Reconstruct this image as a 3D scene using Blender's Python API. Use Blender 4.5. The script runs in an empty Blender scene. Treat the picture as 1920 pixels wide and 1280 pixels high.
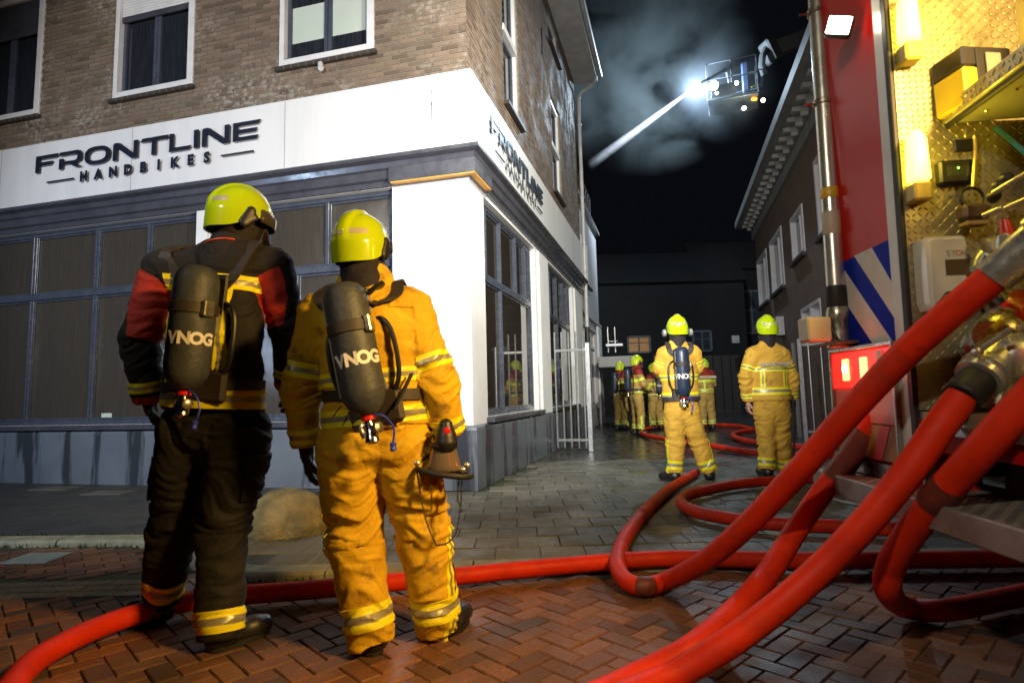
import bpy, bmesh, math, random
import numpy as np
from mathutils import Vector, Matrix, noise as mnoise
random.seed(7); np.random.seed(7)
sc = bpy.context.scene
COL = sc.collection
R_ = math.radians

# ------------------------------------------------------------------ camera
F_PX, PITCH, ROLL, PPY = 1113.55, .103962, -.026051, 621.84
HC = 1.05
cp, sp, cr, sr = math.cos(PITCH), math.sin(PITCH), math.cos(ROLL), math.sin(ROLL)
RT = np.array([1, 0, 0.]); FWD = np.array([0, cp, sp]); UP = np.array([0, -sp, cp])
R2 = cr*RT + sr*UP; U2 = -sr*RT + cr*UP
CAMP = np.array([0, 0, HC])
cam = bpy.data.cameras.new('camera'); camo = bpy.data.objects.new('camera', cam); COL.objects.link(camo)
m = Matrix.Identity(4)
for i in range(3):
    m[i][0] = R2[i]; m[i][1] = U2[i]; m[i][2] = -FWD[i]; m[i][3] = CAMP[i]
camo.matrix_world = m
cam.sensor_width = 36; cam.lens = F_PX/1920*36; cam.shift_y = -(640-PPY)/1920
cam.clip_start = .05; cam.clip_end = 500
cam.dof.use_dof = True; cam.dof.focus_distance = 6.0; cam.dof.aperture_fstop = 2.8
sc.camera = camo

# ------------------------------------------------------------------ night sky, exposure
w = bpy.data.worlds.new('World'); sc.world = w; w.use_nodes = True
nt = w.node_tree; nt.nodes.clear()
wo = nt.nodes.new('ShaderNodeOutputWorld'); bg = nt.nodes.new('ShaderNodeBackground')
bg.inputs[0].default_value = (.20, .24, .34, 1); bg.inputs[1].default_value = .012
nt.links.new(bg.outputs[0], wo.inputs[0])
sc.view_settings.view_transform = 'Standard'; sc.view_settings.look = 'None'
sc.view_settings.exposure = 0; sc.view_settings.gamma = 1
sc.cycles.max_bounces = 6; sc.cycles.diffuse_bounces = 3; sc.cycles.glossy_bounces = 3
sc.cycles.transmission_bounces = 4; sc.cycles.volume_bounces = 0; sc.cycles.transparent_max_bounces = 12
sc.cycles.sample_clamp_indirect = 4; sc.cycles.caustics_reflective = False; sc.cycles.caustics_refractive = False
sc.cycles.volume_step_rate = 2; sc.cycles.use_light_tree = True

def lamp(kind, name, loc, tgt, power, col, size=.2, ang=60, blend=.5):
    L = bpy.data.lights.new(name, kind); L.energy = power; L.color = col
    if kind == 'AREA': L.shape = 'RECTANGLE'; L.size = size; L.size_y = size*.6
    else: L.shadow_soft_size = size
    if kind == 'SPOT': L.spot_size = R_(ang); L.spot_blend = blend
    o = bpy.data.objects.new(name, L); COL.objects.link(o); o.location = loc
    if tgt is not None:
        d = Vector(tgt)-Vector(loc); o.rotation_euler = d.to_track_quat('-Z', 'Y').to_euler()
    return o
# fire engine behind and left of the photographer (cool white), aimed at the shop corner
lamp('SPOT', 'engine_floodlight_left', (-4.4, -2.2, 5.6), (-2.6, 7.5, 4.0), 3300, (.98, .98, .96), .12, 69, .6)
lamp('SPOT', 'truck_rear_fill', (-3.2, -3.0, 4.6), (1.75, 2.3, 1.4), 720, (1, .90, .72), .15, 44, .8)  # added fill without a fixture, lifts the truck's rear panel and the hoses
# this truck's own scene lights, on its roof edge just outside the picture, and its near compartment; then an added fill
lamp('AREA', 'compartment_light_near', (1.75, .9, 2.45), (-.9, 2.75, .4), 185, (1, .60, .17), .35)
lamp('POINT', 'recess_fill', (2.0, 1.05, 1.95), None, 6, (1, .66, .12), .08)  # added fill, brightens the dispenser and the low part of the recess
# roof flood of the truck shining down the alley
lamp('SPOT', 'truck_alley_flood', (3.3, 1.5, 6.2), (.9, 9.6, 4.3), 6200, (1, .95, .80), .12, 60, .8)
# blue light bar of the engine parked left
lamp('SPOT', 'blue_lightbar', (-9.0, 1.0, 2.4), (-4.5, 7.5, 1.6), 900, (.52, .70, 1), .15, 80, .8)

# ------------------------------------------------------------------ pixel -> place helpers (photograph is 1920 x 1280)
def ray(x, y): return FWD + (x-960)/F_PX*R2 - (y-PPY)/F_PX*U2
def gp(x, y, z=0.): d = ray(x, y); return CAMP + d*(z-HC)/d[2]
def at(x, y, Y): d = ray(x, y); return CAMP + d*Y/d[1]
def onplane(x, y, p0, n): d = ray(x, y); return CAMP + d*(((p0-CAMP)@n)/(d@n))
TH = .26142
A = np.array([math.sin(TH), math.cos(TH), 0]); B = np.array([-math.cos(TH), math.sin(TH), 0]); Z = np.array([0, 0, 1.])
K = np.array([-.458, 6.711, 0.])
TA = R_(4.1)
DT = -np.array([math.sin(TA), math.cos(TA), 0]); NT = np.array([-math.cos(TA), math.sin(TA), 0])
T0 = np.array([1.565, 2.9, 0.])
ZS = -.04     # street level below the pavement

# ------------------------------------------------------------------ materials
def newmat(name):
    mt = bpy.data.materials.new(name); mt.use_nodes = True
    n = mt.node_tree; b = n.nodes['Principled BSDF']
    return mt, n, b
def lk(n, a, b): n.links.new(a, b)
def mth(n, op, a, b=None, clamp=False):
    q = n.nodes.new('ShaderNodeMath'); q.operation = op; q.use_clamp = clamp
    for i, v in enumerate((a, b)):
        if v is None: continue
        if isinstance(v, (int, float)): q.inputs[i].default_value = v
        else: lk(n, v, q.inputs[i])
    return q.outputs[0]
def mixc(n, f, c1, c2, mode='MIX'):
    q = n.nodes.new('ShaderNodeMix'); q.data_type = 'RGBA'; q.blend_type = mode
    for s, v in ((q.inputs[0], f), (q.inputs[6], c1), (q.inputs[7], c2)):
        if isinstance(v, (int, float)): s.default_value = v
        elif isinstance(v, tuple): s.default_value = (*v[:3], 1)
        else: lk(n, v, s)
    return q.outputs[2]
def nz(n, scale, detail=4, vec=None, rough=.55, dist=0):
    q = n.nodes.new('ShaderNodeTexNoise'); q.inputs['Scale'].default_value = scale
    q.inputs['Detail'].default_value = detail; q.inputs['Roughness'].default_value = rough
    q.inputs['Distortion'].default_value = dist
    if vec is not None: lk(n, vec, q.inputs['Vector'])
    return q.outputs['Fac']
def rng(n, v, a, b, c=0., d=1.):
    q = n.nodes.new('ShaderNodeMapRange'); lk(n, v, q.inputs[0])
    for i, x in enumerate((a, b, c, d)): q.inputs[i+1].default_value = x
    return q.outputs[0]
def wpos(n, sc3=(1, 1, 1), rotz=0):
    g = n.nodes.new('ShaderNodeNewGeometry'); mp = n.nodes.new('ShaderNodeMapping')
    mp.inputs['Scale'].default_value = sc3; mp.inputs['Rotation'].default_value = (0, 0, rotz)
    lk(n, g.outputs['Position'], mp.inputs[0]); return mp.outputs[0]
def bump(n, b, h, s=.3, dist=.01):
    q = n.nodes.new('ShaderNodeBump'); q.inputs['Strength'].default_value = s; q.inputs['Distance'].default_value = dist
    lk(n, h, q.inputs['Height']); lk(n, q.outputs[0], b.inputs['Normal'])
MATS = {}
def pm(name, c, rough=.5, metal=0., c2=None, ns=4., bs=0., bsc=60., rv=0., coat=0., spec=.5, emit=None, es=0., bd=.003, stretch=(1, 1, 1)):
    if name in MATS: return MATS[name]
    mt, n, b = newmat(name)
    b.inputs['Roughness'].default_value = rough; b.inputs['Metallic'].default_value = metal
    b.inputs['Coat Weight'].default_value = coat; b.inputs['Specular IOR Level'].default_value = spec
    p = wpos(n, stretch)
    if c2 is None: c2 = tuple(x*.72 for x in c)
    f = rng(n, nz(n, ns, 5, p), .35, .68)
    lk(n, mixc(n, f, c, c2), b.inputs['Base Color'])
    if rv: lk(n, rng(n, nz(n, ns*2.3, 4, p), .3, .7, max(.04, rough-rv), min(1, rough+rv)), b.inputs['Roughness'])
    if bs: bump(n, b, nz(n, bsc, 4, p), bs, bd)
    if emit: b.inputs['Emission Color'].default_value = (*emit, 1); b.inputs['Emission Strength'].default_value = es
    MATS[name] = mt; return mt
def rnd_piece(n):
    g = n.nodes.new('ShaderNodeNewGeometry'); oi = n.nodes.new('ShaderNodeObjectInfo')
    return mth(n, 'FRACT', mth(n, 'ADD', g.outputs['Random Per Island'], oi.outputs['Random']))
def ramp(n, f, stops):
    q = n.nodes.new('ShaderNodeValToRGB'); e = q.color_ramp.elements
    while len(e) < len(stops): e.new(.5)
    for i, (p, c) in enumerate(stops): e[i].position = p; e[i].color = (*c, 1)
    lk(n, f, q.inputs[0]); return q.outputs[0]

def piece_mat(name, stops, rough, bs, bsc, wet=0., dirt=None, eff=0., rv=.15):
    mt, n, b = newmat(name)
    r = rnd_piece(n); c = ramp(n, r, stops)
    p = wpos(n)
    c = mixc(n, rng(n, nz(n, 40, 5, p), .35, .7), c, (.5, .5, .5), 'MULTIPLY') if False else mixc(n, rng(n, nz(n, 55, 5, p), .4, .75, 0, .45), c, (.04, .03, .025))
    if dirt: c = mixc(n, rng(n, nz(n, 1.3, 6, p), .45, .68, 0, .8), c, dirt)
    if eff:
        f = mth(n, 'MULTIPLY', rng(n, nz(n, .9, 3, p), .52, .66, 0, 1), rng(n, nz(n, 14, 4, p), .47, .6, 0, eff))
        c = mixc(n, f, c, (.62, .6, .56))
    lk(n, c, b.inputs['Base Color'])
    rr = rng(n, nz(n, 2.2, 4, p), .38, .62, rough+rv, max(.08, rough-rv-wet))
    lk(n, rr, b.inputs['Roughness'])
    bump(n, b, nz(n, bsc, 5, p), bs, .004)
    MATS[name] = mt; return mt

WHITE = pm('white_render', (.66, .67, .68), .5, c2=(.58, .59, .60), ns=2, bs=.15, bsc=90)
FASCIA = pm('white_panel', (.62, .63, .65), .35, c2=(.565, .575, .59), ns=1.0, bs=.04, bsc=30, stretch=(4, 4, .5))
DKPAINT = pm('dark_grey_paint', (.055, .058, .075), .28, c2=(.04, .042, .055), ns=3, bs=.12, bsc=40, rv=.1)
DKFRAME = pm('dark_blue_frame_paint', (.055, .066, .092), .25, c2=(.04, .048, .07), ns=5, bs=.2, bsc=60, rv=.1)
WHPAINT = pm('white_frame_paint', (.60, .60, .62), .35, c2=(.52, .52, .54), ns=6, bs=.05)
LETTER = pm('navy_letter', (.012, .016, .03), .35)
SILL = pm('dark_sill_brick', (.04, .032, .028), .5, bs=.4, bsc=50)
GALV = pm('galvanised_steel', (.42, .43, .45), .42, .75, c2=(.30, .31, .33), ns=14, bs=.15, bsc=70, rv=.12)
ALU = pm('aluminium', (.55, .55, .53), .3, .9, c2=(.42, .42, .4), ns=10, rv=.1)
BRASSY = pm('worn_light_alloy', (.50, .47, .38), .32, .85, c2=(.30, .28, .22), ns=18, bs=.2, bsc=80, rv=.15)
STEEL = pm('polished_steel', (.6, .6, .6), .2, 1, rv=.08, ns=12)
BLACK = pm('black_plastic', (.012, .012, .014), .45, bs=.1, bsc=80)
RUBBER = pm('black_rubber', (.015, .015, .016), .6, bs=.2, bsc=90)
PIPE = pm('white_downpipe', (.5, .5, .51), .35)
IRON = pm('black_iron', (.02, .02, .022), .5)
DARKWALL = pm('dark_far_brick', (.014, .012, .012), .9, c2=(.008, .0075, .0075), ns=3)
BRICKM = piece_mat('brown_brick', [(0, (.095, .068, .050)), (.35, (.145, .104, .077)), (.7, (.185, .133, .098)), (1, (.14, .114, .085))], .8, .5, 60, .1, eff=.24)
BRICKM.node_tree.nodes['Principled BSDF'].inputs['Specular IOR Level'].default_value = .22
MORTAR = pm('mortar', (.20, .185, .15), .9, c2=(.12, .11, .09), ns=30, bs=.5, bsc=120, spec=.2)
KLINK = piece_mat('red_paving_brick', [(0, (.13, .060, .034)), (.3, (.21, .090, .044)), (.65, (.29, .125, .056)), (.88, (.18, .080, .048)), (1, (.09, .062, .050))], .55, .5, 70, .12, dirt=(.05, .035, .03), rv=.14)
KLINK.node_tree.nodes['Principled BSDF'].inputs['Specular IOR Level'].default_value = .22
GUTBR = piece_mat('yellow_gutter_brick', [(0, (.20, .15, .07)), (.5, (.26, .19, .09)), (1, (.17, .13, .07))], .6, .6, 70, .1, dirt=(.06, .05, .03))
TILE = piece_mat('grey_concrete_tile', [(0, (.14, .135, .105)), (.4, (.18, .17, .13)), (.8, (.215, .205, .155)), (1, (.12, .12, .10))], .55, .7, 90, .2, dirt=(.085, .085, .065), rv=.18)
TILE.node_tree.nodes['Principled BSDF'].inputs['Specular IOR Level'].default_value = .22
JOINT = pm('mossy_joint_sand', (.045, .05, .03), .95, c2=(.06, .085, .02), ns=6, bs=.5, bsc=80)
KERBM = pm('kerb_concrete', (.34, .31, .20), .7, c2=(.20, .19, .12), ns=7, bs=.5, bsc=70)
STONE = pm('boulder_stone', (.27, .20, .075), .8, c2=(.10, .09, .035), ns=7, bs=.8, bsc=34, bd=.02)
MOSS = pm('moss', (.05, .085, .012), .9, c2=(.03, .05, .01), ns=20, bs=.8)

def plinth_mat():
    mt, n, b = newmat('wet_slate_paint')
    p = wpos(n, (3.2, 3.2, .35)); s = nz(n, 1.0, 5, p, .6); d = nz(n, 22, 4, wpos(n, (1, 1, .18)))
    streak = rng(n, s, .50, .58, 0, 1)
    c = mixc(n, rng(n, nz(n, 1.4, 3, wpos(n)), .3, .7), (.125, .148, .18), (.085, .102, .128))
    c = mixc(n, mth(n, 'MULTIPLY', streak, .85), c, (.018, .021, .028))
    lk(n, c, b.inputs['Base Color'])
    lk(n, rng(n, streak, 0, 1, .35, .12), b.inputs['Roughness'])
    bump(n, b, mth(n, 'ADD', d, nz(n, 120, 3, wpos(n))), .35, .004)
    return mt
PLINTH = plinth_mat()
def glass_mat(name, col, wet, rough, c2=None):
    mt, n, b = newmat(name)
    p1 = wpos(n, (110, 110, 2.6)); p2 = wpos(n, (190, 190, 50))
    s = nz(n, 1.0, 4, p1, .65); dd = nz(n, 1.0, 3, p2)
    lk(n, mixc(n, rng(n, s, .42, .62), col, c2 or tuple(x*2.2 for x in col)), b.inputs['Base Color'])
    b.inputs['Roughness'].default_value = rough; b.inputs['Specular IOR Level'].default_value = .6
    if wet: bump(n, b, mth(n, 'ADD', s, mth(n, 'MULTIPLY', dd, .5)), wet, .006)
    return mt
GLASSF = glass_mat('rain_streaked_dark_glass', (.042, .037, .031), .42, .13, (.056, .049, .041))
GLASSA = glass_mat('dark_shop_glass', (.020, .016, .013), .0, .04, (.024, .02, .017))
GLASSU = glass_mat('dark_upstairs_glass', (.010, .012, .016), .0, .05)
BLIND = pm('pale_roller_blind', (.42, .47, .44), .8, c2=(.36, .42, .36), ns=1.5)

# fabrics
def fabric(name, c, c2, rough=.75, bs=.5, sheen=.03, dirt=None):
    mt, n, b = newmat(name)
    p = wpos(n)
    cc = mixc(n, rng(n, nz(n, 7, 5, p), .35, .7), c, c2)
    if dirt: cc = mixc(n, rng(n, nz(n, 11, 6, p), .56, .72, 0, .75), cc, dirt)
    lk(n, cc, b.inputs['Base Color'])
    b.inputs['Roughness'].default_value = rough; b.inputs['Sheen Weight'].default_value = sheen; b.inputs['Specular IOR Level'].default_value = .3
    h = mth(n, 'ADD', mth(n, 'MULTIPLY', nz(n, 26, 3, p, .5, .6), 1.0), mth(n, 'MULTIPLY', nz(n, 420, 2, p), .12))
    bump(n, b, h, bs, .012)
    return mt
TAN = fabric('orange_tan_fabric', (.66, .40, .012), (.54, .31, .010), dirt=(.13, .06, .02))
TANG = fabric('golden_tan_fabric', (.64, .38, .045), (.52, .29, .035), dirt=(.25, .15, .04))
TAND = fabric('khaki_tan_fabric', (.46, .31, .08), (.36, .23, .06), dirt=(.14, .09, .04))
BLKF = fabric('black_brown_fabric', (.012, .010, .0095), (.008, .007, .007))
REDF = fabric('red_fabric', (.36, .022, .008), (.26, .014, .006))
HOODF = fabric('dark_hood_knit', (.022, .017, .02), (.013, .010, .012), bs=.8)
SKIN = pm('skin', (.55, .32, .22), .5, bs=.1)
BOOT = pm('black_boot_leather', (.018, .016, .015), .38, bs=.4, bsc=50, rv=.1)
GLOVE = pm('black_glove_leather', (.02, .017, .016), .6, bs=.5, bsc=60)
YEL = pm('fluorescent_yellow_band', (.92, .82, .015), .45, c2=(.80, .70, .015), ns=9, bs=.3, bsc=300, emit=None)
SILV = pm('reflective_silver_band', (.40, .37, .24), .35, .3, c2=(.30, .28, .2), ns=12, bs=.2, bsc=300)
YELG = pm('fluorescent_lime_band', (.72, .85, .06), .45, c2=(.6, .72, .05), ns=9, bs=.3, bsc=300)
HELM = pm('fluorescent_helmet_shell', (.46, .62, .006), .16, c2=(.42, .55, .006), ns=5, coat=.8, bs=.03, bsc=20)
HELMS = pm('helmet_reflective_patch', (.62, .55, .42), .3, .2)
CYLF = pm('charcoal_cylinder_cover', (.045, .05, .058), .55, c2=(.03, .034, .04), ns=16, bs=.5, bsc=45, bd=.006)
CYLB = pm('dark_blue_cylinder', (.02, .035, .07), .35, c2=(.015, .025, .05), ns=5)
STRAP = pm('dark_webbing_strap', (.035, .026, .022), .6, bs=.4, bsc=200)
TXTW = pm('pale_lettering', (.75, .72, .68), .5)
REDP = pm('red_plastic', (.65, .02, .015), .3, coat=.4)
BLUEP = pm('blue_plastic', (.03, .06, .5), .4)

# ------------------------------------------------------------------ object helpers
ORG = {}
def empty(name, loc, label=None, cat=None, group=None, kind=None):
    o = bpy.data.objects.new(name, None); o.empty_display_size = .1; COL.objects.link(o)
    o.location = tuple(loc); ORG[o.name] = np.array(loc, float)
    tag(o, label, cat, group, kind); return o
def tag(o, label=None, cat=None, group=None, kind=None):
    if label: o['label'] = label
    if cat: o['category'] = cat
    if group: o['group'] = group
    if kind: o['kind'] = kind
    return o
def mkmesh(name, V, Fc, mats, parent=None, smooth=False, mi=None, org=None):
    V = np.asarray(V, float)
    o_ = ORG.get(parent.name, np.zeros(3)) if parent is not None else (np.array(org, float) if org is not None else np.zeros(3))
    me = bpy.data.meshes.new(name)
    me.from_pydata((V-o_).tolist(), [], [list(map(int, f)) for f in Fc] if not isinstance(Fc, np.ndarray) else Fc.tolist())
    if not isinstance(mats, (list, tuple)): mats = [mats]
    for q in mats: me.materials.append(q)
    if mi is not None: me.polygons.foreach_set('material_index', np.asarray(mi, np.int32))
    if smooth: me.polygons.foreach_set('use_smooth', [True]*len(me.polygons))
    me.update()
    o = bpy.data.objects.new(name, me); COL.objects.link(o)
    if parent is not None: o.parent = parent
    else: o.location = tuple(o_)
    ORG[o.name] = o_
    return o
class MB:
    def __init__(s): s.v = []; s.f = []; s.m = []
    def add(s, V, Fc, mi=0):
        k = len(s.v); s.v += [tuple(map(float, p)) for p in V]; s.f += [[i+k for i in f] for f in Fc]; s.m += [mi]*len(Fc); return s
    def frame(s, c, ax, h, mi=0, bev=0.):
        """box centre c, axes ax (3 unit vectors), half sizes h; optional chamfer"""
        c = np.asarray(c, float); ax = [np.asarray(a, float) for a in ax]
        if np.linalg.det(np.array(ax)) < 0: ax = [ax[1], ax[0], ax[2]]; h = (h[1], h[0], h[2])
        if bev <= 0:
            P = [c+ax[0]*h[0]*i+ax[1]*h[1]*j+ax[2]*h[2]*k for k in (-1, 1) for j in (-1, 1) for i in (-1, 1)]
            return s.add(P, [(0, 2, 3, 1), (4, 5, 7, 6), (0, 1, 5, 4), (2, 6, 7, 3), (0, 4, 6, 2), (1, 3, 7, 5)], mi)
        b = min(bev, min(h)*.9); P = []; idx = {}
        for i in (-1, 1):
            for j in (-1, 1):
                for k in (-1, 1):
                    for a in range(3):
                        q = [i*(h[0]-b), j*(h[1]-b), k*(h[2]-b)]; q[a] = (i, j, k)[a]*h[a]
                        idx[(i, j, k, a)] = len(P); P.append(c+ax[0]*q[0]+ax[1]*q[1]+ax[2]*q[2])
        Fs = []
        for a in range(3):
            u, v = [t for t in range(3) if t != a]
            for sg in (-1, 1):
                cs = []
                for du, dv in ((-1, -1), (1, -1), (1, 1), (-1, 1)):
                    t = [0, 0, 0]; t[a] = sg; t[u] = du; t[v] = dv; cs.append(idx[(*t, a)])
                Fs.append(cs)
        for a in range(3):
            u, v = [t for t in range(3) if t != a]
            for du in (-1, 1):
                for dv in (-1, 1):
                    t0 = [0, 0, 0]; t0[u] = du; t0[v] = dv; t1 = list(t0); t0[a] = -1; t1[a] = 1
                    Fs.append([idx[(*t0, u)], idx[(*t1, u)], idx[(*t1, v)], idx[(*t0, v)]])
        for i in (-1, 1):
            for j in (-1, 1):
                for k in (-1, 1): Fs.append([idx[(i, j, k, a)] for a in range(3)])
        # orient outwards
        PA = np.array(P)
        for q in range(len(Fs)):
            f = Fs[q]; nn = np.cross(PA[f[1]]-PA[f[0]], PA[f[2]]-PA[f[0]])
            if nn@(PA[f].mean(0)-c) < 0: Fs[q] = f[::-1]
        return s.add(P, Fs, mi)
    def wbox(s, fr, u0, u1, o0, o1, z0, z1, mi=0, bev=0.):
        O, U, N = fr
        c = O+U*(u0+u1)/2+N*(o0+o1)/2+Z*(z0+z1)/2
        return s.frame(c, (U, N, Z), (abs(u1-u0)/2, abs(o1-o0)/2, abs(z1-z0)/2), mi, bev)
    def tube(s, path, r, n=10, mi=0, caps=True, flat=1.):
        P = [np.asarray(p, float) for p in path]; m_ = len(P)
        rr = r if hasattr(r, '__len__') else [r]*m_
        T = [P[min(i+1, m_-1)]-P[max(i-1, 0)] for i in range(m_)]; T = [t/(np.linalg.norm(t)+1e-12) for t in T]
        a = np.array([0, 0, 1.]) if abs(T[0][2]) < .9 else np.array([1., 0, 0])
        a = a-T[0]*(a@T[0]); a /= np.linalg.norm(a); V = []
        for i in range(m_):
            a = a-T[i]*(a@T[i]); a /= np.linalg.norm(a)+1e-12; b = np.cross(T[i], a)
            for q in range(n):
                an = 2*math.pi*q/n; V.append(P[i]+(a*math.cos(an)*flat+b*math.sin(an))*rr[i])
        Fs = [(i*n+q, i*n+(q+1) % n, (i+1)*n+(q+1) % n, (i+1)*n+q) for i in range(m_-1) for q in range(n)]
        if caps: Fs += [tuple(range(n))[::-1], tuple((m_-1)*n+q for q in range(n))]
        return s.add(V, Fs, mi)
    def lathe(s, p0, ax, prof, n=20, mi=0):
        """prof: list of (distance along axis, radius)"""
        p0 = np.asarray(p0, float); ax = np.asarray(ax, float); ax = ax/np.linalg.norm(ax)
        return s.tube([p0+ax*(d+i*1e-6) for i, (d, r) in enumerate(prof)], [r for d, r in prof], n, mi)
    def prism(s, pts, O, U, W, N, d0, d1, mi=0):
        """polygon pts (u,w) in frame O,U,W extruded along N from d0 to d1"""
        n = len(pts); V = [O+U*a+W*b+N*d for d in (d0, d1) for a, b in pts]
        Fs = [tuple(range(n)), tuple(range(2*n-1, n-1, -1))]+[(i, i+n, (i+1) % n+n, (i+1) % n) for i in range(n)]
        return s.add(V, Fs, mi)
    def build(s, name, mat, parent=None, smooth=False, recalc=False, org=None):
        o = mkmesh(name, s.v, s.f, mat, parent, False, s.m, org)
        if recalc:
            bm = bmesh.new(); bm.from_mesh(o.data); bmesh.ops.recalc_face_normals(bm, faces=bm.faces); bm.to_mesh(o.data); bm.free()
        if smooth:
            o.data.polygons.foreach_set('use_smooth', [True]*len(o.data.polygons))
            o.data.set_sharp_from_angle(angle=R_(40))
        return o
def inst(o, parent, loc, rot=None):
    """another piece sharing o's mesh; loc in world space"""
    c = o.copy(); COL.objects.link(c); c.parent = parent
    c.location = tuple(np.asarray(loc)-ORG[parent.name])
    if rot is not None: c.rotation_euler = rot
    return c
def spline(pts, n=10):
    P = [np.asarray(p, float) for p in pts]; P = [2*P[0]-P[1]]+P+[2*P[-1]-P[-2]]; out = []
    for i in range(1, len(P)-2):
        p0, p1, p2, p3 = P[i-1:i+3]
        for k in range(n):
            t = k/n; out.append(.5*((2*p1)+(-p0+p2)*t+(2*p0-5*p1+4*p2-p3)*t*t+(-p0+3*p1-3*p2+p3)*t**3))
    out.append(P[-2]); return out
def textobj(body, name, size, mat, parent, O, U, W, N, depth=.002, bold=.0, wrap=None, align='CENTER', spacing=1.0, shear=0, xs=1.0, label=None):
    cu = bpy.data.curves.new(name, 'FONT'); cu.body = body; cu.size = size; cu.offset = bold; cu.align_x = align; cu.align_y = 'CENTER'
    cu.space_character = spacing; cu.resolution_u = 3; cu.shear = shear
    t = bpy.data.objects.new('tmp_text', cu); COL.objects.link(t)
    bpy.context.view_layer.update()
    me = bpy.data.meshes.new_from_object(t.evaluated_get(bpy.context.evaluated_depsgraph_get()))
    V = np.array([v.co[:] for v in me.vertices]); Fs = [list(p.vertices) for p in me.polygons]
    bpy.data.objects.remove(t); bpy.data.curves.remove(cu); bpy.data.meshes.remove(me)
    V[:, 0] *= xs
    if wrap:
        # subdivide is unnecessary for small letters; bend round a cylinder of radius wrap whose axis is W
        ang = V[:, 0]/wrap
        P = O+np.outer(V[:, 1], W)+np.outer(np.sin(ang)*wrap, U)+np.outer(np.cos(ang)*wrap, N)
    else:
        P = O+np.outer(V[:, 0], U)+np.outer(V[:, 1], W)+N*depth
    return mkmesh(name, P, Fs, mat, parent)
# ================================================================== GROUND
FR = (K, B, -A); AR = (K, A, -B)
def fs(x, y, off=0.):
    P = onplane(x, y, K-A*off, A)-K; return P@B, P[2]
def al(x, y, off=0.):
    P = onplane(x, y, K-B*off, B)-K; return P@A, P[2]

def kerb_y(x):
    if x > -1.55: return 3.80
    if x > -3.1:
        t = (-1.55-x)/1.55; return 3.80+(4.80-3.80)*t*t*(3-2*t)
    return 4.80+min(.12, (-3.1-x)*.06)
g = MB(); g.add([(-60, -25, ZS-.035), (60, -25, ZS-.035), (60, 90, ZS-.035), (-60, 90, ZS-.035)], [(0, 1, 2, 3)])
tag(g.build('ground', JOINT), kind='structure')
# pavement slab (bedding level 10 mm under the tiles), its street edge follows the kerb
xs = np.linspace(-9, 9, 73); V = []; Fc = []
for x in xs: V += [(x, kerb_y(x)+.1, -.011), (x, 12, -.011)]
Fc = [(2*i, 2*i+2, 2*i+3, 2*i+1) for i in range(len(xs)-1)]
pav = mkmesh('pavement', V, Fc, JOINT); tag(pav, kind='structure')
# dark asphalt strip of the pavement on the left, asphalt of the alley behind
ASPH = pm('dark_asphalt', (.055, .055, .052), .55, c2=(.035, .036, .034), ns=3, bs=.8, bsc=160, rv=.18)
WETA = pm('wet_alley_asphalt', (.045, .043, .038), .22, c2=(.03, .029, .027), ns=1.4, bs=.5, bsc=60, rv=.2)
V = []; n_ = 40
xl = np.linspace(-9, -2.25, n_)
for x in xl: V += [(x, kerb_y(x)+.13, -.002), (x, 9.5, -.002)]
o = mkmesh('asphalt_path', V, [(2*i, 2*i+2, 2*i+3, 2*i+1) for i in range(n_-1)], ASPH); tag(o, kind='structure')
xl2 = np.linspace(-2.6, .2, 24); o = mkmesh('asphalt_strip', [p for x in xl2 for p in ((x, kerb_y(x)+.11, -.009), (x, kerb_y(x)+.9, -.009))], [(2*i, 2*i+2, 2*i+3, 2*i+1) for i in range(23)], ASPH); tag(o, kind='structure')
o = mkmesh('alley_road', [(-.6, 9.36, -.003), (12, 9.36, -.003), (30, 70, -.003), (4, 70, -.003)], [(0, 1, 2, 3)], WETA); tag(o, kind='structure')

def lay(items, name, mat, parent, h, limit=300, stuff_name='bricks', sizes=None, bev=.004):
    """items: (x, y, rot, lx, ly, dz). Nearest `limit` become single objects, the rest one joined part."""
    items.sort(key=lambda q: q[0]**2+q[1]**2)
    protos = {}
    for it in items[:limit]:
        x, y, rz, lx, ly, dz = it; key = (round(lx, 3), round(ly, 3))
        if key not in protos:
            mb = MB(); mb.frame((0, 0, 0), np.eye(3), (lx/2, ly/2, h/2), 0, bev)
            ob = mb.build(name, mat, None); protos[key] = ob
            ob.parent = parent; ob.location = tuple(np.array([x, y, dz-h/2])-ORG[parent.name]); ob.rotation_euler = (0, 0, rz)
        else:
            inst(protos[key], parent, (x, y, dz-h/2), (random.uniform(-.008, .008), random.uniform(-.008, .008), rz))
    mb = MB()
    for x, y, rz, lx, ly, dz in items[limit:]:
        c, s_ = math.cos(rz), math.sin(rz)
        mb.frame((x, y, dz-h/2), ((c, s_, random.uniform(-.01, .01)), (-s_, c, random.uniform(-.01, .01)), (0, 0, 1)), (lx/2, ly/2, h/2), 0, bev if y < 4.2 else 0)
    if mb.v: tag(mb.build(stuff_name, mat, parent), kind='stuff')

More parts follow.
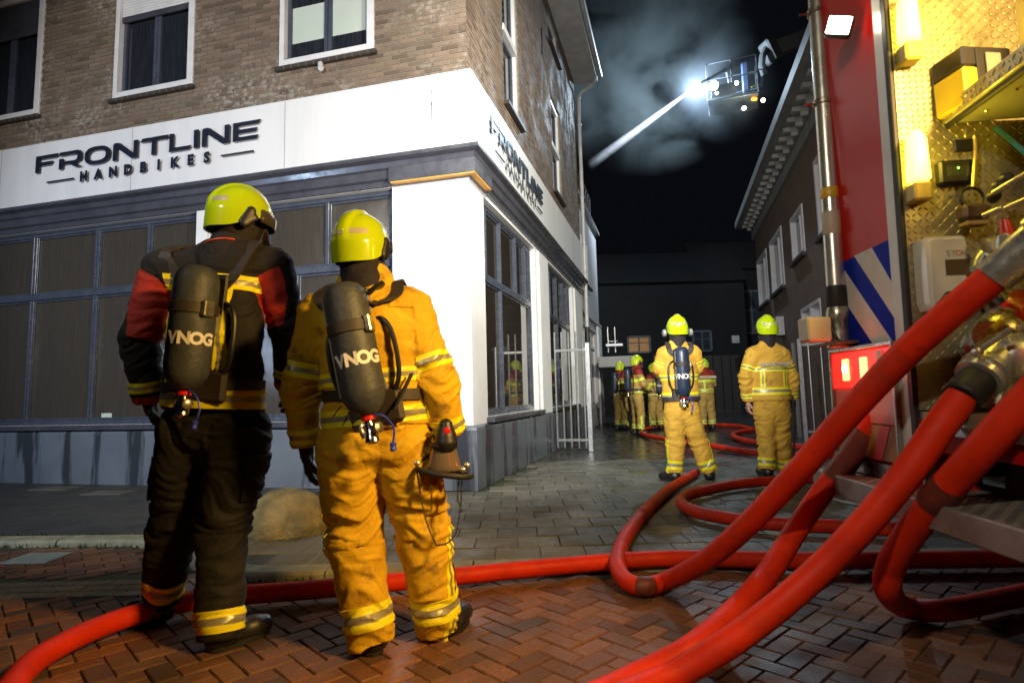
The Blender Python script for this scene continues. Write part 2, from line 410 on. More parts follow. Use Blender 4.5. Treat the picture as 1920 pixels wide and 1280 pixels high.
# herringbone street bricks
street = mkmesh('street', [(-9, -3, ZS-.009), (9, -3, ZS-.009), (9, 4.0, ZS-.009), (-9, 5.2, ZS-.009)], [(0, 1, 2, 3)], pm('street_joint', (.028, .03, .02), .9, c2=(.04, .05, .015), ns=5, bs=.5)); tag(street, kind='structure')
items = []; W_ = .096; rot = R_(43)
c_, s_ = math.cos(rot), math.sin(rot)
for i in range(-120, 121):
    for j in range(-110, 111):
        v = (i-j) % 4
        if v == 0: cx, cy, hz = i+1., j+.5, 1
        elif v == 3: cx, cy, hz = i+.5, j+1., 0
        else: continue
        cx *= W_; cy *= W_
        x, y = cx*c_-cy*s_, cx*s_+cy*c_+2.6
        if y < 1.75 or abs(x) > 4.2: continue
        if x < -2.15 and y > 3.52: continue
        if y > kerb_y(x)-.055-.05: continue
        rz = rot if hz else rot+math.pi/2
        items.append((x+random.uniform(-.002, .002), y+random.uniform(-.002, .002), rz+random.uniform(-.014, .014), .186, .0925, ZS+random.uniform(-.003, .002)))
lay(items, 'paving_brick', KLINK, street, .05, 300, 'paving_bricks', bev=.005)
# yellow gutter rows and straight-laid parking bay on the left
items = []
for r in range(3):
    for k in range(24):
        items.append((-2.2-k*.21-(r % 2)*.1, 3.59+r*.105, 0, .2, .096, ZS+random.uniform(-.003, .001)))
gut = empty('gutter_strip', (-4, 3.7, ZS), kind='structure')
lay(items, 'paving_brick', GUTBR, gut, .05, 60, 'paving_bricks')
items = []; rr = R_(38); cc, ss = math.cos(rr), math.sin(rr)
for i in range(-40, 60):
    for j in range(-60, 60):
        a_, b_ = i*.21+(j % 2)*.105, j*.105
        x, y = a_*cc-b_*ss-3.5, a_*ss+b_*cc+4.2
        if x > -2.25 or x < -5.5 or y < 3.96 or y > kerb_y(x)-.16: continue
        items.append((x, y, rr, .2, .097, ZS+random.uniform(-.003, .001)))
bay = empty('parking_bay', (-4, 4.3, ZS), kind='structure')
lay(items, 'paving_brick', KLINK, bay, .05, 60, 'paving_bricks')
cv = gp(70, 1046, ZS)
o = MB().frame((cv[0], cv[1], ZS-.01), np.eye(3), (.17, .13, .018), 0, .004).build('utility_cover', pm('cover_grey', (.30, .33, .30), .4, c2=(.22, .25, .22), ns=8, bs=.3), None, org=(cv[0], cv[1], ZS))
tag(o, 'small square grey utility cover set flush in the dark bricks at the left', 'cover')

# pavement tiles 30 x 30 in half bond
tiles = []
r = 0; y = 3.80+.13+.15
while y < 9.3:
    x = -2.1+(r % 2)*.15
    while x < 6.8:
        P = np.array([x, y, 0])-K
        if not (P@A > -.16 and P@B > -.16) and y > kerb_y(x)+.26:
            tiles.append((x, y, random.uniform(-.006, .006), .294, .293, random.uniform(-.004, .004)))
        x += .3
    y += .3; r += 1
lay(tiles, 'paving_tile', TILE, pav, .045, 300, 'paving_tiles', bev=.004)
for px, py in ((105, 915), (205, 923), (40, 902)):
    P = gp(px, py)
    if px == 40: continue
    o = MB().frame((P[0], P[1], -.012), ((.99, -.1, 0), (.1, .99, 0), Z), (.26, .15, .016), 0, .003).build('paving_tile', TILE, pav)
# kerb stones
kb = empty('kerb', (-1, 3.8, 0), kind='structure')
path = []
x = 7.
while x > -8: path.append((x, kerb_y(x))); x -= .02
L = 0; cur = [path[0]]; cnt = 0
for q in path[1:]:
    L += math.dist(q, cur[-1]); cur.append(q)
    if L > .9:
        cs = cur[::6]+[cur[-1]]; V = []; 
        for k_, (px, py) in enumerate(cs):
            a_ = np.array(cs[max(0, k_-1)]); b_ = np.array(cs[min(len(cs)-1, k_+1)]); t_ = (b_-a_)/np.linalg.norm(b_-a_); n2 = np.array([t_[1], -t_[0]])
            if n2[1] < 0: n2 = -n2
            e = .004 if 0 < k_ < len(cs)-1 else (.0)
            pr_ = [(-.055, ZS-.03), (-.055, -.014), (-.045, -.002), (-.03, .006), (.10, .008), (.118, .002), (.12, -.03)]
            sh = t_*(.006 if k_ == 0 else (-.006 if k_ == len(cs)-1 else 0))
            for o_, z_ in pr_: V.append((px+n2[0]*o_+sh[0], py+n2[1]*o_+sh[1], z_))
        m_ = 7; Fs = [(i*m_+j, (i+1)*m_+j, (i+1)*m_+j+1, i*m_+j+1) for i in range(len(cs)-1) for j in range(m_-1)]+[tuple(range(m_)), tuple((len(cs)-1)*m_+j for j in range(m_))[::-1]]
        mb = MB(); mb.add(V, Fs); mb.build('kerb_stone', KERBM, kb, recalc=True)
        cur = [q]; L = 0
# moss and small weeds along the kerb and joints
mb = MB()
for k_ in range(900):
    if k_ < 420:
        x = random.uniform(-4.6, -.2); y = kerb_y(x)-.065+random.gauss(0, .012); z = ZS
        if x > -2.6 and random.random() < .3: continue
    elif k_ < 560: x = random.uniform(-4.6, -2.); y = kerb_y(x)+.15+random.gauss(0, .015); z = 0
    elif k_ < 760:
        t_ = random.uniform(0, 3.8); P = K+A*t_-B*(.07+abs(random.gauss(0, .02))); x, y, z = P[0], P[1], -.002
    else:
        x = random.uniform(-.5, 3); y = 3.93+.3*random.randint(1, 17)+random.gauss(0, .004); z = -.004
        P = np.array([x, y, 0])-K
        if P@A > -.1 and P@B > -.1: continue
    h_ = random.uniform(.008, .03)*(1 if k_ < 560 else .7); a_ = random.uniform(0, 6.28); d_ = np.array([math.cos(a_), math.sin(a_), 0])*random.uniform(.003, .008)
    tp_ = np.array([x, y, z+h_])+np.array([random.gauss(0, .012), random.gauss(0, .012), 0]); c0 = np.array([x, y, z-.003])
    mb.add([c0-d_, c0+d_, tp_], [(0, 1, 2)])
tag(mb.build('weeds', MOSS), 'tiny green weeds and moss growing in the kerb and paving joints', 'weeds', kind='stuff')

# ================================================================== SHOP BUILDING
bld = empty('corner_building', K, 'brown brick corner shop with white fascia and dark grey framed shop windows', 'building')
def sweep(prof, s0, t0, name, mat, parent=bld, smooth=False):
    V = []; n = len(prof)
    for kk in range(3):
        for o_, z_ in prof:
            if kk == 0: P = K+B*s0-A*o_
            elif kk == 1: P = K-A*o_-B*o_
            else: P = K+A*t0-B*o_
            V.append(P+Z*z_)
    Fs = [(k_*n+i, (k_+1)*n+i, (k_+1)*n+(i+1) % n, k_*n+(i+1) % n) for k_ in range(2) for i in range(n)]+[tuple(range(n)), tuple(range(2*n, 3*n))[::-1]]
    return MB().add(V, Fs).build(name, mat, parent, recalc=True)
def wallgrid(fr, u0, u1, z0, z1, holes, mat, name, parent, th=.25, o1=0.):
    us = sorted({u0, u1, *[h for q in holes for h in q[:2]]}); zs = sorted({z0, z1, *[h for q in holes for h in q[2:]]})
    us = [u for u in us if u0 <= u <= u1]; zs = [z for z in zs if z0 <= z <= z1]
    mb = MB()
    for i in range(len(us)-1):
        for j in range(len(zs)-1):
            uc, zc = (us[i]+us[i+1])/2, (zs[j]+zs[j+1])/2
            if any(q[0] < uc < q[1] and q[2] < zc < q[3] for q in holes): continue
            mb.wbox(fr, us[i], us[i+1], -th+o1, o1, zs[j], zs[j+1])
    return mb.build(name, mat, parent)
ZB = 4.87
F_UP = [(1.21, 2.58, 5.36, 7.35), (3.95, 5.33, 5.36, 7.35), (6.72, 8.10, 5.36, 7.35)]
F_LO = [(.98, 3.61, .78, 3.57), (3.83, 9.6, .78, 3.57)]
tw1 = al(941, 100)[0]; 
A_UP = [(1.66, 2.62, 5.32, 7.75), (5.35, 6.40, 5.22, 7.30), (5.35, 6.50, 8.50, 9.25)]
A_LO = [(.55, 3.40, .78, 3.52), (4.42, 7.35, .78, 3.52)]
wallgrid(FR, 0, 9.6, ZB-.02, 8.2, F_UP, MORTAR, 'wall', bld)
wallgrid(AR, 0.251, 8.95, ZB-.02, 9.42, A_UP, MORTAR, 'wall', bld)
wallgrid(FR, 0, 9.6, 0, ZB-.02, F_LO, WHITE, 'wall', bld)
wallgrid(AR, 0.251, 8.95, 0, ZB-.02, A_LO, WHITE, 'wall', bld)
MB().wbox(AR, 0, .251, -.251, -.0005, 8.2, 9.42).build('wall', MORTAR, bld)
wallgrid(FR, .0, 9.6, 8.2, 9.42, [], MORTAR, 'wall', bld)
# bricks
def brick_items(fr, u0, u1, z0, z1, holes):
    out = []; r = 0; z = z0
    while z < z1:
        u = u0-(.11 if r % 2 else 0)
        while u < u1:
            a_, b_ = max(u, u0), min(u+.21, u1)
            u += .22
            if b_-a_ < .04: continue
            segs = [(a_, b_)]
            for q in holes:
                if q[2]-.05 < z+.026 < q[3]+.0:
                    ns_ = []
                    for s0, s1 in segs:
                        if s1 <= q[0] or s0 >= q[1]: ns_.append((s0, s1)); continue
                        if s0 < q[0]-.03: ns_.append((s0, q[0]))
                        if s1 > q[1]+.03: ns_.append((q[1], s1))
                    segs = ns_
            for s0, s1 in segs:
                O, U, N = fr
                out.append((O+U*(s0+s1)/2+Z*(z+.026), fr, s1-s0))
        z += .0625; r += 1
    return out
bi = brick_items(FR, -.006, 8.6, ZB+.008, 7.6, F_UP)+brick_items(AR, 0, 8.9, ZB+.008, 9.35, A_UP)
bi.sort(key=lambda q: np.linalg.norm(q[0]-CAMP)+(0 if q[1] is FR else 1.0))
proto = {}; mb = MB()
for k_, (P, fr, ln) in enumerate(bi):
    O, U, N = fr; pr_ = .006+random.uniform(0, .004)
    if k_ < 300:
        key = round(ln, 2)
        if key not in proto:
            ob = MB().frame((0, 0, 0), np.eye(3), (key/2, .01, .0255), 0, .003).build('brick', BRICKM); proto[key] = ob; ob.parent = bld
            ob.location = tuple(P+N*(pr_-.01)-K); ob.rotation_euler = (0, 0, math.atan2(U[1], U[0]))
        else: inst(proto[key], bld, P+N*(pr_-.01), (0, 0, math.atan2(U[1], U[0])))
    else: mb.frame(P+N*(pr_-.01), (U, N, Z), (ln/2, .01, .0255))
tag(mb.build('bricks', BRICKM, bld), kind='stuff')
# plinth, cornice, fascia
sweep([(0, 0), (.06, 0), (.06, .66), (.05, .69), (.0, .71)], 9.6, 8.95, 'plinth', PLINTH)
mb = MB()
for s0 in (0.0,): pass
sweep([(.001, 3.575), (.035, 3.575), (.035, 3.64), (.07, 3.66), (.07, 3.76), (.10, 3.78), (.12, 3.84), (.18, 3.87), (.18, 3.91), (.17, 3.92), (.001, 3.93)], 9.6, 8.95, 'cornice', DKPAINT)
sweep([(.001, 3.93), (.075, 3.93), (.075, 4.865), (.001, 4.865)], 9.6, 8.95, 'fascia', FASCIA)
sweep([(.0755, 3.60), (.115, 3.60), (.115, 3.77), (.08, 3.775)], .97, .56, 'pilaster_capital', DKPAINT)
sweep([(.002, 3.583), (.108, 3.583), (.108, 3.599), (.002, 3.599)], .95, .54, 'warm_lit_edge_board', pm('warm_lit_wood', (.62, .30, .06), .6))  # wooden edge, warm light from below put into its orange
# pilaster on the alley side between bays, and its grey cap
MB().wbox(AR, 3.52, 4.30, .0, .05, .70, 3.50, bev=.006).build('pilaster', WHITE, bld)
MB().wbox(AR, 7.45, 8.0, .0, .05, .70, 3.50, bev=.006).build('pilaster', WHITE, bld)
MB().wbox(FR, 3.63, 3.81, .0, .03, .70, 3.57, bev=.004).build('pilaster', WHITE, bld)

def window(fr, u0, u1, z0, z1, ups, los, zt, fm, gm, rec=.10, fw=.06, parent=bld, dbl=(), name='window', glow=None):
    """recessed timber window: outer frame (the part), mullions, transom and one pane per light as sub-parts"""
    mb = MB(); o0, o1 = -rec-.05, -rec+.02
    mb.wbox(fr, u0, u0+fw, o0, o1, z0, z1, 0, .006); mb.wbox(fr, u1-fw, u1, o0, o1, z0, z1, 0, .006)
    mb.wbox(fr, u0+fw, u1-fw, o0, o1, z0, z0+fw*1.1, 0, .006); mb.wbox(fr, u0+fw, u1-fw, o0, o1, z1-fw, z1, 0, .006)
    f = mb.build(name, fm, parent)
    if zt: MB().wbox(fr, u0+fw, u1-fw, o0-.0, o1+.012, zt-.045, zt+.045, 0, .008).build('transom', fm, f)
    def row(cuts, za, zb):
        xs_ = [u0+fw]+list(cuts)+[u1-fw]
        for c in cuts:
            wd = .045 if c in dbl else .024
            MB().wbox(fr, c-wd, c+wd, o0, o1+.004, za, zb, 0, .006).build('mullion', fm, f)
            if c in dbl: MB().wbox(fr, c-.008, c+.008, o1-.002, o1+.018, za, zb, 0, .003).build('bead', fm, f)
        for i in range(len(xs_)-1):
            a_ = xs_[i]+(.02 if i else 0); b_ = xs_[i+1]-(.02 if i < len(xs_)-2 else 0)
            sm = MB()      # sash round the pane
            sw = .028
            sm.wbox(fr, a_, a_+sw, o0+.01, o1-.02, za, zb, 0, .004); sm.wbox(fr, b_-sw, b_, o0+.01, o1-.02, za, zb, 0, .004)
            sm.wbox(fr, a_+sw, b_-sw, o0+.01, o1-.02, za, za+sw, 0, .004); sm.wbox(fr, a_+sw, b_-sw, o0+.01, o1-.02, zb-sw, zb, 0, .004)
            sm.build('sash', fm, f)
            MB().wbox(fr, a_+sw-.002, b_-sw+.002, o0+.015, o0+.025, za+sw-.002, zb-sw+.002).build('pane', gm, f)
    if zt: row(ups, zt+.045, z1-fw); row(los, z0+fw*1.1, zt-.045)
    else: row(los, z0+fw*1.1, z1-fw)
    return f
window(FR, .98, 3.61, .78, 3.57, [1.916, 2.80], [2.35], 2.66, DKFRAME, GLASSF)
window(FR, 3.83, 9.6, .78, 3.57, [4.70, 5.60, 6.77, 7.75, 8.7], [5.60, 6.77, 7.95], 2.62, DKFRAME, GLASSF, dbl=(5.60, 6.77, 7.75))
u_ = [al(x_, y_)[0] for x_, y_ in ((920, 450), (952, 500), (980, 540), (1000, 560))]
window(AR, .55, 3.40, .78, 3.52, [u_[0]+.05, 1.56, 2.42, 3.0], [1.56], 2.54, DKFRAME, GLASSA)
window(AR, 4.42, 7.35, .78, 3.52, [5.1, 5.8, 6.5, 7.0], [5.8], 2.54, DKFRAME, GLASSA)
for fr, a_, b_ in ((FR, .95, 3.62), (FR, 3.82, 9.6), (AR, .50, 3.45), (AR, 4.35, 7.4)):
    MB().wbox(fr, a_, b_, -.08, .10, .712, .778, 0, .008).build('window_sill', DKPAINT, bld)
# small card in the window behind the glass line
P = fs(185, 783)
MB().wbox(FR, P[0]-.09, P[0]+.09, -.118, -.114, .86, .93).build('sign_card', pm('pale_card', (.5, .58, .5), .6), bld)

# upstairs windows, street side
def upwin(fr, u0, u1, z0, z1, blind=None, shutter=None, split=.5):
    f = MB(); bw = .10
    f.wbox(fr, u0, u0+bw, -.12, .03, z0, z1, 0, .006); f.wbox(fr, u1-bw*.7, u1, -.12, .03, z0, z1, 0, .006)
    f.wbox(fr, u0+bw, u1-bw*.7, -.12, .028, z0, z0+.10, 0, .006); f.wbox(fr, u0+bw, u1-bw*.7, -.12, .028, z1-.09, z1, 0, .006)
    w_ = f.build('window', WHPAINT, bld)
    a_, b_ = u0+bw, u1-bw*.7; mid = a_+(b_-a_)*split
    for p_, q_ in ((a_, mid), (mid, b_)):
        s_ = MB(); t_ = .055
        for x0, x1, y0, y1 in ((p_+.004, p_+t_, z0+.10, z1-.09), (q_-t_, q_-.004, z0+.10, z1-.09), (p_+t_, q_-t_, z0+.10, z0+.10+t_), (p_+t_, q_-t_, z1-.09-t_, z1-.09)):
            s_.wbox(fr, x0, x1, -.10, -.05, y0, y1, 0, .005)
        s_.build('sash', DKFRAME, w_)
        MB().wbox(fr, p_+t_-.002, q_-t_+.002, -.09, -.082, z0+.10+t_-.002, z1-.09-t_+.002).build('pane', GLASSU, w_)
        if blind: MB().wbox(fr, p_+t_+.003, q_-t_-.003, -.081, -.078, blind[0], blind[1]).build('blind', BLIND, w_)
    if shutter:
        z = shutter; k_ = 0
        MB().wbox(fr, a_+.002, b_-.002, -.045, -.01, z-.09, z-.004, 0, .006).build('shutter_rail', DKPAINT, w_)
        while z < z1-.1:
            MB().frame(fr[0]+fr[1]*(a_+b_)/2+fr[2]*(-.028)+Z*(z+.02), (fr[1], fr[2], Z), ((b_-a_)/2-.004, .014, .0195), 0, .006).build('slat', WHPAINT if shutter < 6.75 else DKPAINT, w_)
            z += .042
    s_ = MB().wbox(fr, u0-.04, u1+.04, .0, .07, z0-.062, z0-.006, 0, .006).build('window_sill', SILL, bld)
    for k_ in range(int((u1-u0)/.11)):
        MB().wbox(fr, u0+k_*.11+.052, u0+k_*.11+.058, .03, .0715, z0-.063, z0-.004).build('sill_joint', MORTAR, s_)
upwin(FR, *F_UP[0], blind=(5.72, 6.22))
upwin(FR, *F_UP[1], shutter=6.62)
upwin(FR, *F_UP[2], shutter=6.78)
# alley side: white sliding windows
def sashwin(fr, u0, u1, z0, z1, zt, name='window', parent=bld):
    f = MB(); bw = .09
    f.wbox(fr, u0, u0+bw, -.14, -.03, z0, z1, 0, .005); f.wbox(fr, u1-bw, u1, -.14, -.03, z0, z1, 0, .005)
    f.wbox(fr, u0+bw, u1-bw, -.14, -.03, z0, z0+bw, 0, .005); f.wbox(fr, u0+bw, u1-bw, -.14, -.03, z1-bw, z1, 0, .005)
    if zt: f.wbox(fr, u0+bw, u1-bw, -.14, .0, zt-.05, zt+.05, 0, .005)
    w_ = f.build(name, WHPAINT, parent)
    for za, zb in (((z0+bw, zt-.05), (zt+.05, z1-bw)) if zt else ((z0+bw, z1-bw),)):
        s_ = MB()
        for x0, x1, y0, y1 in ((u0+bw, u0+bw+.05, za, zb), (u1-bw-.05, u1-bw, za, zb), (u0+bw+.05, u1-bw-.05, za, za+.05), (u0+bw+.05, u1-bw-.05, zb-.05, zb)): s_.wbox(fr, x0, x1, -.13, -.08, y0, y1)
        s_.build('sash', DKFRAME, w_)
        MB().wbox(fr, u0+bw+.048, u1-bw-.048, -.12, -.112, za+.048, zb-.048).build('pane', GLASSU, w_)
    MB().wbox(fr, u0-.04, u1+.04, .0, .09, z0-.065, z0-.004, 0, .006).build('window_sill', SILL, parent)
sashwin(AR, *A_UP[0], 6.55); sashwin(AR, *A_UP[1], 6.25); sashwin(AR, *A_UP[2], None)
# eaves, gutter, drainpipe, iron anchors
MB().wbox(AR, -.6, 9.15, .0, .62, 9.43, 9.62).build('soffit', pm('white_soffit', (.5, .5, .49), .5), bld)
mb = MB(); mb.tube([K-B*.68+A*t_+Z*9.62 for t_ in (-.6, 9.2)], .075, 10); mb.build('gutter', PIPE, bld, smooth=True)
for t_, z_ in ((4.6, 8.0), (7.4, 7.6)):
    MB().wbox(AR, t_-.012, t_+.012, .008, .03, z_-.28, z_+.28).build('wall_anchor', IRON, bld)
dp = K+A*8.98-B*.10
mb = MB(); mb.tube([dp-B*.5+Z*9.5, dp-B*.42+Z*9.3, dp-B*.08+Z*9.1, dp+Z*8.95, dp+Z*2.75], .05, 12); d1 = mb.build('drainpipe', PIPE, bld, smooth=True)
mb = MB(); mb.tube([dp+Z*2.76, dp+Z*.0], .058, 12); mb.build('drainpipe_foot', IRON, d1, smooth=True)
for z_ in (8.2, 6.2, 4.2, 2.75):
    MB().tube([dp+Z*(z_-.02), dp+Z*(z_+.02)], .064, 12).build('pipe_bracket', PIPE, d1, smooth=True)
for s_ in (2.44, 4.88, 7.32): MB().wbox(FR, s_-.003, s_+.003, .0752, .0762, 3.94, 4.86).build('panel_joint', pm('joint_shadow_gap', (.12, .12, .12), .8), bld)
for s_ in (2.44, 4.88, 7.32): MB().wbox(AR, s_-.003, s_+.003, .0752, .0762, 3.94, 4.86).build('panel_joint', pm('joint_shadow_gap', (.12, .12, .12), .8), bld)
# tiny marks on the fascia
P = fs(815, 210)
mb = MB(); q0 = K+B*P[0]-A*.08
mb.tube([q0+Z*4.68, q0+B*.012+Z*4.60, q0+B*.004+Z*4.5, q0+B*.008+Z*4.38, q0+Z*4.27], .003, 5); mb.tube([q0+B*.02+Z*4.5, q0-B*.05+Z*4.495-A*.03], .004, 5)
mb.build('loose_wire', IRON, bld)
# security lamp over the fascia
P = K+B*1.946+Z*5.26
sl = empty('security_camera', P-A*.01, 'small white security camera on the brown brick wall under the right street window', 'security camera')
MB().tube([P-A*.005, P-A*.05+Z*.01], .028, 12).build('wall_mount', WHPAINT, sl, smooth=True)
mb = MB(); mb.tube([P-A*.05+Z*.03, P-A*.09-B*.03-Z*.06], .035, 14); mb.build('camera_body', WHPAINT, sl, smooth=True)

# ---- lettering FRONTLINE / HANDBIKES, raised letters
def ring(cx, cy, rx, ry, t, n=28, pw=2.6):
    out = []; inn = []
    for k in range(n):
        a_ = 2*math.pi*k/n; c, s = math.cos(a_), math.sin(a_)
        sx = math.copysign(abs(c)**(2/pw), c); sy = math.copysign(abs(s)**(2/pw), s)
        out.append((cx+rx*sx, cy+ry*sy)); inn.append((cx+(rx-t)*sx, cy+(ry-t)*sy))
    return out, inn
def strokes(ch):
    """letter as polygons (unit height 1); wide slanted-cut capitals"""
    t = .2
    if ch == 'F': return [[(0, 0), (t, 0), (t, 1), (0, 1)], [(t, .8), (1.08, .8), (1.16, 1), (t, 1)], [(t, .40), (.80, .40), (.92, .60), (t, .60)]], 1.12
    if ch == 'R': return [[(0, 0), (t, 0), (t, .62), (0, .62)], [(-.04, .8), (.82, .8), (.9, .82), (.98, 1), (.02, 1)], [(.82, .8), (1.02, .66), (1.15, .8), (1.1, .93), (.98, 1)], [(.82, .42), (.9, .28), (1.1, .36), (1.15, .5), (1.15, .8), (.95, .72), (.93, .5)], [(t, .26), (.95, .26), (.9, .42), (t, .44)], [(.55, .28), (.82, .28), (1.18, 0), (.90, 0)]], 1.2
    if ch == 'O': return 'O', 1.28
    if ch == 'N': return [[(0, 0), (t, 0), (t, .9), (.0, .9)], [(.0, .9), (.06, 1.0), (.24, 1.0), (t, .72)], [(.24, 1.0), (.36, .95), (1.0, .30), (1.0, .0), (.93, .0), (t, .72)], [(1.0, .0), (1.2, .0), (1.2, 1), (1.0, 1)]], 1.24
    if ch == 'T': return [[(-.04, .8), (1.18, .8), (1.26, 1), (.06, 1)], [(.5, 0), (.7, 0), (.7, .8), (.5, .8)]], 1.2
    if ch == 'L': return [[(0, 0), (t, 0), (t, 1), (0, 1)], [(t, 0), (.9, 0), (1.0, .2), (t, .2)]], 1.0
    if ch == 'I': return [[(0, 0), (t, 0), (t, 1), (0, 1)]], .24
    if ch == 'E': return [[(0, 0), (t, 0), (t, 1), (0, 1)], [(t, 0), (1.0, 0), (1.08, .2), (t, .2)], [(t, .4), (.95, .4), (1.04, .6), (t, .6)], [(t, .8), (1.06, .8), (1.18, 1), (t, 1)]], 1.1
def frontline(fr, uL, uR, zb, h, flip, zdash):
    """uL..uR run in reading direction"""
    O, U, N = fr; word = 'FRONTLINE'; gap = .13
    total = sum(strokes(c)[1] for c in word)+gap*(len(word)-1)
    kx = (uR-uL)/(total)      # metres per unit along wall (signed)
    x = 0
    for c in word:
        st, wd = strokes(c); mb = MB()
        if st == 'O':
            o_, i_ = ring(.62, .5, .64, .52, .21); n = len(o_); V = []
            for d in (.10, .118):
                V += [O+U*(uL+(x+a_)*kx)+Z*(zb+b_*h)+N*d for a_, b_ in o_+i_]
            Fs = []
            for k in range(n):
                j = (k+1) % n
                Fs += [(k, j, n+j, n+k), (2*n+k, 2*n+j, 3*n+j, 3*n+k), (k, j, 2*n+j, 2*n+k), (n+k, n+j, 3*n+j, 3*n+k)]
            mb.add(V, Fs)
        else:
            for pl in st:
                mb.prism([(uL+(x+a_)*kx, zb+b_*h) for a_, b_ in pl], O, U, Z, N, .10, .118+random.uniform(0, .0004))
        mb.build('letter', LETTER, bld, recalc=True)
        x += wd+gap
    sg = 1 if uR > uL else -1
    a_, b_ = uL+(uR-uL)*.24, uL+(uR-uL)*.79
    for k, c in enumerate('HANDBIKES'):
        uc = a_+(b_-a_)*k/8
        textobj(c, 'letter', .19*abs(h/.25), LETTER, bld, O+U*uc+Z*(zb-.16), U*sg, Z, N, .115, bold=.012)
        o = bld.children[-1]
    for p_, q_ in ((uL+(uR-uL)*.06, uL+(uR-uL)*.19), (uL+(uR-uL)*.85, uL+(uR-uL)*.98)):
        MB().wbox(fr, min(p_, q_), max(p_, q_), .10, .115, zb-.172, zb-.15).build('dash', LETTER, bld)
frontline(FR, 6.58, 2.80, 4.40, .25, True, 0)
frontline(AR, .60, 3.72, 4.36, .25, False, 0)

# ================================================================== LOW RENDERED BUILDING behind
lowb = empty('rendered_house', K+A*9.1, 'low grey rendered building with one window behind the brick corner shop', 'building')
GREYR = pm('grey_render', (.38, .39, .41), .7, c2=(.30, .31, .33), ns=1.5, bs=.2, bsc=60)
hl = [(9.9, 11.0, 4.05, 5.45), (9.3, 12.7, .55, 2.9)]
wallgrid(AR, 9.08, 13.6, 0, 6.35, hl, GREYR, 'wall', lowb, o1=-.12)
MB().wbox(AR, 9.08, 13.7, -.12, -.05, 3.18, 3.26).build('string_course', GREYR, lowb)
sashwin((K+B*.05, A, -B), *hl[0], None, parent=lowb)
window((K+B*.1, A, -B), *hl[1], [10.4, 11.6], [10.4, 11.6], 2.4, WHPAINT, GLASSA, parent=lowb)
MB().wbox(AR, 9.08, 13.7, -.2, .0, 6.35, 6.45).build('roof_edge', GALV, lowb)
MB().wbox(AR, 12.8, 13.65, -.12, -.06, 0, 3.15).build('pilaster', WHITE, lowb)
# roof terrace: dark upper storey set back with rail
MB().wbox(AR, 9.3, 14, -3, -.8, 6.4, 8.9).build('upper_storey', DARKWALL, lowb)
mb = MB()
for k_ in range(9):
    P = K+A*(9.4+k_*.5)+B*.25; mb.tube([P+Z*6.4, P+Z*7.6], .02, 6)
mb.tube([K+A*9.4+B*.25+Z*7.6, K+A*13.4+B*.25+Z*7.6], .025, 6); mb.tube([K+A*9.4+B*.25+Z*7.0, K+A*13.4+B*.25+Z*7.0], .02, 6)
mb.build('railing', IRON, lowb)
# flat canopy further back
cp_ = at(1165, 672, 19)
can = empty('entrance_canopy', (cp_[0], cp_[1], 0), 'small grey canopy with white bracket jutting from the wall behind the group of firefighters', 'canopy')
MB().frame(cp_+Z*-.15, (A, B, Z), (1.2, .6, .16), 0, .02).build('canopy_slab', GREYR, can)
P = at(1140, 640, 18.6)
mb = MB(); mb.tube([P+Z*.45, P-Z*.35], .025, 6); mb.tube([P+Z*.45-B*.22, P-Z*.35-B*.22], .025, 6); mb.tube([P, P-B*.3], .02, 6); mb.build('bracket', GALV, can)
mb = MB(); mb.frame(at(1152, 646.5, 18.3), (A, B, Z), (.1, .25, .03)); mb.build('tube_light', pm('tube_light', (.8, .8, .8), .5, emit=(.85, .9, 1), es=.4), can)

# ================================================================== RIGHT-HAND BRICK HOUSE
OFFR = 5.2
KR = K-B*OFFR; RR = (KR, A, B)
def rp(x, y): P = onplane(x, y, KR, B)-KR; return P@A, P[2]
rh = empty('brick_house', KR+A*8, 'dark brown brick house with white bracketed cornice behind the fire truck', 'house')
def brickproc():
    mt, n, b = newmat('dark_brick_courses')
    tc = n.nodes.new('ShaderNodeNewGeometry'); sp_ = n.nodes.new('ShaderNodeVectorMath'); sp_.operation = 'DOT_PRODUCT'; sp_.inputs[1].default_value = tuple(A)
    lk(n, tc.outputs['Position'], sp_.inputs[0]); sz = n.nodes.new('ShaderNodeSeparateXYZ'); lk(n, tc.outputs['Position'], sz.inputs[0])
    cb = n.nodes.new('ShaderNodeCombineXYZ'); lk(n, sp_.outputs['Value'], cb.inputs[0]); lk(n, sz.outputs[2], cb.inputs[1])
    bt = n.nodes.new('ShaderNodeTexBrick'); lk(n, cb.outputs[0], bt.inputs['Vector']); bt.inputs['Scale'].default_value = 1
    bt.inputs['Brick Width'].default_value = .22; bt.inputs['Row Height'].default_value = .0625; bt.inputs['Mortar Size'].default_value = .006
    bt.inputs['Color1'].default_value = (.11, .06, .04, 1); bt.inputs['Color2'].default_value = (.17, .10, .065, 1); bt.inputs['Mortar'].default_value = (.20, .17, .12, 1)
    lk(n, mixc(n, rng(n, nz(n, 3, 4, wpos(n)), .3, .7, 0, .5), bt.outputs['Color'], (.05, .04, .035)), b.inputs['Base Color'])
    b.inputs['Roughness'].default_value = .7
    bump(n, b, mth(n, 'SUBTRACT', 1.0, bt.outputs['Fac']), .8, .008)
    return mt
DBR = brickproc()
def rrect(x0, y0, x1, y1):
    a_ = rp(x0, y0); b_ = rp(x1, y1); return (min(a_[0], b_[0]), max(a_[0], b_[0]), min(a_[1], b_[1]), max(a_[1], b_[1]))
zc = rp(1470, 325)[1]
holes = []
for q in ((1487, 478, 1506, 405), (1449, 540, 1466, 440), (1425, 575, 1438, 483)):
    a_ = rp(q[0], q[1]); b_ = rp(q[2], q[3]); uc0, uc1 = sorted((a_[0], b_[0])); holes.append((uc0, uc1))
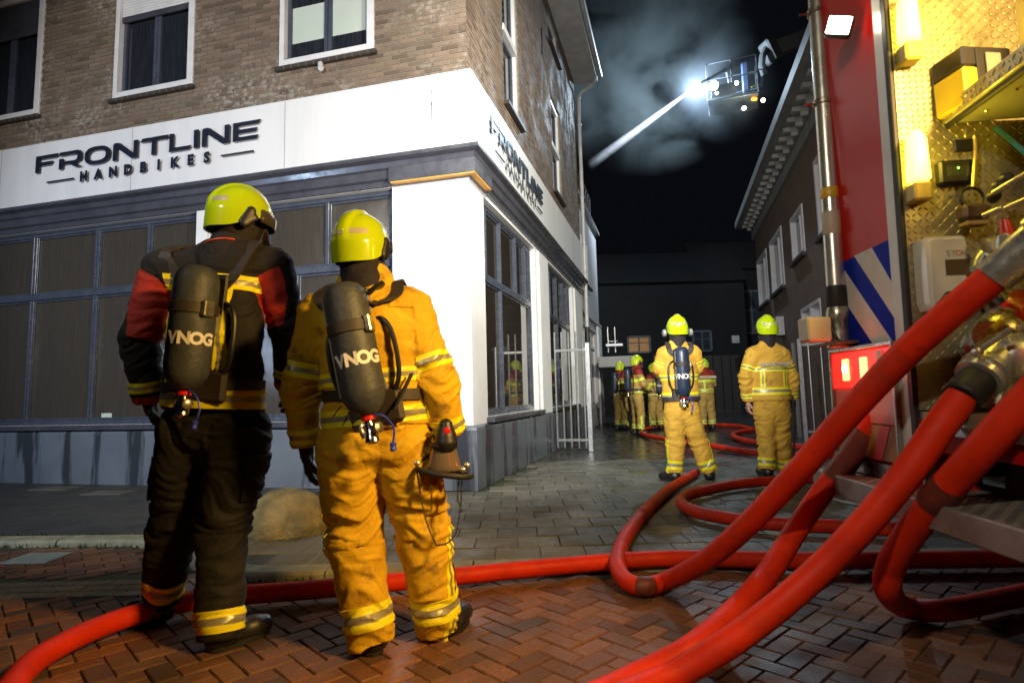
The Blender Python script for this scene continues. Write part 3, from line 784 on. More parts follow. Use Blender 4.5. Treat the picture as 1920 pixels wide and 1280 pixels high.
H1 = (*holes[0], 4.05, 5.15); H2 = (*holes[1], 3.75, 5.35); H3 = (*holes[2], 3.75, 5.35)
a_ = rp(1504, 600)[0]; b_ = rp(1540, 580)[0]; H4 = (min(a_, b_), max(a_, b_), 2.05, 2.85)
a_ = rp(1534, 400)[0]; H5 = (a_-1.2, a_, 4.0, 5.6)
wallgrid(RR, 2.5, 15.5, 0, zc, [H1, H2, H3, H4, H5], DBR, 'wall', rh)
for h_ in (H1, H2, H3, H5):
    f = MB(); bw = .09
    f.wbox(RR, h_[0], h_[0]+bw, -.14, .03, h_[2], h_[3]); f.wbox(RR, h_[1]-bw, h_[1], -.14, .03, h_[2], h_[3]); f.wbox(RR, h_[0]+bw, h_[1]-bw, -.14, .03, h_[2], h_[2]+bw); f.wbox(RR, h_[0]+bw, h_[1]-bw, -.14, .03, h_[3]-bw, h_[3])
    w_ = f.build('window', WHPAINT, rh)
    MB().wbox(RR, (h_[0]+h_[1])/2-.03, (h_[0]+h_[1])/2+.03, -.12, -.05, h_[2]+bw, h_[3]-bw).build('mullion', WHPAINT, w_)
    MB().wbox(RR, h_[0]+bw, h_[1]-bw, -.11, -.10, h_[2]+bw, h_[3]-bw).build('pane', GLASSU, w_)
    MB().wbox(RR, h_[0]-.05, h_[1]+.05, 0, .10, h_[2]-.09, h_[2]-.01).build('window_sill', SILL, rh)
f = MB(); h_ = H4
for u0_ in (h_[0], (h_[0]+h_[1])/2-.05, h_[1]-.08): f.wbox(RR, u0_, u0_+.09, -.24, .02, h_[2], h_[3])
f.wbox(RR, h_[0]+.09, h_[1]-.08, -.24, .03, h_[3]-.08, h_[3]-.002); w_ = f.build('window', WHPAINT, rh)
MB().wbox(RR, h_[0], h_[1], -.24, -.22, h_[2], h_[3]-.08).build('pane', GLASSU, w_)
CORN = pm('grey_cornice_paint', (.20, .195, .185), .6, c2=(.13, .13, .12), ns=4)
mb = MB(); mb.wbox(RR, 2.5, 15.7, .001, .08, zc-.30, zc); mb.wbox(RR, 2.5, 15.7, .0, .50, zc+.18, zc+.36); mb.wbox(RR, 2.5, 15.7, 0, .12, zc, zc+.18); mb.wbox(RR, 2.5, 15.7, .50, .60, zc+.20, zc+.42); mb.build('cornice', CORN, rh)
for k_ in range(26):
    u0_ = 2.7+k_*.5
    mb = MB(); mb.wbox(RR, u0_, u0_+.14, .121, .42, zc+.08, zc+.178, 0, .01); mb.wbox(RR, u0_+.02, u0_+.12, .121, .26, zc-.02, zc+.079, 0, .01); mb.build('corbel', pm('weathered_corbel', (.26, .255, .24), .7), rh)
mb = MB(); mb.add([KR+A*2.5+Z*(zc+.42)+B*.55, KR+A*15.7+Z*(zc+.42)+B*.55, KR+A*15.7+Z*(zc+3)-B*3, KR+A*2.5+Z*(zc+3)-B*3], [(0, 1, 2, 3)]); mb.build('roof', DARKWALL, rh)
# shutter edge beside the nearest window, meter cabinet
P = rp(1468, 612); cb_ = onplane(1468, 612, KR, B)
cbn = empty('meter_cabinet', cb_+B*.1, 'grey electricity cabinet on the dark brick house, right of the right firefighter\'s helmet', 'cabinet')
MB().wbox(RR, P[0]-.28, P[0]+.28, .0, .22, P[1]-.26, P[1]+.26, 0, .01).build('cabinet_body', GALV, cbn)
MB().wbox(RR, P[0]-.23, P[0]+.23, .221, .235, P[1]-.21, P[1]+.21, 0, .004).build('cabinet_door', pm('cabinet_grey', (.33, .34, .34), .5), cbn)
MB().wbox(RR, P[0]-.12, P[0]+.02, .236, .25, P[1]-.2, P[1]-.08).build('label_plate', WHPAINT, cbn)

# ================================================================== FAR HOUSES closing the alley
def farhouse(cx, cy, wd, ht, wins, label):
    e = empty('far_house', (cx, cy, 0), label, 'house')
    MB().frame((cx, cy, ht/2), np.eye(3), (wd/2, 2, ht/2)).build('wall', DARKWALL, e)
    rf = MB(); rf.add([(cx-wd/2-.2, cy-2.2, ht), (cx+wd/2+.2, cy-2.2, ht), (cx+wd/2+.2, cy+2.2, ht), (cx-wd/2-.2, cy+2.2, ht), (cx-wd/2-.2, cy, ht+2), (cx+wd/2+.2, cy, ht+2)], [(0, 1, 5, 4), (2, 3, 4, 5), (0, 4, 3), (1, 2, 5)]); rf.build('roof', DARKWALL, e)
    for x, z, w2, h2, mt in wins:
        f = MB(); yy = cy-2.02
        f.frame((x-w2/2, yy, z), np.eye(3), (.05, .05, h2/2)); f.frame((x+w2/2, yy, z), np.eye(3), (.05, .05, h2/2)); f.frame((x, yy, z), np.eye(3), (.035, .045, h2/2-.05))
        f.frame((x, yy-.001, z+h2/2), np.eye(3), (w2/2-.05, .05, .05)); f.frame((x, yy-.001, z-h2/2), np.eye(3), (w2/2-.05, .05, .05)); f.frame((x, yy, z+.1), np.eye(3), (w2/2-.05, .03, .02))
        w_ = f.build('window', pm('dim_frame', (.15, .14, .13), .6), e)
        MB().frame((x, yy+.01, z), np.eye(3), (w2/2, .006, h2/2)).build('pane', mt, w_)
LITW = pm('lit_window_glass', (.3, .2, .1), .4, emit=(1, .45, .14), es=.15)
BLW = pm('dim_blue_glass', (.05, .06, .08), .2)
WHB = pm('lamp_bulb', (1, 1, 1), .4, emit=(1, .6, .3), es=4)
p1 = at(1198, 646, 30); p2_ = at(1377, 590, 32); p3 = at(1406, 585, 32)
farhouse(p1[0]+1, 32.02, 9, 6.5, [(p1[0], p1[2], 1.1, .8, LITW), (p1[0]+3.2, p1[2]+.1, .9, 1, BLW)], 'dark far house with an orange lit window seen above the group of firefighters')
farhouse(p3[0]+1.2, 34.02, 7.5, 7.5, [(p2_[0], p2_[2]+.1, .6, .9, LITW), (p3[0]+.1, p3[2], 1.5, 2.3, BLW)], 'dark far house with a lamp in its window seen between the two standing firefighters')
mb = MB(); mb.frame(at(1377, 594, 31.9), np.eye(3), (.13, .03, .12)); o = mb.build('window_lamp', WHB, None, org=at(1377, 594, 31.9)); tag(o, 'small bright lamp glowing in the far house window between the firefighters', 'lamp')
mb = MB(); mb.tube([at(1330, 580, 31.5), at(1330, 592, 31.5)], .04, 6); o = mb.build('hanging_lamp', LITW, None, org=at(1330, 592, 31.5)); tag(o, 'dim narrow orange lamp in the dark above and right of the middle helmet', 'lamp')
o = MB().frame(at(1379, 636, 24), np.eye(3), (.14, .05, .15)).build('wall_box', pm('pale_box', (.5, .5, .48), .5), None, org=at(1379, 636, 24)); tag(o, 'pale square box on the dark fence behind the right firefighter', 'box')
# dark fence closing the alley on the right
fn = empty('yard_fence', (8.3, 24.6, 0), 'dark board fence across the back of the alley behind the firefighters', 'fence')
for k_ in range(16):
    x = 5.9+k_*.36
    MB().frame((x, 24.5, 1.2), np.eye(3), (.16, .03, 1.2), 0, .005).build('board', pm('dark_fence_board', (.045, .038, .034), .8, bs=.3), fn)
for k_ in range(4): MB().frame((5.8+k_*1.8, 24.42, 1.25), np.eye(3), (.04, .04, 1.25)).build('post', IRON, fn)

# ================================================================== GATES
def gate(p0, dirv, n, wid, ztop, label, big, tpx=.04):
    e = empty('steel_gate', p0, label, 'gate', 'galvanised gates at the alley mouth')
    p0 = np.array(p0, float); d = np.array(dirv, float); d /= np.linalg.norm(d); nn = np.array([-d[1], d[0], 0])
    MB().frame(p0+d*wid+Z*(ztop/2), (d, nn, Z), (tpx, tpx, ztop/2), 0, .004).build('post', GALV, e)
    for z_ in (.20, ztop-.12):
        MB().frame(p0+d*wid/2+Z*z_, (d, nn, Z), (wid/2-tpx, .02, .022), 0, .003).build('rail', GALV, e)
    for k_ in range(n):
        q = p0+d*(wid*(k_+.35)/n)
        MB().tube([q+Z*.06, q+Z*(ztop+.22)], .016, 8).build('bar', GALV, e, smooth=True)
    return e
gpp = gp(1109, 846); gh = gp(1040, 838)
g0 = K+A*4.34-B*.07
gate(g0, gpp-g0, 5, np.linalg.norm((gpp-g0)[:2]), 1.93, 'open galvanised bar gate hinged on the white pilaster of the shop', True)
rg = gp(1514, 829); rgd = A*(-.25)-B*.97
gate(rg+(-B)*.95+A*(-.55), -(-B*.95+A*(-.55)), 5, 1.1, 1.95, 'open galvanised bar gate between the right firefighter and the fire truck', True)
mb = MB(); q = gp(1500, 822); mb.frame(q+Z*.97, np.eye(3), (.03, .03, .97), 0, .003); o = mb.build('gate_post', GALV, None, org=q); tag(o, 'thin galvanised post standing just left of the gate by the truck', 'post')

# ================================================================== BOULDER
rc_ = gp(527, 1006); RCX = (rc_[0]+.0, rc_[1]+.16)
bm = bmesh.new(); bmesh.ops.create_icosphere(bm, subdivisions=5, radius=1)
for v in bm.verts:
    p = v.co.copy(); n_ = mnoise.noise(p*1.1+Vector((3, 1, 7)))*.10+mnoise.noise(p*3+Vector((1, 9, 2)))*.035+mnoise.noise(p*9)*.010
    p *= 1+n_; v.co = (p.x*.335, p.y*.27, max(p.z, -.2)*.285+.05)
me = bpy.data.meshes.new('boulder'); bm.to_mesh(me); bm.free(); me.materials.append(STONE)
me.polygons.foreach_set('use_smooth', [True]*len(me.polygons))
o = bpy.data.objects.new('boulder', me); COL.objects.link(o); o.location = (RCX[0], RCX[1], 0)
tag(o, 'rounded mossy boulder on the pavement between the two near firefighters', 'boulder')
# ================================================================== FIRE TRUCK
ZT = Z+DT*.035; ZT = ZT/np.linalg.norm(ZT); TR = (T0, DT, NT)
def tsolve(P):    # world -> (u,o,z) in the truck basis
    M3 = np.array([DT, NT, ZT]).T; return np.linalg.solve(M3, P-T0)
def tp(x, y, off=0.): P = onplane(x, y, T0+NT*off, NT); q = tsolve(P); return q[0], q[2]
UW = .62
def tq(x, y, u=UW): P = onplane(x, y, T0+DT*u, np.cross(NT, ZT)); q = tsolve(P); return q[1], q[2]
def nrm_(v): return v/np.linalg.norm(v)
def TP(u, o, z): return T0+DT*u+NT*o+ZT*z
class TB(MB):
    def tb(s, u0, u1, o0, o1, z0, z1, mi=0, bev=0.):
        return s.frame(TP((u0+u1)/2, (o0+o1)/2, (z0+z1)/2), (DT, NT, ZT), (abs(u1-u0)/2, abs(o1-o0)/2, abs(z1-z0)/2), mi, bev)
REDPAINT = pm('red_vehicle_paint', (.50, .008, .005), .28, c2=(.44, .006, .004), ns=2, coat=.0, spec=.10)
BLUEST = pm('blue_reflective_sheet', (.010, .030, .42), .6, spec=.08)
WHST = pm('white_reflective_sheet', (.74, .74, .68), .6, spec=.08)
TREAD = pm('aluminium_tread_plate', (.40, .36, .22), .40, .6, c2=(.28, .25, .15), ns=7, bs=.12, bsc=90, rv=.12)
SHELFM = pm('painted_shelf_underside', (.55, .55, .42), .5, c2=(.48, .48, .36), ns=6)
ORANGEF = pm('orange_reflector', (.6, .10, .01), .3, coat=.5)
YELL_L = pm('yellow_compartment_lamp', (1, .9, .4), .3, emit=(1, .74, .07), es=7)
CREAM = pm('cream_box_plastic', (.55, .50, .32), .4)
truck = empty('fire_truck', T0+DT*1.2, 'red fire truck with blue and white diagonal stripes and open yellow lit pump compartment', 'fire truck')
WB = .575   # near edge of the stripes panel
TB().tb(0, .515, -.35, 0, .72, 3.5, 0, .01).build('rear_panel', REDPAINT, truck)
TB().tb(.516, .585, -.35, .012, .70, 3.5, 0, .006).build('white_door_frame', pm('frame_white', (.55, .55, .5), .3), truck)
TB().tb(.586, .617, -.35, .016, .70, 3.5, 0, .004).build('black_seal', RUBBER, truck)
TB().tb(0.0, .6, -2.4, -.355, .72, 3.5).build('side_body', REDPAINT, truck)
# blue field and white diagonals, clipped to the panel, proud of the paint
def stripe(px, name, mt, d):
    pts = [tp(*p) for p in px]
    pts = [(min(max(u, .003), .512), z) for u, z in pts]
    mb = MB(); mb.prism(pts, T0, DT, ZT, NT, .0002, d); return mb.build(name, mt, truck, recalc=True)
zb_ = tp(1600, 484)[1]
mb = MB(); mb.prism([(.003, 1.215), (.512, 1.215), (.512, zb_+.01), (.003, zb_)], T0, DT, ZT, NT, .0002, .0015); mb.build('blue_stripe', BLUEST, truck, recalc=True)
q = lambda x, y: (x/2.782+1480, y/2.783+400)
def cl(pts, lo, hi):     # clip polygon to lo<=u<=hi
    for sgn, lim in ((1, lo), (-1, hi)):
        out = []
        for i in range(len(pts)):
            a_, b_ = pts[i], pts[(i+1) % len(pts)]; fa, fb = sgn*(a_[0]-lim), sgn*(b_[0]-lim)
            if fa >= 0: out.append(a_)
            if fa*fb < 0: t_ = fa/(fa-fb); out.append((a_[0]+(b_[0]-a_[0])*t_, a_[1]+(b_[1]-a_[1])*t_))
        pts = out
    return pts
def stripe2(px, name, mt, d):
    pts = cl([tp(*q(*p)) for p in px], .004, .511); pts = [(u, max(1.217, min(z, zb_+.008))) for u, z in pts]
    MB().prism(pts, T0, DT, ZT, NT, .0016, d).build(name, mt, truck, recalc=True)
stripe2([(340, 213), (432, 178), (600, 470), (600, 620)], 'white_stripe', WHST, .003)
stripe2([(190, 110), (292, 300), (545, 690), (445, 702), (305, 478), (190, 300)][1:5]+[], 'white_stripe', WHST, .0034)
stripe2([(140, 460), (200, 480), (330, 700), (250, 760)], 'white_stripe', WHST, .003)
# recess: far wall (faces the camera), floor, back, roof
TB().tb(.600, .6195, -2.4, -.352, .95, 3.5).build('compartment_wall', TREAD, truck)
TB().tb(.618, .622, -.36, -.0, .95, 3.5).build('compartment_wall', TREAD, truck)
TB().tb(.622, 2.6, -2.4, .0, .90, .945).build('compartment_floor', TREAD, truck)
TB().tb(.62, 2.6, -2.45, -2.4, .7, 3.5).build('compartment_back', TREAD, truck)
TB().tb(.62, 2.6, -2.4, -.02, 2.95, 3.0).build('compartment_roof', TREAD, truck)
TB().tb(2.6, 2.66, -2.4, .0, .7, 3.5).build('side_body', REDPAINT, truck)
TB().tb(0, 2.66, -2.45, -.001, 3.5, 3.56).build('roof', REDPAINT, truck)
# raised lens bumps of the tread plate
mb = MB()
def lens(c, ax, up_, n, L=.0135, w_=.0042, h=.0026):
    P = [c-ax*L, c-up_*w_, c+ax*L, c+up_*w_, c-ax*L*.45+n*h, c+ax*L*.45+n*h]
    mb.add(P, [(0, 1, 5, 4), (1, 2, 5), (2, 3, 5), (3, 0, 4, 5), ][:0]+[(0, 1, 4), (1, 5, 4), (1, 2, 5), (2, 3, 5), (3, 4, 5), (3, 0, 4)])
nrm = np.cross(NT, ZT); nrm = nrm if nrm@DT > 0 else -nrm
pt = .0285
for i in range(-1, 50):
    for j in range(0, 72):
        o_ = -.01-i*pt*.8; z_ = .96+j*pt*.8
        if o_ < -1.0 or o_ > -.004 or z_ > 3.0: continue
        s_ = 1 if (i+j) % 2 else -1
        a_ = (-NT+ZT*s_*1.0); a_ /= np.linalg.norm(a_); u_ = np.cross(nrm, a_)
        lens(T0+DT*.622+NT*o_+ZT*z_, a_, u_, nrm)
tag(mb.build('tread_bumps', TREAD, truck), kind='stuff')
# strip lamps
for (x0, y0, x1, y1) in ((1686, 8, 1690, 95), (1703, 258, 1706, 350)):
    o0, z0 = tq(x0, y1); o1, z1 = tq(x1, y0); oc = tq((x0+x1)/2, (y0+y1)/2)[0]
    mb = MB(); mb.lathe(TP(UW+.05, oc, z0-.0), ZT, [(0, .028), (.01, .040), (z1-z0-.03, .034), (z1-z0, .020)], 20); mb.build('compartment_lamp', YELL_L, truck, smooth=True)
    TB().tb(UW+.005, UW+.075, oc-.035, oc+.03, z0-.075, z0-.003, 0, .008).build('lamp_base', pm('yellow_lamp_base', (.55, .42, .08), .4), truck)
    lamp('POINT', 'compartment_lamp_light', tuple(TP(UW+.10, oc-.0, (z0+z1)/2)), None, 3, (1, .70, .03), .035)
# shelf with tread lip, underside, black seal
sa = tp(1742, 246, -.155); zs_ = sa[1]
E0 = TP(UW+.003, -.155, zs_)
E1 = onplane(1921, 112, E0, np.array([0, 0, 1.]))      # same height further along: horizontal shelf
sd = E1-E0; sL = np.linalg.norm(sd); sd /= sL
if sd@DT < .3: sd = DT*.93-NT*.3; sd /= np.linalg.norm(sd)
sn = np.cross(Z, sd); sn = sn if sn@NT > 0 else -sn
sdn = math.atan2(sd@NT, sd@DT)
print('shelf', sd@DT, sd@NT, sL)
def sh(name, mat, u0, u1, o0, o1, z0, z1, bev=.002, rc=True): return MB().frame(E0+sd*(u0+u1)/2+sn*(o0+o1)/2+Z*(z0+z1)/2, (sd, sn, Z), (abs(u1-u0)/2, abs(o1-o0)/2, abs(z1-z0)/2), 0, bev).build(name, mat, truck)
sh('shelf', SHELFM, 0, 1.4, -1.0, -.012, -.004, .004)
sh('shelf_lip', TREAD, 0, 1.4, -.010, -.004, -.004, .055)
sh('shelf_seal', RUBBER, 0, 1.4, -.030, -.012, -.028, -.006, .006)
mb = MB()
for k_ in range(46):
    for j_ in range(2):
        s_ = 1 if (k_+j_) % 2 else -1; a_ = sd+Z*s_; a_ /= np.linalg.norm(a_)
        lens(E0+sd*(.012+k_*.024)+sn*(-.0035)+Z*(.010+j_*.026), a_, np.cross(sn, a_), sn, .012, .0035, .0022)
tag(mb.build('lip_bumps', TREAD, truck), kind='stuff')
for k_ in range(5):
    for j_ in range(3):
        MB().lathe(E0+sd*(.1+k_*.16)-sn*(.1+.17*j_)-Z*.012, Z, [(0, .004), (.004, .006), (.008, .006)], 8).build('rivet', STEEL, truck)
# upright tread bracket at the right edge
P = tp(1900, 90, -.3)
TB().tb(P[0]-.02, P[0]+.20, -.34, -.335, zs_+.03, zs_+.36, 0).build('tread_bracket', TREAD, truck)
# yellow and black tool case on the shelf
zc0 = zs_+.006
cn = onplane(1812, 172, np.array([0, 0, zc0+.04]), Z); cf = onplane(1752, 207, np.array([0, 0, zc0+.04]), Z)
c1d = nrm_(cf-cn); c1L = min(.34, np.linalg.norm(cf-cn)); c2d = np.cross(c1d, Z); c2d = c2d if c2d[0] > 0 else -c2d
ztp = at(1806, 84, cn[1])[2]; chh = min(.24, max(.14, ztp-zc0)); cn = np.array([cn[0], cn[1], zc0])
tcs = empty('tool_case', cn, 'yellow and black power tool case lying on the upper shelf of the truck', 'case')
def cs(name, mat, a0, a1, b0, b1, z0, z1, bev=.008): return MB().frame(cn+c1d*(a0+a1)/2+c2d*(b0+b1)/2+Z*(z0+z1)/2, (c1d, c2d, Z), (abs(a1-a0)/2, abs(b1-b0)/2, abs(z1-z0)/2), 0, bev).build(name, mat, tcs)
CY = pm('case_yellow', (.72, .55, .03), .4)
print('case', c1L, chh, ztp-zc0)
cs('case_body', CY, 0, c1L, 0, .20, 0, chh*.64); cs('case_lid', BLACK, 0, c1L, 0, .20, chh*.645, chh)
cs('case_front', BLACK, -.006, -.0005, .05, .19, .02, chh*.95, .003); cs('latch', pm('case_grey', (.2, .2, .18), .5), -.016, -.0065, .08, .14, chh*.45, chh*.85, .003)
# control box, square magnet, hanging hook with wheel block
o_, z_ = tq(1777, 329)
cbx = TB().tb(UW+.004, UW+.045, o_-.075, o_+.055, z_-.045, z_+.045, 0, .008).build('control_box', BLACK, truck)
TB().tb(UW+.0455, UW+.047, o_-.05, o_+.03, z_-.02, z_+.02).build('display', pm('dim_display', (.05, .06, .03), .2), cbx)
TB().tb(UW+.0472, UW+.049, o_-.012, o_-.006, z_+.008, z_+.014).build('status_light', pm('green_led', (.1, 1, .1), .4, emit=(.3, 1, .1), es=6), cbx)
o_, z_ = tq(1804, 275); TB().tb(UW+.004, UW+.014, o_-.035, o_+.035, z_-.023, z_+.023, 0, .003).build('square_plate', BLACK, truck)
hk = []
for x, y in ((1812, 238), (1811, 255), (1816, 256), (1826, 255), (1829, 275), (1827, 310), (1824, 350)):
    o_, z_ = tq(x, y, UW+.06); hk.append(TP(UW+.06, o_, z_))
mb = MB(); mb.tube(spline(hk, 5), .0065, 8); hkk = mb.build('hook', pm('yellowed_steel', (.5, .42, .2), .35, .8), truck, smooth=True)
o_, z_ = tq(1822, 372, UW+.06); cen = TP(UW+.06, o_, z_)
mb = MB(); mb.tube([cen+(-NT*math.cos(a_)+ZT*math.sin(a_))*.040 for a_ in np.linspace(0, 2*math.pi, 25)], .005, 8, caps=False); mb.build('ring', BLACK, hkk, smooth=True)
TB().tb(UW+.03, UW+.09, o_-.048, o_+.048, z_-.085, z_-.025, 0, .012).build('rubber_block', pm('brown_rubber_block', (.09, .05, .03), .5), hkk)
TB().tb(UW+.035, UW+.085, o_-.04, o_+.04, z_-.105, z_-.088, 0, .004).build('wood_block', pm('block_wood', (.4, .27, .1), .6), hkk)
# soap dispenser
P00 = tq(1709, 455); P11 = tq(1794, 585)
dsp_c = TP(UW, (P00[0]+P11[0])/2, (P00[1]+P11[1])/2); hw_ = abs(P00[0]-P11[0])/2; hh_ = abs(P00[1]-P11[1])/2
DW = pm('dispenser_white', (.72, .70, .60), .25, coat=.3)
prof = [(-hw_, -hh_*.75), (-hw_*.85, -hh_*.98), (-hw_*.55, -hh_*.85), (-hw_*.2, -hh_*.62), (hw_*.5, -hh_*.6), (hw_*.75, -hh_*.7), (hw_*.92, -hh_*.5), (hw_, hh_*.8), (hw_*.85, hh_), (-hw_*.9, hh_), (-hw_, hh_*.9)]
mb = MB(); mb.prism([(-a_, b_) for a_, b_ in prof], dsp_c, NT, ZT, DT, .004, .095)
dso = mb.build('soap_dispenser', DW, truck, recalc=True)
bm = bmesh.new(); bm.from_mesh(dso.data); bmesh.ops.bevel(bm, geom=[e for e in bm.edges if all((tsolve(np.array(v.co[:])+ORG[truck.name])[0] > UW+.08) for v in e.verts)], offset=.014, segments=3, affect='EDGES'); bm.to_mesh(dso.data); bm.free()
dso.data.polygons.foreach_set('use_smooth', [True]*len(dso.data.polygons)); dso.data.set_sharp_from_angle(angle=R_(40))
TB().tb(UW+.0952, UW+.098, P11[0]+.004, P11[0]+hw_*1.22, P11[1]+hh_*.92, P11[1]+hh_*1.34).build('sight_window', pm('smoked_window', (.12, .08, .04), .15), dso)
for k_, (ch, colr) in enumerate(zip('STOKO', ((.30, .32, .38), (.30, .32, .38), (.7, .12, .03), (.30, .32, .38), (.30, .32, .38)))):
    textobj(ch, 'print_letter', .030, pm('print_%d' % (2 if k_ == 2 else 1), colr, .5), dso, dsp_c-NT*(k_*.0185-.004)+ZT*hh_*.50, -NT, ZT, DT, .0975)
mb = MB(); mb.tube([dsp_c-ZT*hh_*.75-NT*hw_*.1+DT*.05, dsp_c-ZT*hh_*.95+NT*hw_*.25+DT*.06, dsp_c-ZT*hh_*.98+NT*hw_*.4+DT*.05], .014, 8); mb.build('push_lever', BLACK, dso, smooth=True)
# dark pump body filling the back of the bay, blue handled tool, lime box
TB().tb(.9, 2.5, -1.9, -.75, 1.0, 1.75, 0, .05).build('pump_housing', pm('pump_cast_grey', (.10, .09, .07), .5, .5, ns=6), truck)
P = tq(1895, 262, UW+.1); mb = MB(); mb.tube([TP(UW+.1, P[0]+.05, P[1]+.05), TP(UW+.1, P[0], P[1]), TP(UW+.1, P[0]-.06, P[1]-.07)], .009, 8); mb.build('blue_handle', pm('blue_grip', (.02, .22, .45), .4), truck, smooth=True)
TB().tb(UW+.12, UW+.3, tq(1912, 270)[0]-.2, tq(1912, 270)[0]+.01, tq(1912, 300)[1]-.08, tq(1912, 230)[1]+.02, 0, .01).build('lime_cover', pm('lime_plastic', (.5, .62, .06), .5), truck)
# lower body: frames, red bar, tail light cluster, chevron plate, step
TB().tb(.63, 2.6, -.03, .012, .865, .90, 0, .003).build('sill_profile', ALU, truck)
TB().tb(.66, 2.6, -.06, -.02, .80, .862).build('red_bar', REDPAINT, truck)
TB().tb(.63, .645, -.03, .012, .55, .865, 0, .002).build('locker_frame', ALU, truck)
TB().tb(.56, .628, -.2, .0, .55, .92).build('red_corner_post', REDPAINT, truck)
TB().tb(.65, 2.6, -2.0, -.35, .35, .80).build('chassis', BLACK, truck)
for x_ in (.85, 1.5):
    mb = MB(); mb.lathe(TP(x_, -.34, .70), NT, [(0, .09), (.10, .10), (.16, .085), (.165, .06)], 20); mb.build('capped_outlet', RUBBER, truck, smooth=True)
tl0 = tp(1566, 668, .02); tl1 = tp(1690, 640, .02)
TLZ0, TLZ1 = .955, 1.205
mb = TB(); mb.tb(-.03, .52, .002, .03, TLZ1, TLZ1+.018, 0, .003); mb.tb(-.03, -.012, .002, .03, .70, TLZ1, 0, .003); mb.tb(.505, .52, .002, .03, .70, TLZ1, 0, .003); mb.build('light_frame', ALU, truck)
tl = TB().tb(-.010, .50, .003, .022, 1.035, TLZ1-.004, 0, .004).build('tail_light', pm('red_lens_lit', (.5, .01, .01), .15, emit=(1, .02, .01), es=1.3), truck)
for u_ in (.10, .26):
    cb_o = TP(u_+.03, .0305, 1.125); MB().lathe(cb_o, NT, [(0, .024), (.003, .022), (.005, .014)], 16).build('hot_bulb', pm('hot_bulb_core', (1, .7, .3), .3, emit=(1, .62, .25), es=9 if u_ < .2 else 3), tl) if u_ < .2 else None
    TB().tb(u_, u_+.06, .0225, .030, 1.07, TLZ1-.035, 0, .004).build('bulb_window', pm('hot_bulb', (1, .4, .1), .3, emit=(1, .28 if u_ > .2 else .42, .05 if u_ > .2 else .16), es=1.7 if u_ > .2 else 2.6), tl)
TB().tb(.40, .44, .0225, .03, 1.14, 1.19, 0, .004).build('white_reflector', WHST, tl)
TB().tb(-.010, .50, .003, .018, .885, 1.031, 0, .003).build('orange_reflector', ORANGEF, truck)
TB().tb(-.010, .50, .003, .016, .735, .881, 0, .003).build('chevron_plate', pm('ochre_plate', (.32, .16, .02), .4), truck)
for u_ in (.05, .30):
    MB().prism([(u_, .737), (u_+.07, .737), (u_+.15, .879), (u_+.08, .879)], T0, DT, ZT, NT, .0163, .018).build('chevron', pm('red_sheet', (.6, .02, .01), .3), truck, recalc=True)
TB().tb(-.05, 2.7, -.30, .13, .565, .655, 0, .006).build('rear_step', pm('galvanised_step', (.36, .35, .34), .45, .6, c2=(.26, .25, .24), ns=12, bs=.2, bsc=50, rv=.1), truck)
TB().tb(-.01, .56, -.1, .005, .66, .72).build('step_riser', ALU, truck)
mb = MB()
for i in range(90):
    for j in range(10):
        s_ = 1 if (i+j) % 2 else -1; a_ = DT+NT*s_; a_ /= np.linalg.norm(a_)
        lens(TP(-.03+i*.03, -.14+j*.027, .655), a_, np.cross(Z, a_), Z, .012, .004, .0025)
tag(mb.build('step_bumps', TREAD, truck), kind='stuff')
# mast pole on the corner, clamp, light, boxes
m0 = at(1532, 0, 2.78); m1 = at(1569, 560, 2.74)
md = (m1-m0)/np.linalg.norm(m1-m0)
mb = MB(); mb.tube([m0-md*.5, m0, m0+(m1-m0)*.5, m0+(m1-m0)*.965], .041, 24); pole = mb.build('light_mast', pm('mast_aluminium', (.62, .60, .52), .30, .75, c2=(.52, .50, .44), ns=5, bs=.03, rv=.06), truck, smooth=True)
MB().lathe(m0+(m1-m0)*.962, md, [(0, .046), (.09, .047), (.10, .04)], 24).build('mast_collar', RUBBER, pole, smooth=True)
MB().lathe(m0+(m1-m0)*.995+md*.05, md, [(0, .044), (.02, .050), (.05, .050), (.07, .044), (.16, .046), (.17, .055), (.185, .055)], 24).build('mast_base', BRASSY, pole, smooth=True)
ycol = pm('yellow_tape', (.75, .45, .03), .4)
q_ = m0+(m1-m0)*(370-0)/560; MB().lathe(q_-md*.018, md, [(0, .0415), (.001, .0422), (.05, .0422), (.051, .0415)], 24).build('yellow_band', ycol, pole, smooth=True)
q_ = m0+(m1-m0)*(425-0)/560; MB().lathe(q_-md*.05, md, [(0, .0412), (.001, .0418), (.11, .0418), (.111, .0412)], 24).build('label_band', pm('faded_label', (.5, .42, .3), .5), pole, smooth=True)
for fy in (25, 202):
    q_ = m0+(m1-m0)*fy/560
    MB().lathe(q_-md*.012, md, [(0, .044), (.002, .050), (.026, .050), (.028, .044)], 24).build('mast_clamp', BRASSY, pole, smooth=True)
    a_ = np.array([1., -.25, 0]); a_ /= np.linalg.norm(a_)
    MB().frame(q_+a_*.07+md*0, (a_, np.cross(a_, md), md), (.05, .045, .006), 0, .002).build('clamp_arm', BRASSY, pole)
    MB().frame(q_+a_*.118, (a_, np.cross(a_, md), md), (.004, .05, .035), 0, .001).build('clamp_plate', BRASSY, pole)
    mb = MB(); mb.tube([q_-a_*.085, q_-a_*.04], .006, 8); mb.build('clamp_bolt', STEEL, pole, smooth=True)
q_ = at(1540, 618, 2.72); MB().frame(q_-np.array([.03, 0, 0]), np.eye(3), (.055, .05, .055), 0, .008).build('junction_box', CREAM, truck)
q1 = at(1557, 612, 2.68); q2 = at(1600, 655, 2.70); q3 = at(1640, 610, 2.6)
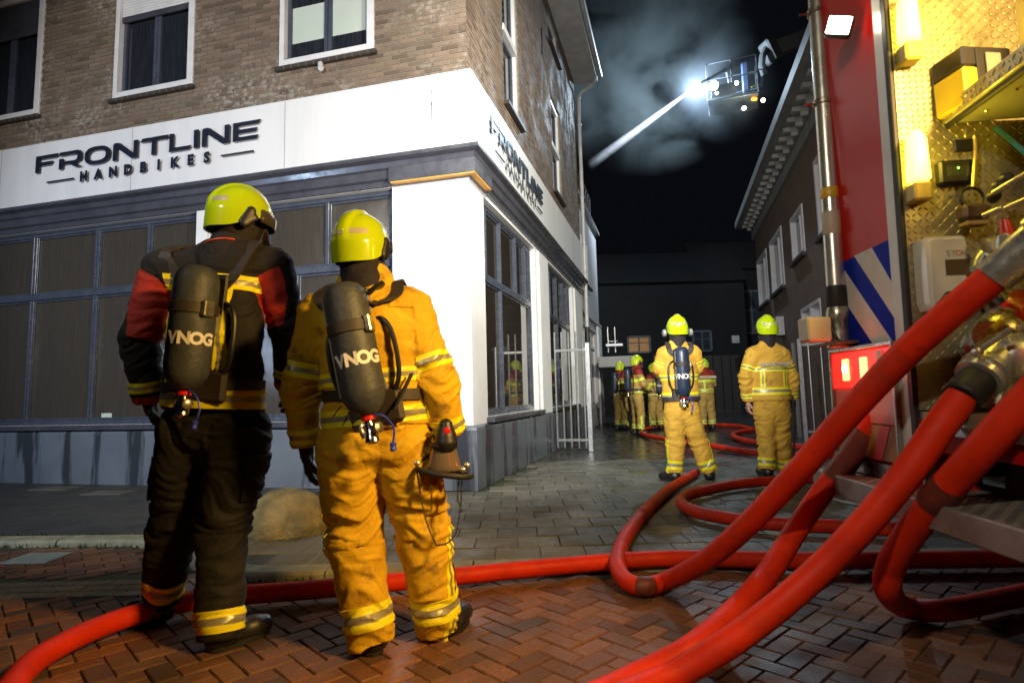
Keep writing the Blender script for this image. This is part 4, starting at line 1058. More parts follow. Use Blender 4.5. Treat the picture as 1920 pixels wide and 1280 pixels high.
mb = MB(); mb.tube(spline([q1, at(1575, 640, 2.66), at(1610, 650, 2.66), at(1650, 630, 2.5)], 6), .007, 8); mb.build('black_cable', RUBBER, truck, smooth=True)
MB().frame(at(1597, 649, 2.71), ((.6, -.75, -.2), (.75, .6, 0), Z), (.11, .035, .008), 0, .003).build('red_bracket', REDP, truck)
TB().tb(-.02, .22, .0, .10, 1.235, 1.25, 0, .003).build('mast_shelf', pm('mast_shelf_dark', (.12, .09, .06), .5), truck)
# lit work light on the mast, throws its light down the alley
wl = onplane(1573, 48, T0+NT*.10, NT)
wdir = np.array([-.35, .55, -.35]); wdir /= np.linalg.norm(wdir)
fac = np.array([-.5, -.85, -.25]); fac /= np.linalg.norm(fac)
ux = np.cross(fac, Z); ux /= np.linalg.norm(ux); uz = np.cross(ux, fac)
rx = ux*math.cos(.35)+uz*math.sin(.35); rz_ = -ux*math.sin(.35)+uz*math.cos(.35)
wlo = MB().frame(wl-fac*.03, (rx, rz_, fac), (.052, .042, .03), 0, .008).build('work_light', BLACK, truck)
MB().frame(wl+fac*.004, (rx, rz_, fac), (.044, .034, .003), 0, .002).build('light_lens', pm('white_hot_lens', (1, 1, 1), .3, emit=(1, .9, .72), es=40), wlo)
lamp('SPOT', 'work_light_beam', tuple(wl+np.array([-.16, .40, 0])), (0.1, 8.6, 3.4), 1500, (1, .95, .86), .05, 100, .7)
lamp('POINT', 'tail_light_glow', tuple(TP(.25, .12, 1.1)), None, 1.0, (1, .06, .02), .05)

# ================================================================== HOSES
def hosemat():
    mt, n, b = newmat('red_fire_hose')
    p = wpos(n)
    c = mixc(n, rng(n, nz(n, 6, 5, p), .35, .7), (.72, .034, .006), (.54, .022, .005))
    c = mixc(n, mth(n, 'ADD', rng(n, nz(n, 3.1, 6, p), .54, .72, 0, .6), rng(n, nz(n, 28, 5, p), .6, .75, 0, .45)), c, (.13, .03, .02))
    lk(n, c, b.inputs['Base Color'])
    lk(n, rng(n, nz(n, 9, 4, p), .3, .7, .42, .62), b.inputs['Roughness']); b.inputs['Specular IOR Level'].default_value = .20
    h = mth(n, 'ADD', nz(n, 300, 2, p), mth(n, 'MULTIPLY', nz(n, 30, 3, p), .6)); bump(n, b, h, .25, .003)
    return mt
HOSE = hosemat()
HOSED = pm('grimy_hose_sleeve', (.16, .03, .02), .5, c2=(.09, .02, .015), ns=20, bs=.3)
HR = .049
def hose(label, pts, r=HR, bands=(), cuff=None, group='thick red fire hoses', n=14):
    P = spline(pts, 12)
    P = [np.array([p[0], p[1], max(p[2], (ZS if p[1] < 3.74 else 0.)+r*.96)]) for p in P]
    # keep slope over the kerb soft
    for _ in range(6):
        for i in range(1, len(P)-1): P[i][2] = max(P[i][2], (P[i-1][2]+P[i+1][2])/2-.002) if P[i][2] < .25 else P[i][2]
    e = empty('fire_hose', P[len(P)//2]*np.array([1, 1, 0]), label, 'fire hose', group)
    MB().tube(P, r, 22).build('hose', HOSE, e, smooth=True)
    for a_, b_ in bands:
        i0, i1 = int(a_*(len(P)-1)), int(b_*(len(P)-1))
        # a plain repair sleeve: constant outside radius
        MB().tube(P[i0:i1+1], [r+.002]+[r+.0035]*(i1-i0-1)+[r+.002], 22).build('grimy_sleeve', HOSED, e, smooth=True)
    return e, P
# H: the long one on the street, behind both near men
hose('long red hose lying across the bricks behind both near firefighters and under the truck hoses',
     [gp(-40, 1400, .03), gp(40, 1262, .03), gp(135, 1198, .03), gp(260, 1150, .03), gp(400, 1120, .03), gp(620, 1102, .03), gp(870, 1078, .03), gp(1150, 1052, .03), gp(1300, 1046, .03), gp(1500, 1050, .03), gp(1700, 1049, .03), gp(1930, 1046, .03), gp(2200, 1040, .03)],
     bands=((.045, .05),))
# A: from upper coupling down to a bend on the street, back to the alley
cplA = at(1872, 512, 1.84)
hA, PA_ = hose('hose from the top coupling bending on the street, then back to the middle firefighter\'s boots',
     [cplA, at(1800, 572, 1.93), at(1700, 660, 2.08), at(1600, 765, 2.24), at(1500, 880, 2.45), at(1400, 985, 2.72), at(1320, 1052, 3.0), gp(1250, 1088, .03), gp(1205, 1099, .02), gp(1170, 1085, .02), gp(1158, 1052, .05), gp(1172, 1008, .06), gp(1210, 958, .05), gp(1258, 915, .05), gp(1305, 886, .05)],
     bands=((.55, .585),))
cplB = at(1752, 690, 2.36)
hose('second red hose from the manifold\'s left outlet curving down to the bottom of the picture',
     [cplB, at(1700, 715, 2.46), at(1650, 775, 2.58), at(1595, 855, 2.7), at(1540, 925, 2.78), at(1490, 998, 2.78), at(1438, 1078, 2.64), at(1372, 1152, 2.44), at(1290, 1220, 2.26), gp(1175, 1279, .04), gp(1060, 1340, .04), gp(900, 1500, .04)],
     bands=((.22, .33),))
cplC = at(1805, 742, 2.0)
hose('third red hose from the manifold\'s lower outlet sweeping down in front to the bottom edge',
     [cplC, at(1765, 795, 2.02), at(1706, 880, 2.05), at(1632, 970, 2.1), at(1550, 1055, 2.16), at(1460, 1135, 2.18), at(1370, 1202, 2.16), gp(1262, 1266, .06), gp(1140, 1318, .05), gp(980, 1400, .04), gp(700, 1560, .04)])
hose('nearest red hose at the right edge that bends back beneath the truck step',
     [at(2010, 665, 1.66), at(1925, 752, 1.74), at(1845, 838, 1.84), at(1770, 920, 1.98), at(1712, 992, 2.14), at(1672, 1058, 2.3), at(1666, 1108, 2.4), gp(1700, 1138, .03), gp(1780, 1142, .03), gp(1920, 1115, .03), gp(2150, 1080, .03)],
     bands=((.29, .335),))
hose('red hose looping flat on the grey tiles to the right of the middle firefighter',
     [gp(1720, 905, .07), gp(1600, 896, .07), gp(1500, 899, .07), gp(1400, 905, .07), gp(1310, 922, .07), gp(1278, 938, .07), gp(1300, 957, .07), gp(1370, 972, .07), gp(1460, 982, .07), gp(1600, 988, .07), gp(1720, 994, .07)], r=.05)
hose('red hose coil on the wet ground behind the middle firefighter, left part of the coils',
     [gp(1640, 852, .07), gp(1480, 853, .07), gp(1400, 846, .07), gp(1320, 833, .07), gp(1250, 823, .07), gp(1210, 815, .07), gp(1205, 806, .07), gp(1240, 799, .07), gp(1310, 796, .07), gp(1380, 798, .07), gp(1410, 804, .07)])
hose('red hose coil right of the middle firefighter\'s legs on the wet ground',
     [gp(1640, 838, .07), gp(1480, 836, .07), gp(1410, 828, .07), gp(1376, 818, .07), gp(1384, 810, .07), gp(1420, 805, .07), gp(1440, 812, .07)])
hose('thin pale hose lying under the truck step', [gp(1560, 935, .015), gp(1600, 944, .015), gp(1680, 950, .015), gp(1800, 955, .015)], r=.013, group=None)
bpy.data.objects[COL.objects[-1].name].data.materials[0] = pm('pale_hose', (.4, .4, .38), .5)

# ================================================================== MANIFOLD and couplings
ALY = pm('cast_alloy_fitting', (.66, .66, .60), .30, .75, c2=(.42, .42, .38), ns=14, bs=.12, bsc=60, rv=.12)
man = empty('hose_manifold', at(1880, 660, 2.05), 'cast metal hose manifold with coupling rings and a lever inside the truck compartment', 'manifold')
def dirn(a_, b_): d = b_-a_; return d/np.linalg.norm(d)
cB1 = at(1690, 720, 2.44); body1 = at(1900, 618, 2.15)
dB = dirn(cplB, body1)
MB().lathe(cplB-dB*.02, dB, [(0, .050), (.01, .054), (.03, .050), (.04, .054), (.06, .050), (.07, .054), (.09, .050), (.10, .053), (.13, .048)], 28).build('black_cuff', RUBBER, man, smooth=True)
MB().lathe(cplB+dB*.105, dB, [(0, .05), (.003, .070), (.022, .073), (.026, .062), (.034, .062), (.038, .075), (.062, .075), (.066, .064), (.085, .062), (.10, .064), (.16, .066), (.22, .072), (.30, .08), (.38, .08), (.42, .07)], 32).build('outlet_branch', ALY, man, smooth=True)
for k_ in range(5):
    a_ = k_*2*math.pi/5; e1 = np.cross(dB, Z); e1 /= np.linalg.norm(e1); e2 = np.cross(dB, e1); rr_ = e1*math.cos(a_)+e2*math.sin(a_)
    MB().frame(cplB+dB*.155+rr_*.076, (dB, rr_, np.cross(dB, rr_)), (.012, .008, .016), 0, .003).build('coupling_lug', STEEL, man)
dC = dirn(cplC, at(1888, 655, 2.06))
MB().lathe(cplC-dC*.015, dC, [(0, .056), (.01, .061), (.03, .056), (.045, .060), (.065, .056), (.08, .059), (.12, .054)], 28).build('black_cuff', RUBBER, man, smooth=True)
MB().lathe(cplC+dC*.09, dC, [(0, .05), (.003, .073), (.022, .076), (.026, .066), (.036, .066), (.040, .078), (.066, .078), (.07, .066), (.10, .068), (.16, .075)], 32).build('outlet_branch', ALY, man, smooth=True)
bm = bmesh.new(); bmesh.ops.create_uvsphere(bm, u_segments=28, v_segments=18, radius=1)
c_b = at(1893, 668, 2.06)
for v in bm.verts: v.co = Vector((v.co.x*.105+c_b[0], v.co.y*.105+c_b[1], v.co.z*.095+c_b[2]))-Vector(ORG[man.name])
me = bpy.data.meshes.new('manifold_body'); bm.to_mesh(me); bm.free(); me.materials.append(ALY); me.polygons.foreach_set('use_smooth', [True]*len(me.polygons))
o = bpy.data.objects.new('manifold_body', me); COL.objects.link(o); o.parent = man
dU = dirn(at(1858, 640, 2.08), at(1905, 575, 2.12)); dU = dirn(np.zeros(3), dU+np.array([.5, .3, 0]))
MB().lathe(at(1872, 632, 2.08), dU, [(-.02, .072), (.0, .082), (.03, .084), (.034, .074), (.045, .074), (.05, .086), (.075, .086), (.08, .075), (.2, .078), (.5, .085)], 32).build('inlet_ring', ALY, man, smooth=True)
MB().frame(at(1868, 610, 2.0), (dU, np.cross(dU, Z), Z), (.035, .012, .008), 0, .003).build('yellow_tag', pm('tag_yellow', (.6, .5, .02), .5), man)
mb = MB(); mb.tube([at(1832, 660, 1.98), at(1862, 640, 1.94), at(1895, 616, 1.9)], .009, 10); mb.build('lever', ALY, man, smooth=True)
mb = MB(); mb.lathe(at(1832, 660, 1.98), np.array([0, -1., 0]), [(-.012, .008), (-.005, .016), (.01, .016), (.016, .008)], 14); mb.build('lever_knob', ALY, man, smooth=True)
mb = MB(); mb.lathe(at(1790, 718, 2.2), dirn(at(1790, 718, 2.2), at(1850, 745, 2.15)), [(0, .012), (.02, .03), (.08, .035), (.11, .02), (.16, .03), (.2, .03)], 16); mb.build('drain_valve', ALY, man, smooth=True)
P = np.array(at(1870, 740, 2.15)); mb = MB(); mb.tube([at(1885, 700, 2.1), P, np.array([P[0], P[1], .96])], .06, 18); mb.build('manifold_foot', ALY, man, smooth=True)
# upper coupling of hose A with red handled valve
upc = empty('hose_coupling', cplA, 'worn metal coupling with a red valve handle on the topmost hose', 'coupling')
dA = dirn(at(1800, 572, 1.93), cplA)
MB().lathe(cplA-dA*.02, dA, [(0, .051), (.004, .057), (.16, .060), (.165, .072), (.19, .074), (.2, .064), (.3, .066)], 32).build('coupling_body', ALY, upc, smooth=True)
q_ = cplA+dA*.10+Z*.085
MB().lathe(at(1890, 455, 1.9), dirn(at(1890, 455, 1.9), at(1915, 500, 1.88)), [(-.03, .02), (0, .038), (.05, .044), (.12, .05)], 20).build('valve_stem', ALY, upc, smooth=True)
mb = MB(); mb.tube([at(1884, 412, 1.9), at(1890, 440, 1.9), at(1905, 462, 1.88), at(1925, 480, 1.87)], [.012, .022, .026, .02], 12); mb.build('red_handle', REDP, upc, smooth=True)
for a_, b_, r_ in ((at(1843, 405, 2.0), at(1880, 390, 1.95), .009), (at(1862, 362, 2.0), at(1925, 325, 1.9), .009), (at(1875, 395, 1.98), at(1925, 372, 1.9), .007)):
    mb = MB(); mb.tube([a_, (a_+b_)/2, b_], [r_, r_*1.1, r_], 10); mb.build('tap_lever', ALY, upc, smooth=True)
mb = MB(); mb.tube(spline([at(1838, 520, 2.1), at(1832, 500, 2.12), at(1845, 478, 2.12), at(1875, 462, 2.1), at(1920, 455, 2.0)], 6), .024, 14); mb.build('elbow_pipe', ALY, upc, smooth=True)
MB().lathe(at(1848, 470, 2.08), dirn(at(1848, 470, 2.08), at(1900, 455, 2.05)), [(0, .03), (.004, .044), (.03, .044), (.034, .03)], 20).build('pipe_ring', ALY, upc, smooth=True)
sdp = empty('suction_pipe', at(1860, 545, 2.2), 'polished metal pipe with a red flange behind the topmost hose', 'pipe')
mb = MB(); d_ = dirn(at(1830, 530, 2.22), at(1900, 580, 2.1)); mb.lathe(at(1830, 530, 2.22), d_, [(0, .05), (.01, .056), (.16, .056)], 24); mb.build('pipe_barrel', STEEL, sdp, smooth=True)
MB().lathe(at(1900, 580, 2.12), d_, [(-.02, .05), (-.018, .075), (.012, .08), (.10, .09)], 24).build('red_flange', REDP, sdp, smooth=True)
kn = at(1865, 345, 2.05)
for k_, (x, y) in enumerate(((1872, 352), (1863, 372), (1886, 338))):
    MB().lathe(at(x, y, 2.04), np.array([-.5, -.8, .2]), [(-.02, .008), (0, .02), (.02, .022), (.03, .01)], 12).build('black_knob', BLACK, truck, smooth=True)

# ================================================================== LADDER PLATFORM, boom, water jet, smoke
pc = at(1377, 190, 20); zf = at(1377, 196, 20)[2]
plat = empty('ladder_platform', pc, 'aerial rescue platform with railing and floodlights high above the alley', 'platform')
fl = [onplane(x, y, np.array([0, 0, zf]), Z) for x, y in ((1331, 192), (1368, 214), (1416, 190), (1388, 170))]
fc_ = sum(fl)/4; fl = [fc_+(p-fc_)*np.array([.85, 1, 1]) if False else p for p in fl]
print('floor', [np.round(p, 1) for p in fl])
# tame the plan shape: rectangle 1.9 x 1.1 centred at pc
ex = np.array([.93, -.36, 0]); ey = np.array([.36, .93, 0]); cen = np.array([pc[0]-.05, 20, zf])
cor = [cen-ex*.82-ey*.6, cen+ex*.82-ey*.6, cen+ex*.82+ey*.6, cen-ex*.82+ey*.6]
PLM = pm('platform_aluminium', (.13, .135, .15), .5, .3); PLD = pm('platform_rail', (.05, .055, .07), .6)
MB().frame(cen, (ex, ey, Z), (.82, .6, .05), 0, .02).build('platform_floor', PLM, plat)
mb = MB()
for c in cor+[(cor[0]+cor[1])/2, (cor[2]+cor[3])/2]: mb.tube([c, c+Z*1.35], .025, 6)
for h_ in (.7, 1.35):
    for i in range(4): mb.tube([cor[i]+Z*h_, cor[(i+1) % 4]+Z*h_], .025, 6)
mb.build('railing', PLD, plat)
MB().frame(cen-ey*.6-ex*.3+Z*.3, (ex, ey, Z), (.4, .02, .22), 0, .01).build('side_panel', PLM, plat)
MB().frame(cen+ex*.45-ey*.1+Z*.85, (ex, ey, Z), (.12, .12, .55), 0, .05).build('control_console', pm('console_blue', (.06, .09, .18), .5), plat)
HOT = pm('cold_floodlight_lens', (1, 1, 1), .3, emit=(.78, .88, 1), es=30)
HOT2 = pm('small_floodlight_lens', (1, 1, .8), .3, emit=(.9, 1, .75), es=22)
def flood(px, py, r, mt, dpt=19.3):
    c = at(px, py, dpt); d = dirn(c, CAMP+np.array([0, 0, 1.]))
    MB().lathe(c-d*.14, d, [(0, r*.5), (.04, r*1.05), (.14, r*1.05)], 16).build('floodlight_housing', BLACK, plat, smooth=True)
    MB().lathe(c+d*.002, d, [(0, r*.95), (.03, r*.8)], 16).build('floodlight_lens', mt, plat)
    return c+d*.25
fl0 = flood(1338, 161, .16, HOT); fl1 = flood(1381, 156, .07, HOT2); fl2 = flood(1431, 188, .07, HOT2); fl3 = flood(1395, 203, .07, HOT2); flood(1344, 175, .05, HOT2)
c = at(1414, 186, 19.4); MB().frame(c, np.eye(3), (.09, .05, .05), 0, .02).build('amber_beacon', pm('amber_lamp', (1, .3, .02), .3, emit=(1, .22, .02), es=5), plat)
c = at(1413, 162, 19.6); MB().frame(c, ((.9, 0, .4), (0, 1, 0), (-.4, 0, .9)), (.09, .02, .03)).build('lime_marker', YELG, plat)
n0 = at(1362, 132, 19.9); n1 = at(1314, 156, 19.2)
mb = MB(); mb.tube([n0, n0+(n1-n0)*.5, n1], [.07, .06, .04], 10); mb.build('water_cannon', PLM, plat, smooth=True)
mb = MB(); mb.tube([n0, n0-Z*.7+ex*.1], .05, 8); mb.build('cannon_stand', PLM, plat)
boom = empty('ladder_boom', at(1450, 100, 20.6), 'grey telescopic boom arm reaching the platform from the right', 'boom')
b0 = at(1447, 97, 20.6); b1 = at(1560, 52, 21.2); b2 = at(1760, -30, 22.5)
d_ = dirn(b0, b1); s_ = np.cross(d_, Z); s_ /= np.linalg.norm(s_); u_ = np.cross(s_, d_)
GB = pm('boom_grey', (.13, .13, .13), .7); GBL = pm('boom_light_grey', (.42, .42, .42), .6)
MB().frame((b0+b2)/2, (d_, s_, u_), (np.linalg.norm(b2-b0)/2, .22, .26), 0, .03).build('boom_section', GBL, boom)
MB().frame(at(1445, 97, 20.6), (d_, s_, u_), (.22, .28, .42), 0, .06).build('boom_knuckle', GB, boom)
mb = MB(); mb.tube([at(1438, 90, 20.5), at(1430, 105, 20.4), at(1428, 125, 20.4), at(1434, 142, 20.4)], .12, 8); mb.build('levelling_link', GB, boom, smooth=True)
mb = MB(); mb.tube([at(1434, 140, 20.4), at(1428, 165, 20.3), at(1412, 176, 20.2)], .09, 8); mb.build('platform_bracket', BLACK, boom, smooth=True)

def volmat(name, dens, colr, noise=None, radial=None, aniso=.3):
    mt = bpy.data.materials.new(name); mt.use_nodes = True; n = mt.node_tree; n.nodes.clear()
    out = n.nodes.new('ShaderNodeOutputMaterial'); pv = n.nodes.new('ShaderNodeVolumePrincipled')
    pv.inputs['Color'].default_value = (*colr, 1); pv.inputs['Anisotropy'].default_value = aniso; pv.inputs['Density'].default_value = dens
    lk(n, pv.outputs[0], out.inputs['Volume'])
    if noise:
        c, rad, sc_, lo, hi = noise
        g = n.nodes.new('ShaderNodeNewGeometry'); mp = n.nodes.new('ShaderNodeMapping'); mp.vector_type = 'TEXTURE'
        mp.inputs['Location'].default_value = c; mp.inputs['Scale'].default_value = rad; lk(n, g.outputs['Position'], mp.inputs[0])
        ln = n.nodes.new('ShaderNodeVectorMath'); ln.operation = 'LENGTH'; lk(n, mp.outputs[0], ln.inputs[0])
        fall = rng(n, ln.outputs['Value'], 1.0, .25, 0, 1)
        nn_ = rng(n, nz(n, sc_, 4, g.outputs['Position'], .55, .7), lo, hi, 0, 1)
        lk(n, mth(n, 'MULTIPLY', mth(n, 'MULTIPLY', nn_, fall), dens), pv.inputs['Density'])
    return mt
J1 = np.array(at(1106, 310, 18.2)); J0 = n1
jet = MB(); dj = J1-J0; ts = np.linspace(0, 1, 22)
jet.tube([J0+dj*t for t in ts], [.045+.15*t for t in ts], 14)
o = jet.build('water_jet', volmat('water_spray', 30.0, (.9, .95, 1), None, aniso=.0), None, org=J0)
tag(o, 'bright jet of water shot from the aerial platform down behind the shop roof', 'water jet')
n_ = o.data.materials[0].node_tree; pv = [q for q in n_.nodes if q.type == 'PRINCIPLED_VOLUME'][0]
g_ = n_.nodes.new('ShaderNodeNewGeometry'); dd_ = n_.nodes.new('ShaderNodeVectorMath'); dd_.operation = 'DISTANCE'; lk(n_, g_.outputs['Position'], dd_.inputs[0]); dd_.inputs[1].default_value = tuple(J0)
Lj = float(np.linalg.norm(dj)); djn = dj/Lj
sb_ = n_.nodes.new('ShaderNodeVectorMath'); sb_.operation = 'SUBTRACT'; lk(n_, g_.outputs['Position'], sb_.inputs[0]); sb_.inputs[1].default_value = tuple(J0)
cx_ = n_.nodes.new('ShaderNodeVectorMath'); cx_.operation = 'CROSS_PRODUCT'; lk(n_, sb_.outputs[0], cx_.inputs[0]); cx_.inputs[1].default_value = tuple(djn)
ln_ = n_.nodes.new('ShaderNodeVectorMath'); ln_.operation = 'LENGTH'; lk(n_, cx_.outputs[0], ln_.inputs[0])
rr_ = rng(n_, dd_.outputs['Value'], 0, Lj, .045, .195)
rad_ = mth(n_, 'POWER', rng(n_, mth(n_, 'DIVIDE', ln_.outputs['Value'], rr_), 1, 0, 0, 1), 1.6)
den_ = mth(n_, 'MULTIPLY', rad_, rng(n_, dd_.outputs['Value'], 0, Lj*.8, 32, 7))
den_ = mth(n_, 'MULTIPLY', den_, rng(n_, dd_.outputs['Value'], Lj*.72, Lj*.99, 1, .05))
den_ = mth(n_, 'MULTIPLY', den_, rng(n_, nz(n_, 7, 3, g_.outputs['Position']), .3, .6, .45, 1.2))
lk(n_, den_, pv.inputs['Density'])
sc1 = at(1195, 105, 23.4)
mb = MB(); mb.frame(sc1, np.eye(3), (5.2, 2.4, 5.2)); o = mb.build('smoke', volmat('smoke_plume', 1.25, (.75, .85, .85), ((sc1[0], sc1[1], sc1[2]), (5.2, 2.4, 5.2), .46, .44, .70)), None, org=sc1)
tag(o, 'pale grey smoke drifting over the alley in the floodlight', 'smoke', kind='stuff')
mc_ = at(1352, 165, 19.6); mb = MB(); mb.frame(mc_, np.eye(3), (2.0, 1.6, 2.0)); o = mb.build('haze', volmat('glow_haze', .035, (.8, .88, 1), ((mc_[0], mc_[1], mc_[2]), (2.0, 1.6, 2.0), 1.2, .2, .6)), None, org=mc_)  # added volume, its scatter stands in for lens glare round the floodlights
tag(o, 'faint blue haze added for the glow round the aerial platform floodlights', 'haze', kind='stuff')
lamp('POINT', 'platform_floodlight_glow', tuple(fl0+np.array([-.35, .9, .35])), None, 1900, (.62, .82, 1), .15)
lamp('POINT', 'platform_small_light', tuple(fl3+np.array([0, -.1, -.15])), None, 60, (.85, 1, .8), .08)
lamp('SPOT', 'jet_fill', tuple(n1+Z*.7+np.array([.2, -2.4, 0])), tuple((J0+J1)/2+Z*.3) , 9500, (.80, .88, 1), .08, 56, .9)  # added fill in mid-air, brightens the water jet
# ================================================================== PEOPLE
def nrmz(v): v = np.asarray(v, float); return v/(np.linalg.norm(v)+1e-12)
def smin(a, b, k):
    h = np.clip(.5+.5*(b-a)/k, 0, 1); return b+(a-b)*h-k*h*(1-h)
def seg(P, a, b, ra, rb, fl=1., fd=None):
    """tapered capsule; optional flattening by fl along fd (depth of the torso)"""
    a = np.asarray(a, float); b = np.asarray(b, float)
    Q = P
    if fl != 1.:
        fd = nrmz(fd); s = ((P-a)@fd)*(1/fl-1); Q = P+s[:, None]*fd
        bb = b+fd*(((b-a)@fd)*(1/fl-1))
    else: bb = b
    ab = bb-a; L2 = ab@ab+1e-12
    t = np.clip(((Q-a)@ab)/L2, 0, 1)
    d = np.sqrt((((Q-a)-t[:, None]*ab)**2).sum(1))-(ra+(rb-ra)*t)
    return d*(fl if fl < 1 else 1.)**.5
def surface_nets(D, o, h):
    nx, ny, nz_ = D.shape; S = D < 0
    cnt = np.zeros((nx-1, ny-1, nz_-1), np.int8)
    for i in (0, 1):
        for j in (0, 1):
            for k in (0, 1): cnt += S[i:nx-1+i, j:ny-1+j, k:nz_-1+k]
    act = (cnt > 0) & (cnt < 8); I, J, Kk = np.nonzero(act); idx = -np.ones(act.shape, np.int64); idx[I, J, Kk] = np.arange(len(I))
    acc = np.zeros((len(I), 3)); n = np.zeros(len(I))
    cs = [(i, j, k) for i in (0, 1) for j in (0, 1) for k in (0, 1)]
    val = {c: D[I+c[0], J+c[1], Kk+c[2]] for c in cs}
    for c in cs:
        for ax in range(3):
            if c[ax]: continue
            e = list(c); e[ax] = 1; e = tuple(e); a, b = val[c], val[e]; m_ = (a < 0) != (b < 0)
            t = np.where(m_, a/(a-b+1e-20), 0); p = np.zeros((len(I), 3)); p[:] = c; p[:, ax] = t
            acc[m_] += p[m_]; n[m_] += 1
    V = np.stack([I, J, Kk], 1)+acc/n[:, None]; V = np.asarray(o)+V*h; Q = []
    for ax in range(3):
        sl0 = [slice(1, None) if a != ax else slice(0, -1) for a in range(3)]; sl1 = list(sl0); sl1[ax] = slice(1, None)
        s0 = S[tuple(slice(1, D.shape[a]-1) if a != ax else slice(0, D.shape[a]-1) for a in range(3))]
        s1 = S[tuple(slice(1, D.shape[a]-1) if a != ax else slice(1, D.shape[a]) for a in range(3))]
        ii = np.array(np.nonzero(s0 != s1)).T
        if not len(ii): continue
        base = ii.copy()
        for a in range(3):
            if a != ax: base[:, a] += 1
        u, v = [a for a in range(3) if a != ax]
        def cell(du, dv):
            c = base.copy(); c[:, u] -= du; c[:, v] -= dv; return idx[c[:, 0], c[:, 1], c[:, 2]]
        q = np.stack([cell(1, 1), cell(0, 1), cell(0, 0), cell(1, 0)], 1)
        fl = s0[tuple(ii.T)]
        if ax == 1: fl = ~fl
        q[~fl] = q[~fl][:, ::-1]; Q.append(q)
    Q = np.concatenate(Q); Q = Q[(Q >= 0).all(1)]
    return V, Q
def sdf_mesh(fn, lo, hi, h):
    lo = np.asarray(lo); n = np.ceil((np.asarray(hi)-lo)/h).astype(int)+1
    g = [lo[a]+np.arange(n[a])*h for a in range(3)]
    G = np.stack(np.meshgrid(*g, indexing='ij'), -1).reshape(-1, 3)
    D = np.empty(len(G)); CH = 400000
    for s in range(0, len(G), CH): D[s:s+CH] = fn(G[s:s+CH])
    return surface_nets(D.reshape(n), lo, h)
def tri(Q): return np.concatenate([Q[:, [0, 1, 2]], Q[:, [0, 2, 3]]])
def vnormals(V, T):
    n = np.cross(V[T[:, 1]]-V[T[:, 0]], V[T[:, 2]]-V[T[:, 0]]); N = np.zeros_like(V)
    for i in range(3): np.add.at(N, T[:, i], n)
    return N/(np.linalg.norm(N, axis=1)[:, None]+1e-12)
def split(X, T, F):
    """split triangles along F=0. X: vertex attribute matrix (first 3 = position). Returns X,T,F, side per tri"""
    F = np.where(np.abs(F) < 1e-6, 1e-6, F); s = F > 0; st = s[T]; c = st.sum(1); cr = (c == 1) | (c == 2)
    keep = T[~cr]; ks = st[~cr].all(1); R = T[cr]; rs = st[cr]
    if len(R):
        lone = np.where((rs.sum(1) == 1)[:, None], rs, ~rs).argmax(1)
        R = np.stack([R[np.arange(len(R)), (lone+k) % 3] for k in range(3)], 1); ls = s[R[:, 0]]
        E = np.concatenate([R[:, [0, 1]], R[:, [0, 2]]]); Es = np.sort(E, 1); U, inv = np.unique(Es, axis=0, return_inverse=True); inv = inv.ravel()
        t = F[U[:, 0]]/(F[U[:, 0]]-F[U[:, 1]]); Xn = X[U[:, 0]]+(X[U[:, 1]]-X[U[:, 0]])*t[:, None]
        nb = len(X); ab = inv[:len(R)]+nb; ac = inv[len(R):]+nb
        T1 = np.stack([R[:, 0], ab, ac], 1); T2 = np.stack([ab, R[:, 1], R[:, 2]], 1); T3 = np.stack([ab, R[:, 2], ac], 1)
        X = np.concatenate([X, Xn]); F = np.concatenate([F, np.zeros(len(Xn))])
        T = np.concatenate([keep, T1, T2, T3]); side = np.concatenate([ks, ls, ~ls, ~ls])
        src = np.concatenate([np.nonzero(~cr)[0], *[np.nonzero(cr)[0]]*3])
        return X, T, side, src
    return X, T, st.all(1), np.nonzero(~cr)[0]
def patch(V, N, fields, T, conds, name, mats, parent, off=.004, mid=None, midmat=1):
    """raised piece over the cloth where all conds(V)>0"""
    X = np.concatenate([V, N], 1)
    C = [c for c in conds]
    F0 = np.stack([c(X[:, :3], X[:, 3:6]) for c in C], 1)
    ok = (F0[T] > -.05).all(2).all(1) if True else None
    T = T[(F0[T].max(1) > 0).all(1)]
    if not len(T): return None
    X = np.concatenate([X, F0], 1)
    for k in range(len(C)):
        X, T, side, src = split(X, T, X[:, 6+k]); T = T[side]
        if not len(T): return None
    mi = None
    if mid is not None:
        Fm = mid(X[:, :3], X[:, 3:6]); X, T, side, src = split(X, T, Fm); mi = side.astype(np.int32)*midmat
    used, inv = np.unique(T.ravel(), return_inverse=True); X = X[used]; T = inv.reshape(-1, 3)
    Vo = X[:, :3]+X[:, 3:6]*off
    # side skirt back to the cloth
    e = np.sort(np.concatenate([T[:, [0, 1]], T[:, [1, 2]], T[:, [2, 0]]]), 1); U, cnt = np.unique(e, axis=0, return_counts=True); bd = U[cnt == 1]
    nV = len(Vo); Fs = [list(t) for t in T]; MI = list(mi) if mi is not None else [0]*len(T)
    Vi = X[:, :3]-X[:, 3:6]*.002; VV = np.concatenate([Vo, Vi])
    for a, b in bd: Fs.append([a, b, b+nV, a+nV]); MI.append(0)
    o = mkmesh(name, VV, Fs, mats, parent, True, MI)
    bm = bmesh.new(); bm.from_mesh(o.data); bmesh.ops.recalc_face_normals(bm, faces=bm.faces); bm.to_mesh(o.data); bm.free()
    o.data.set_sharp_from_angle(angle=R_(50))
    return o

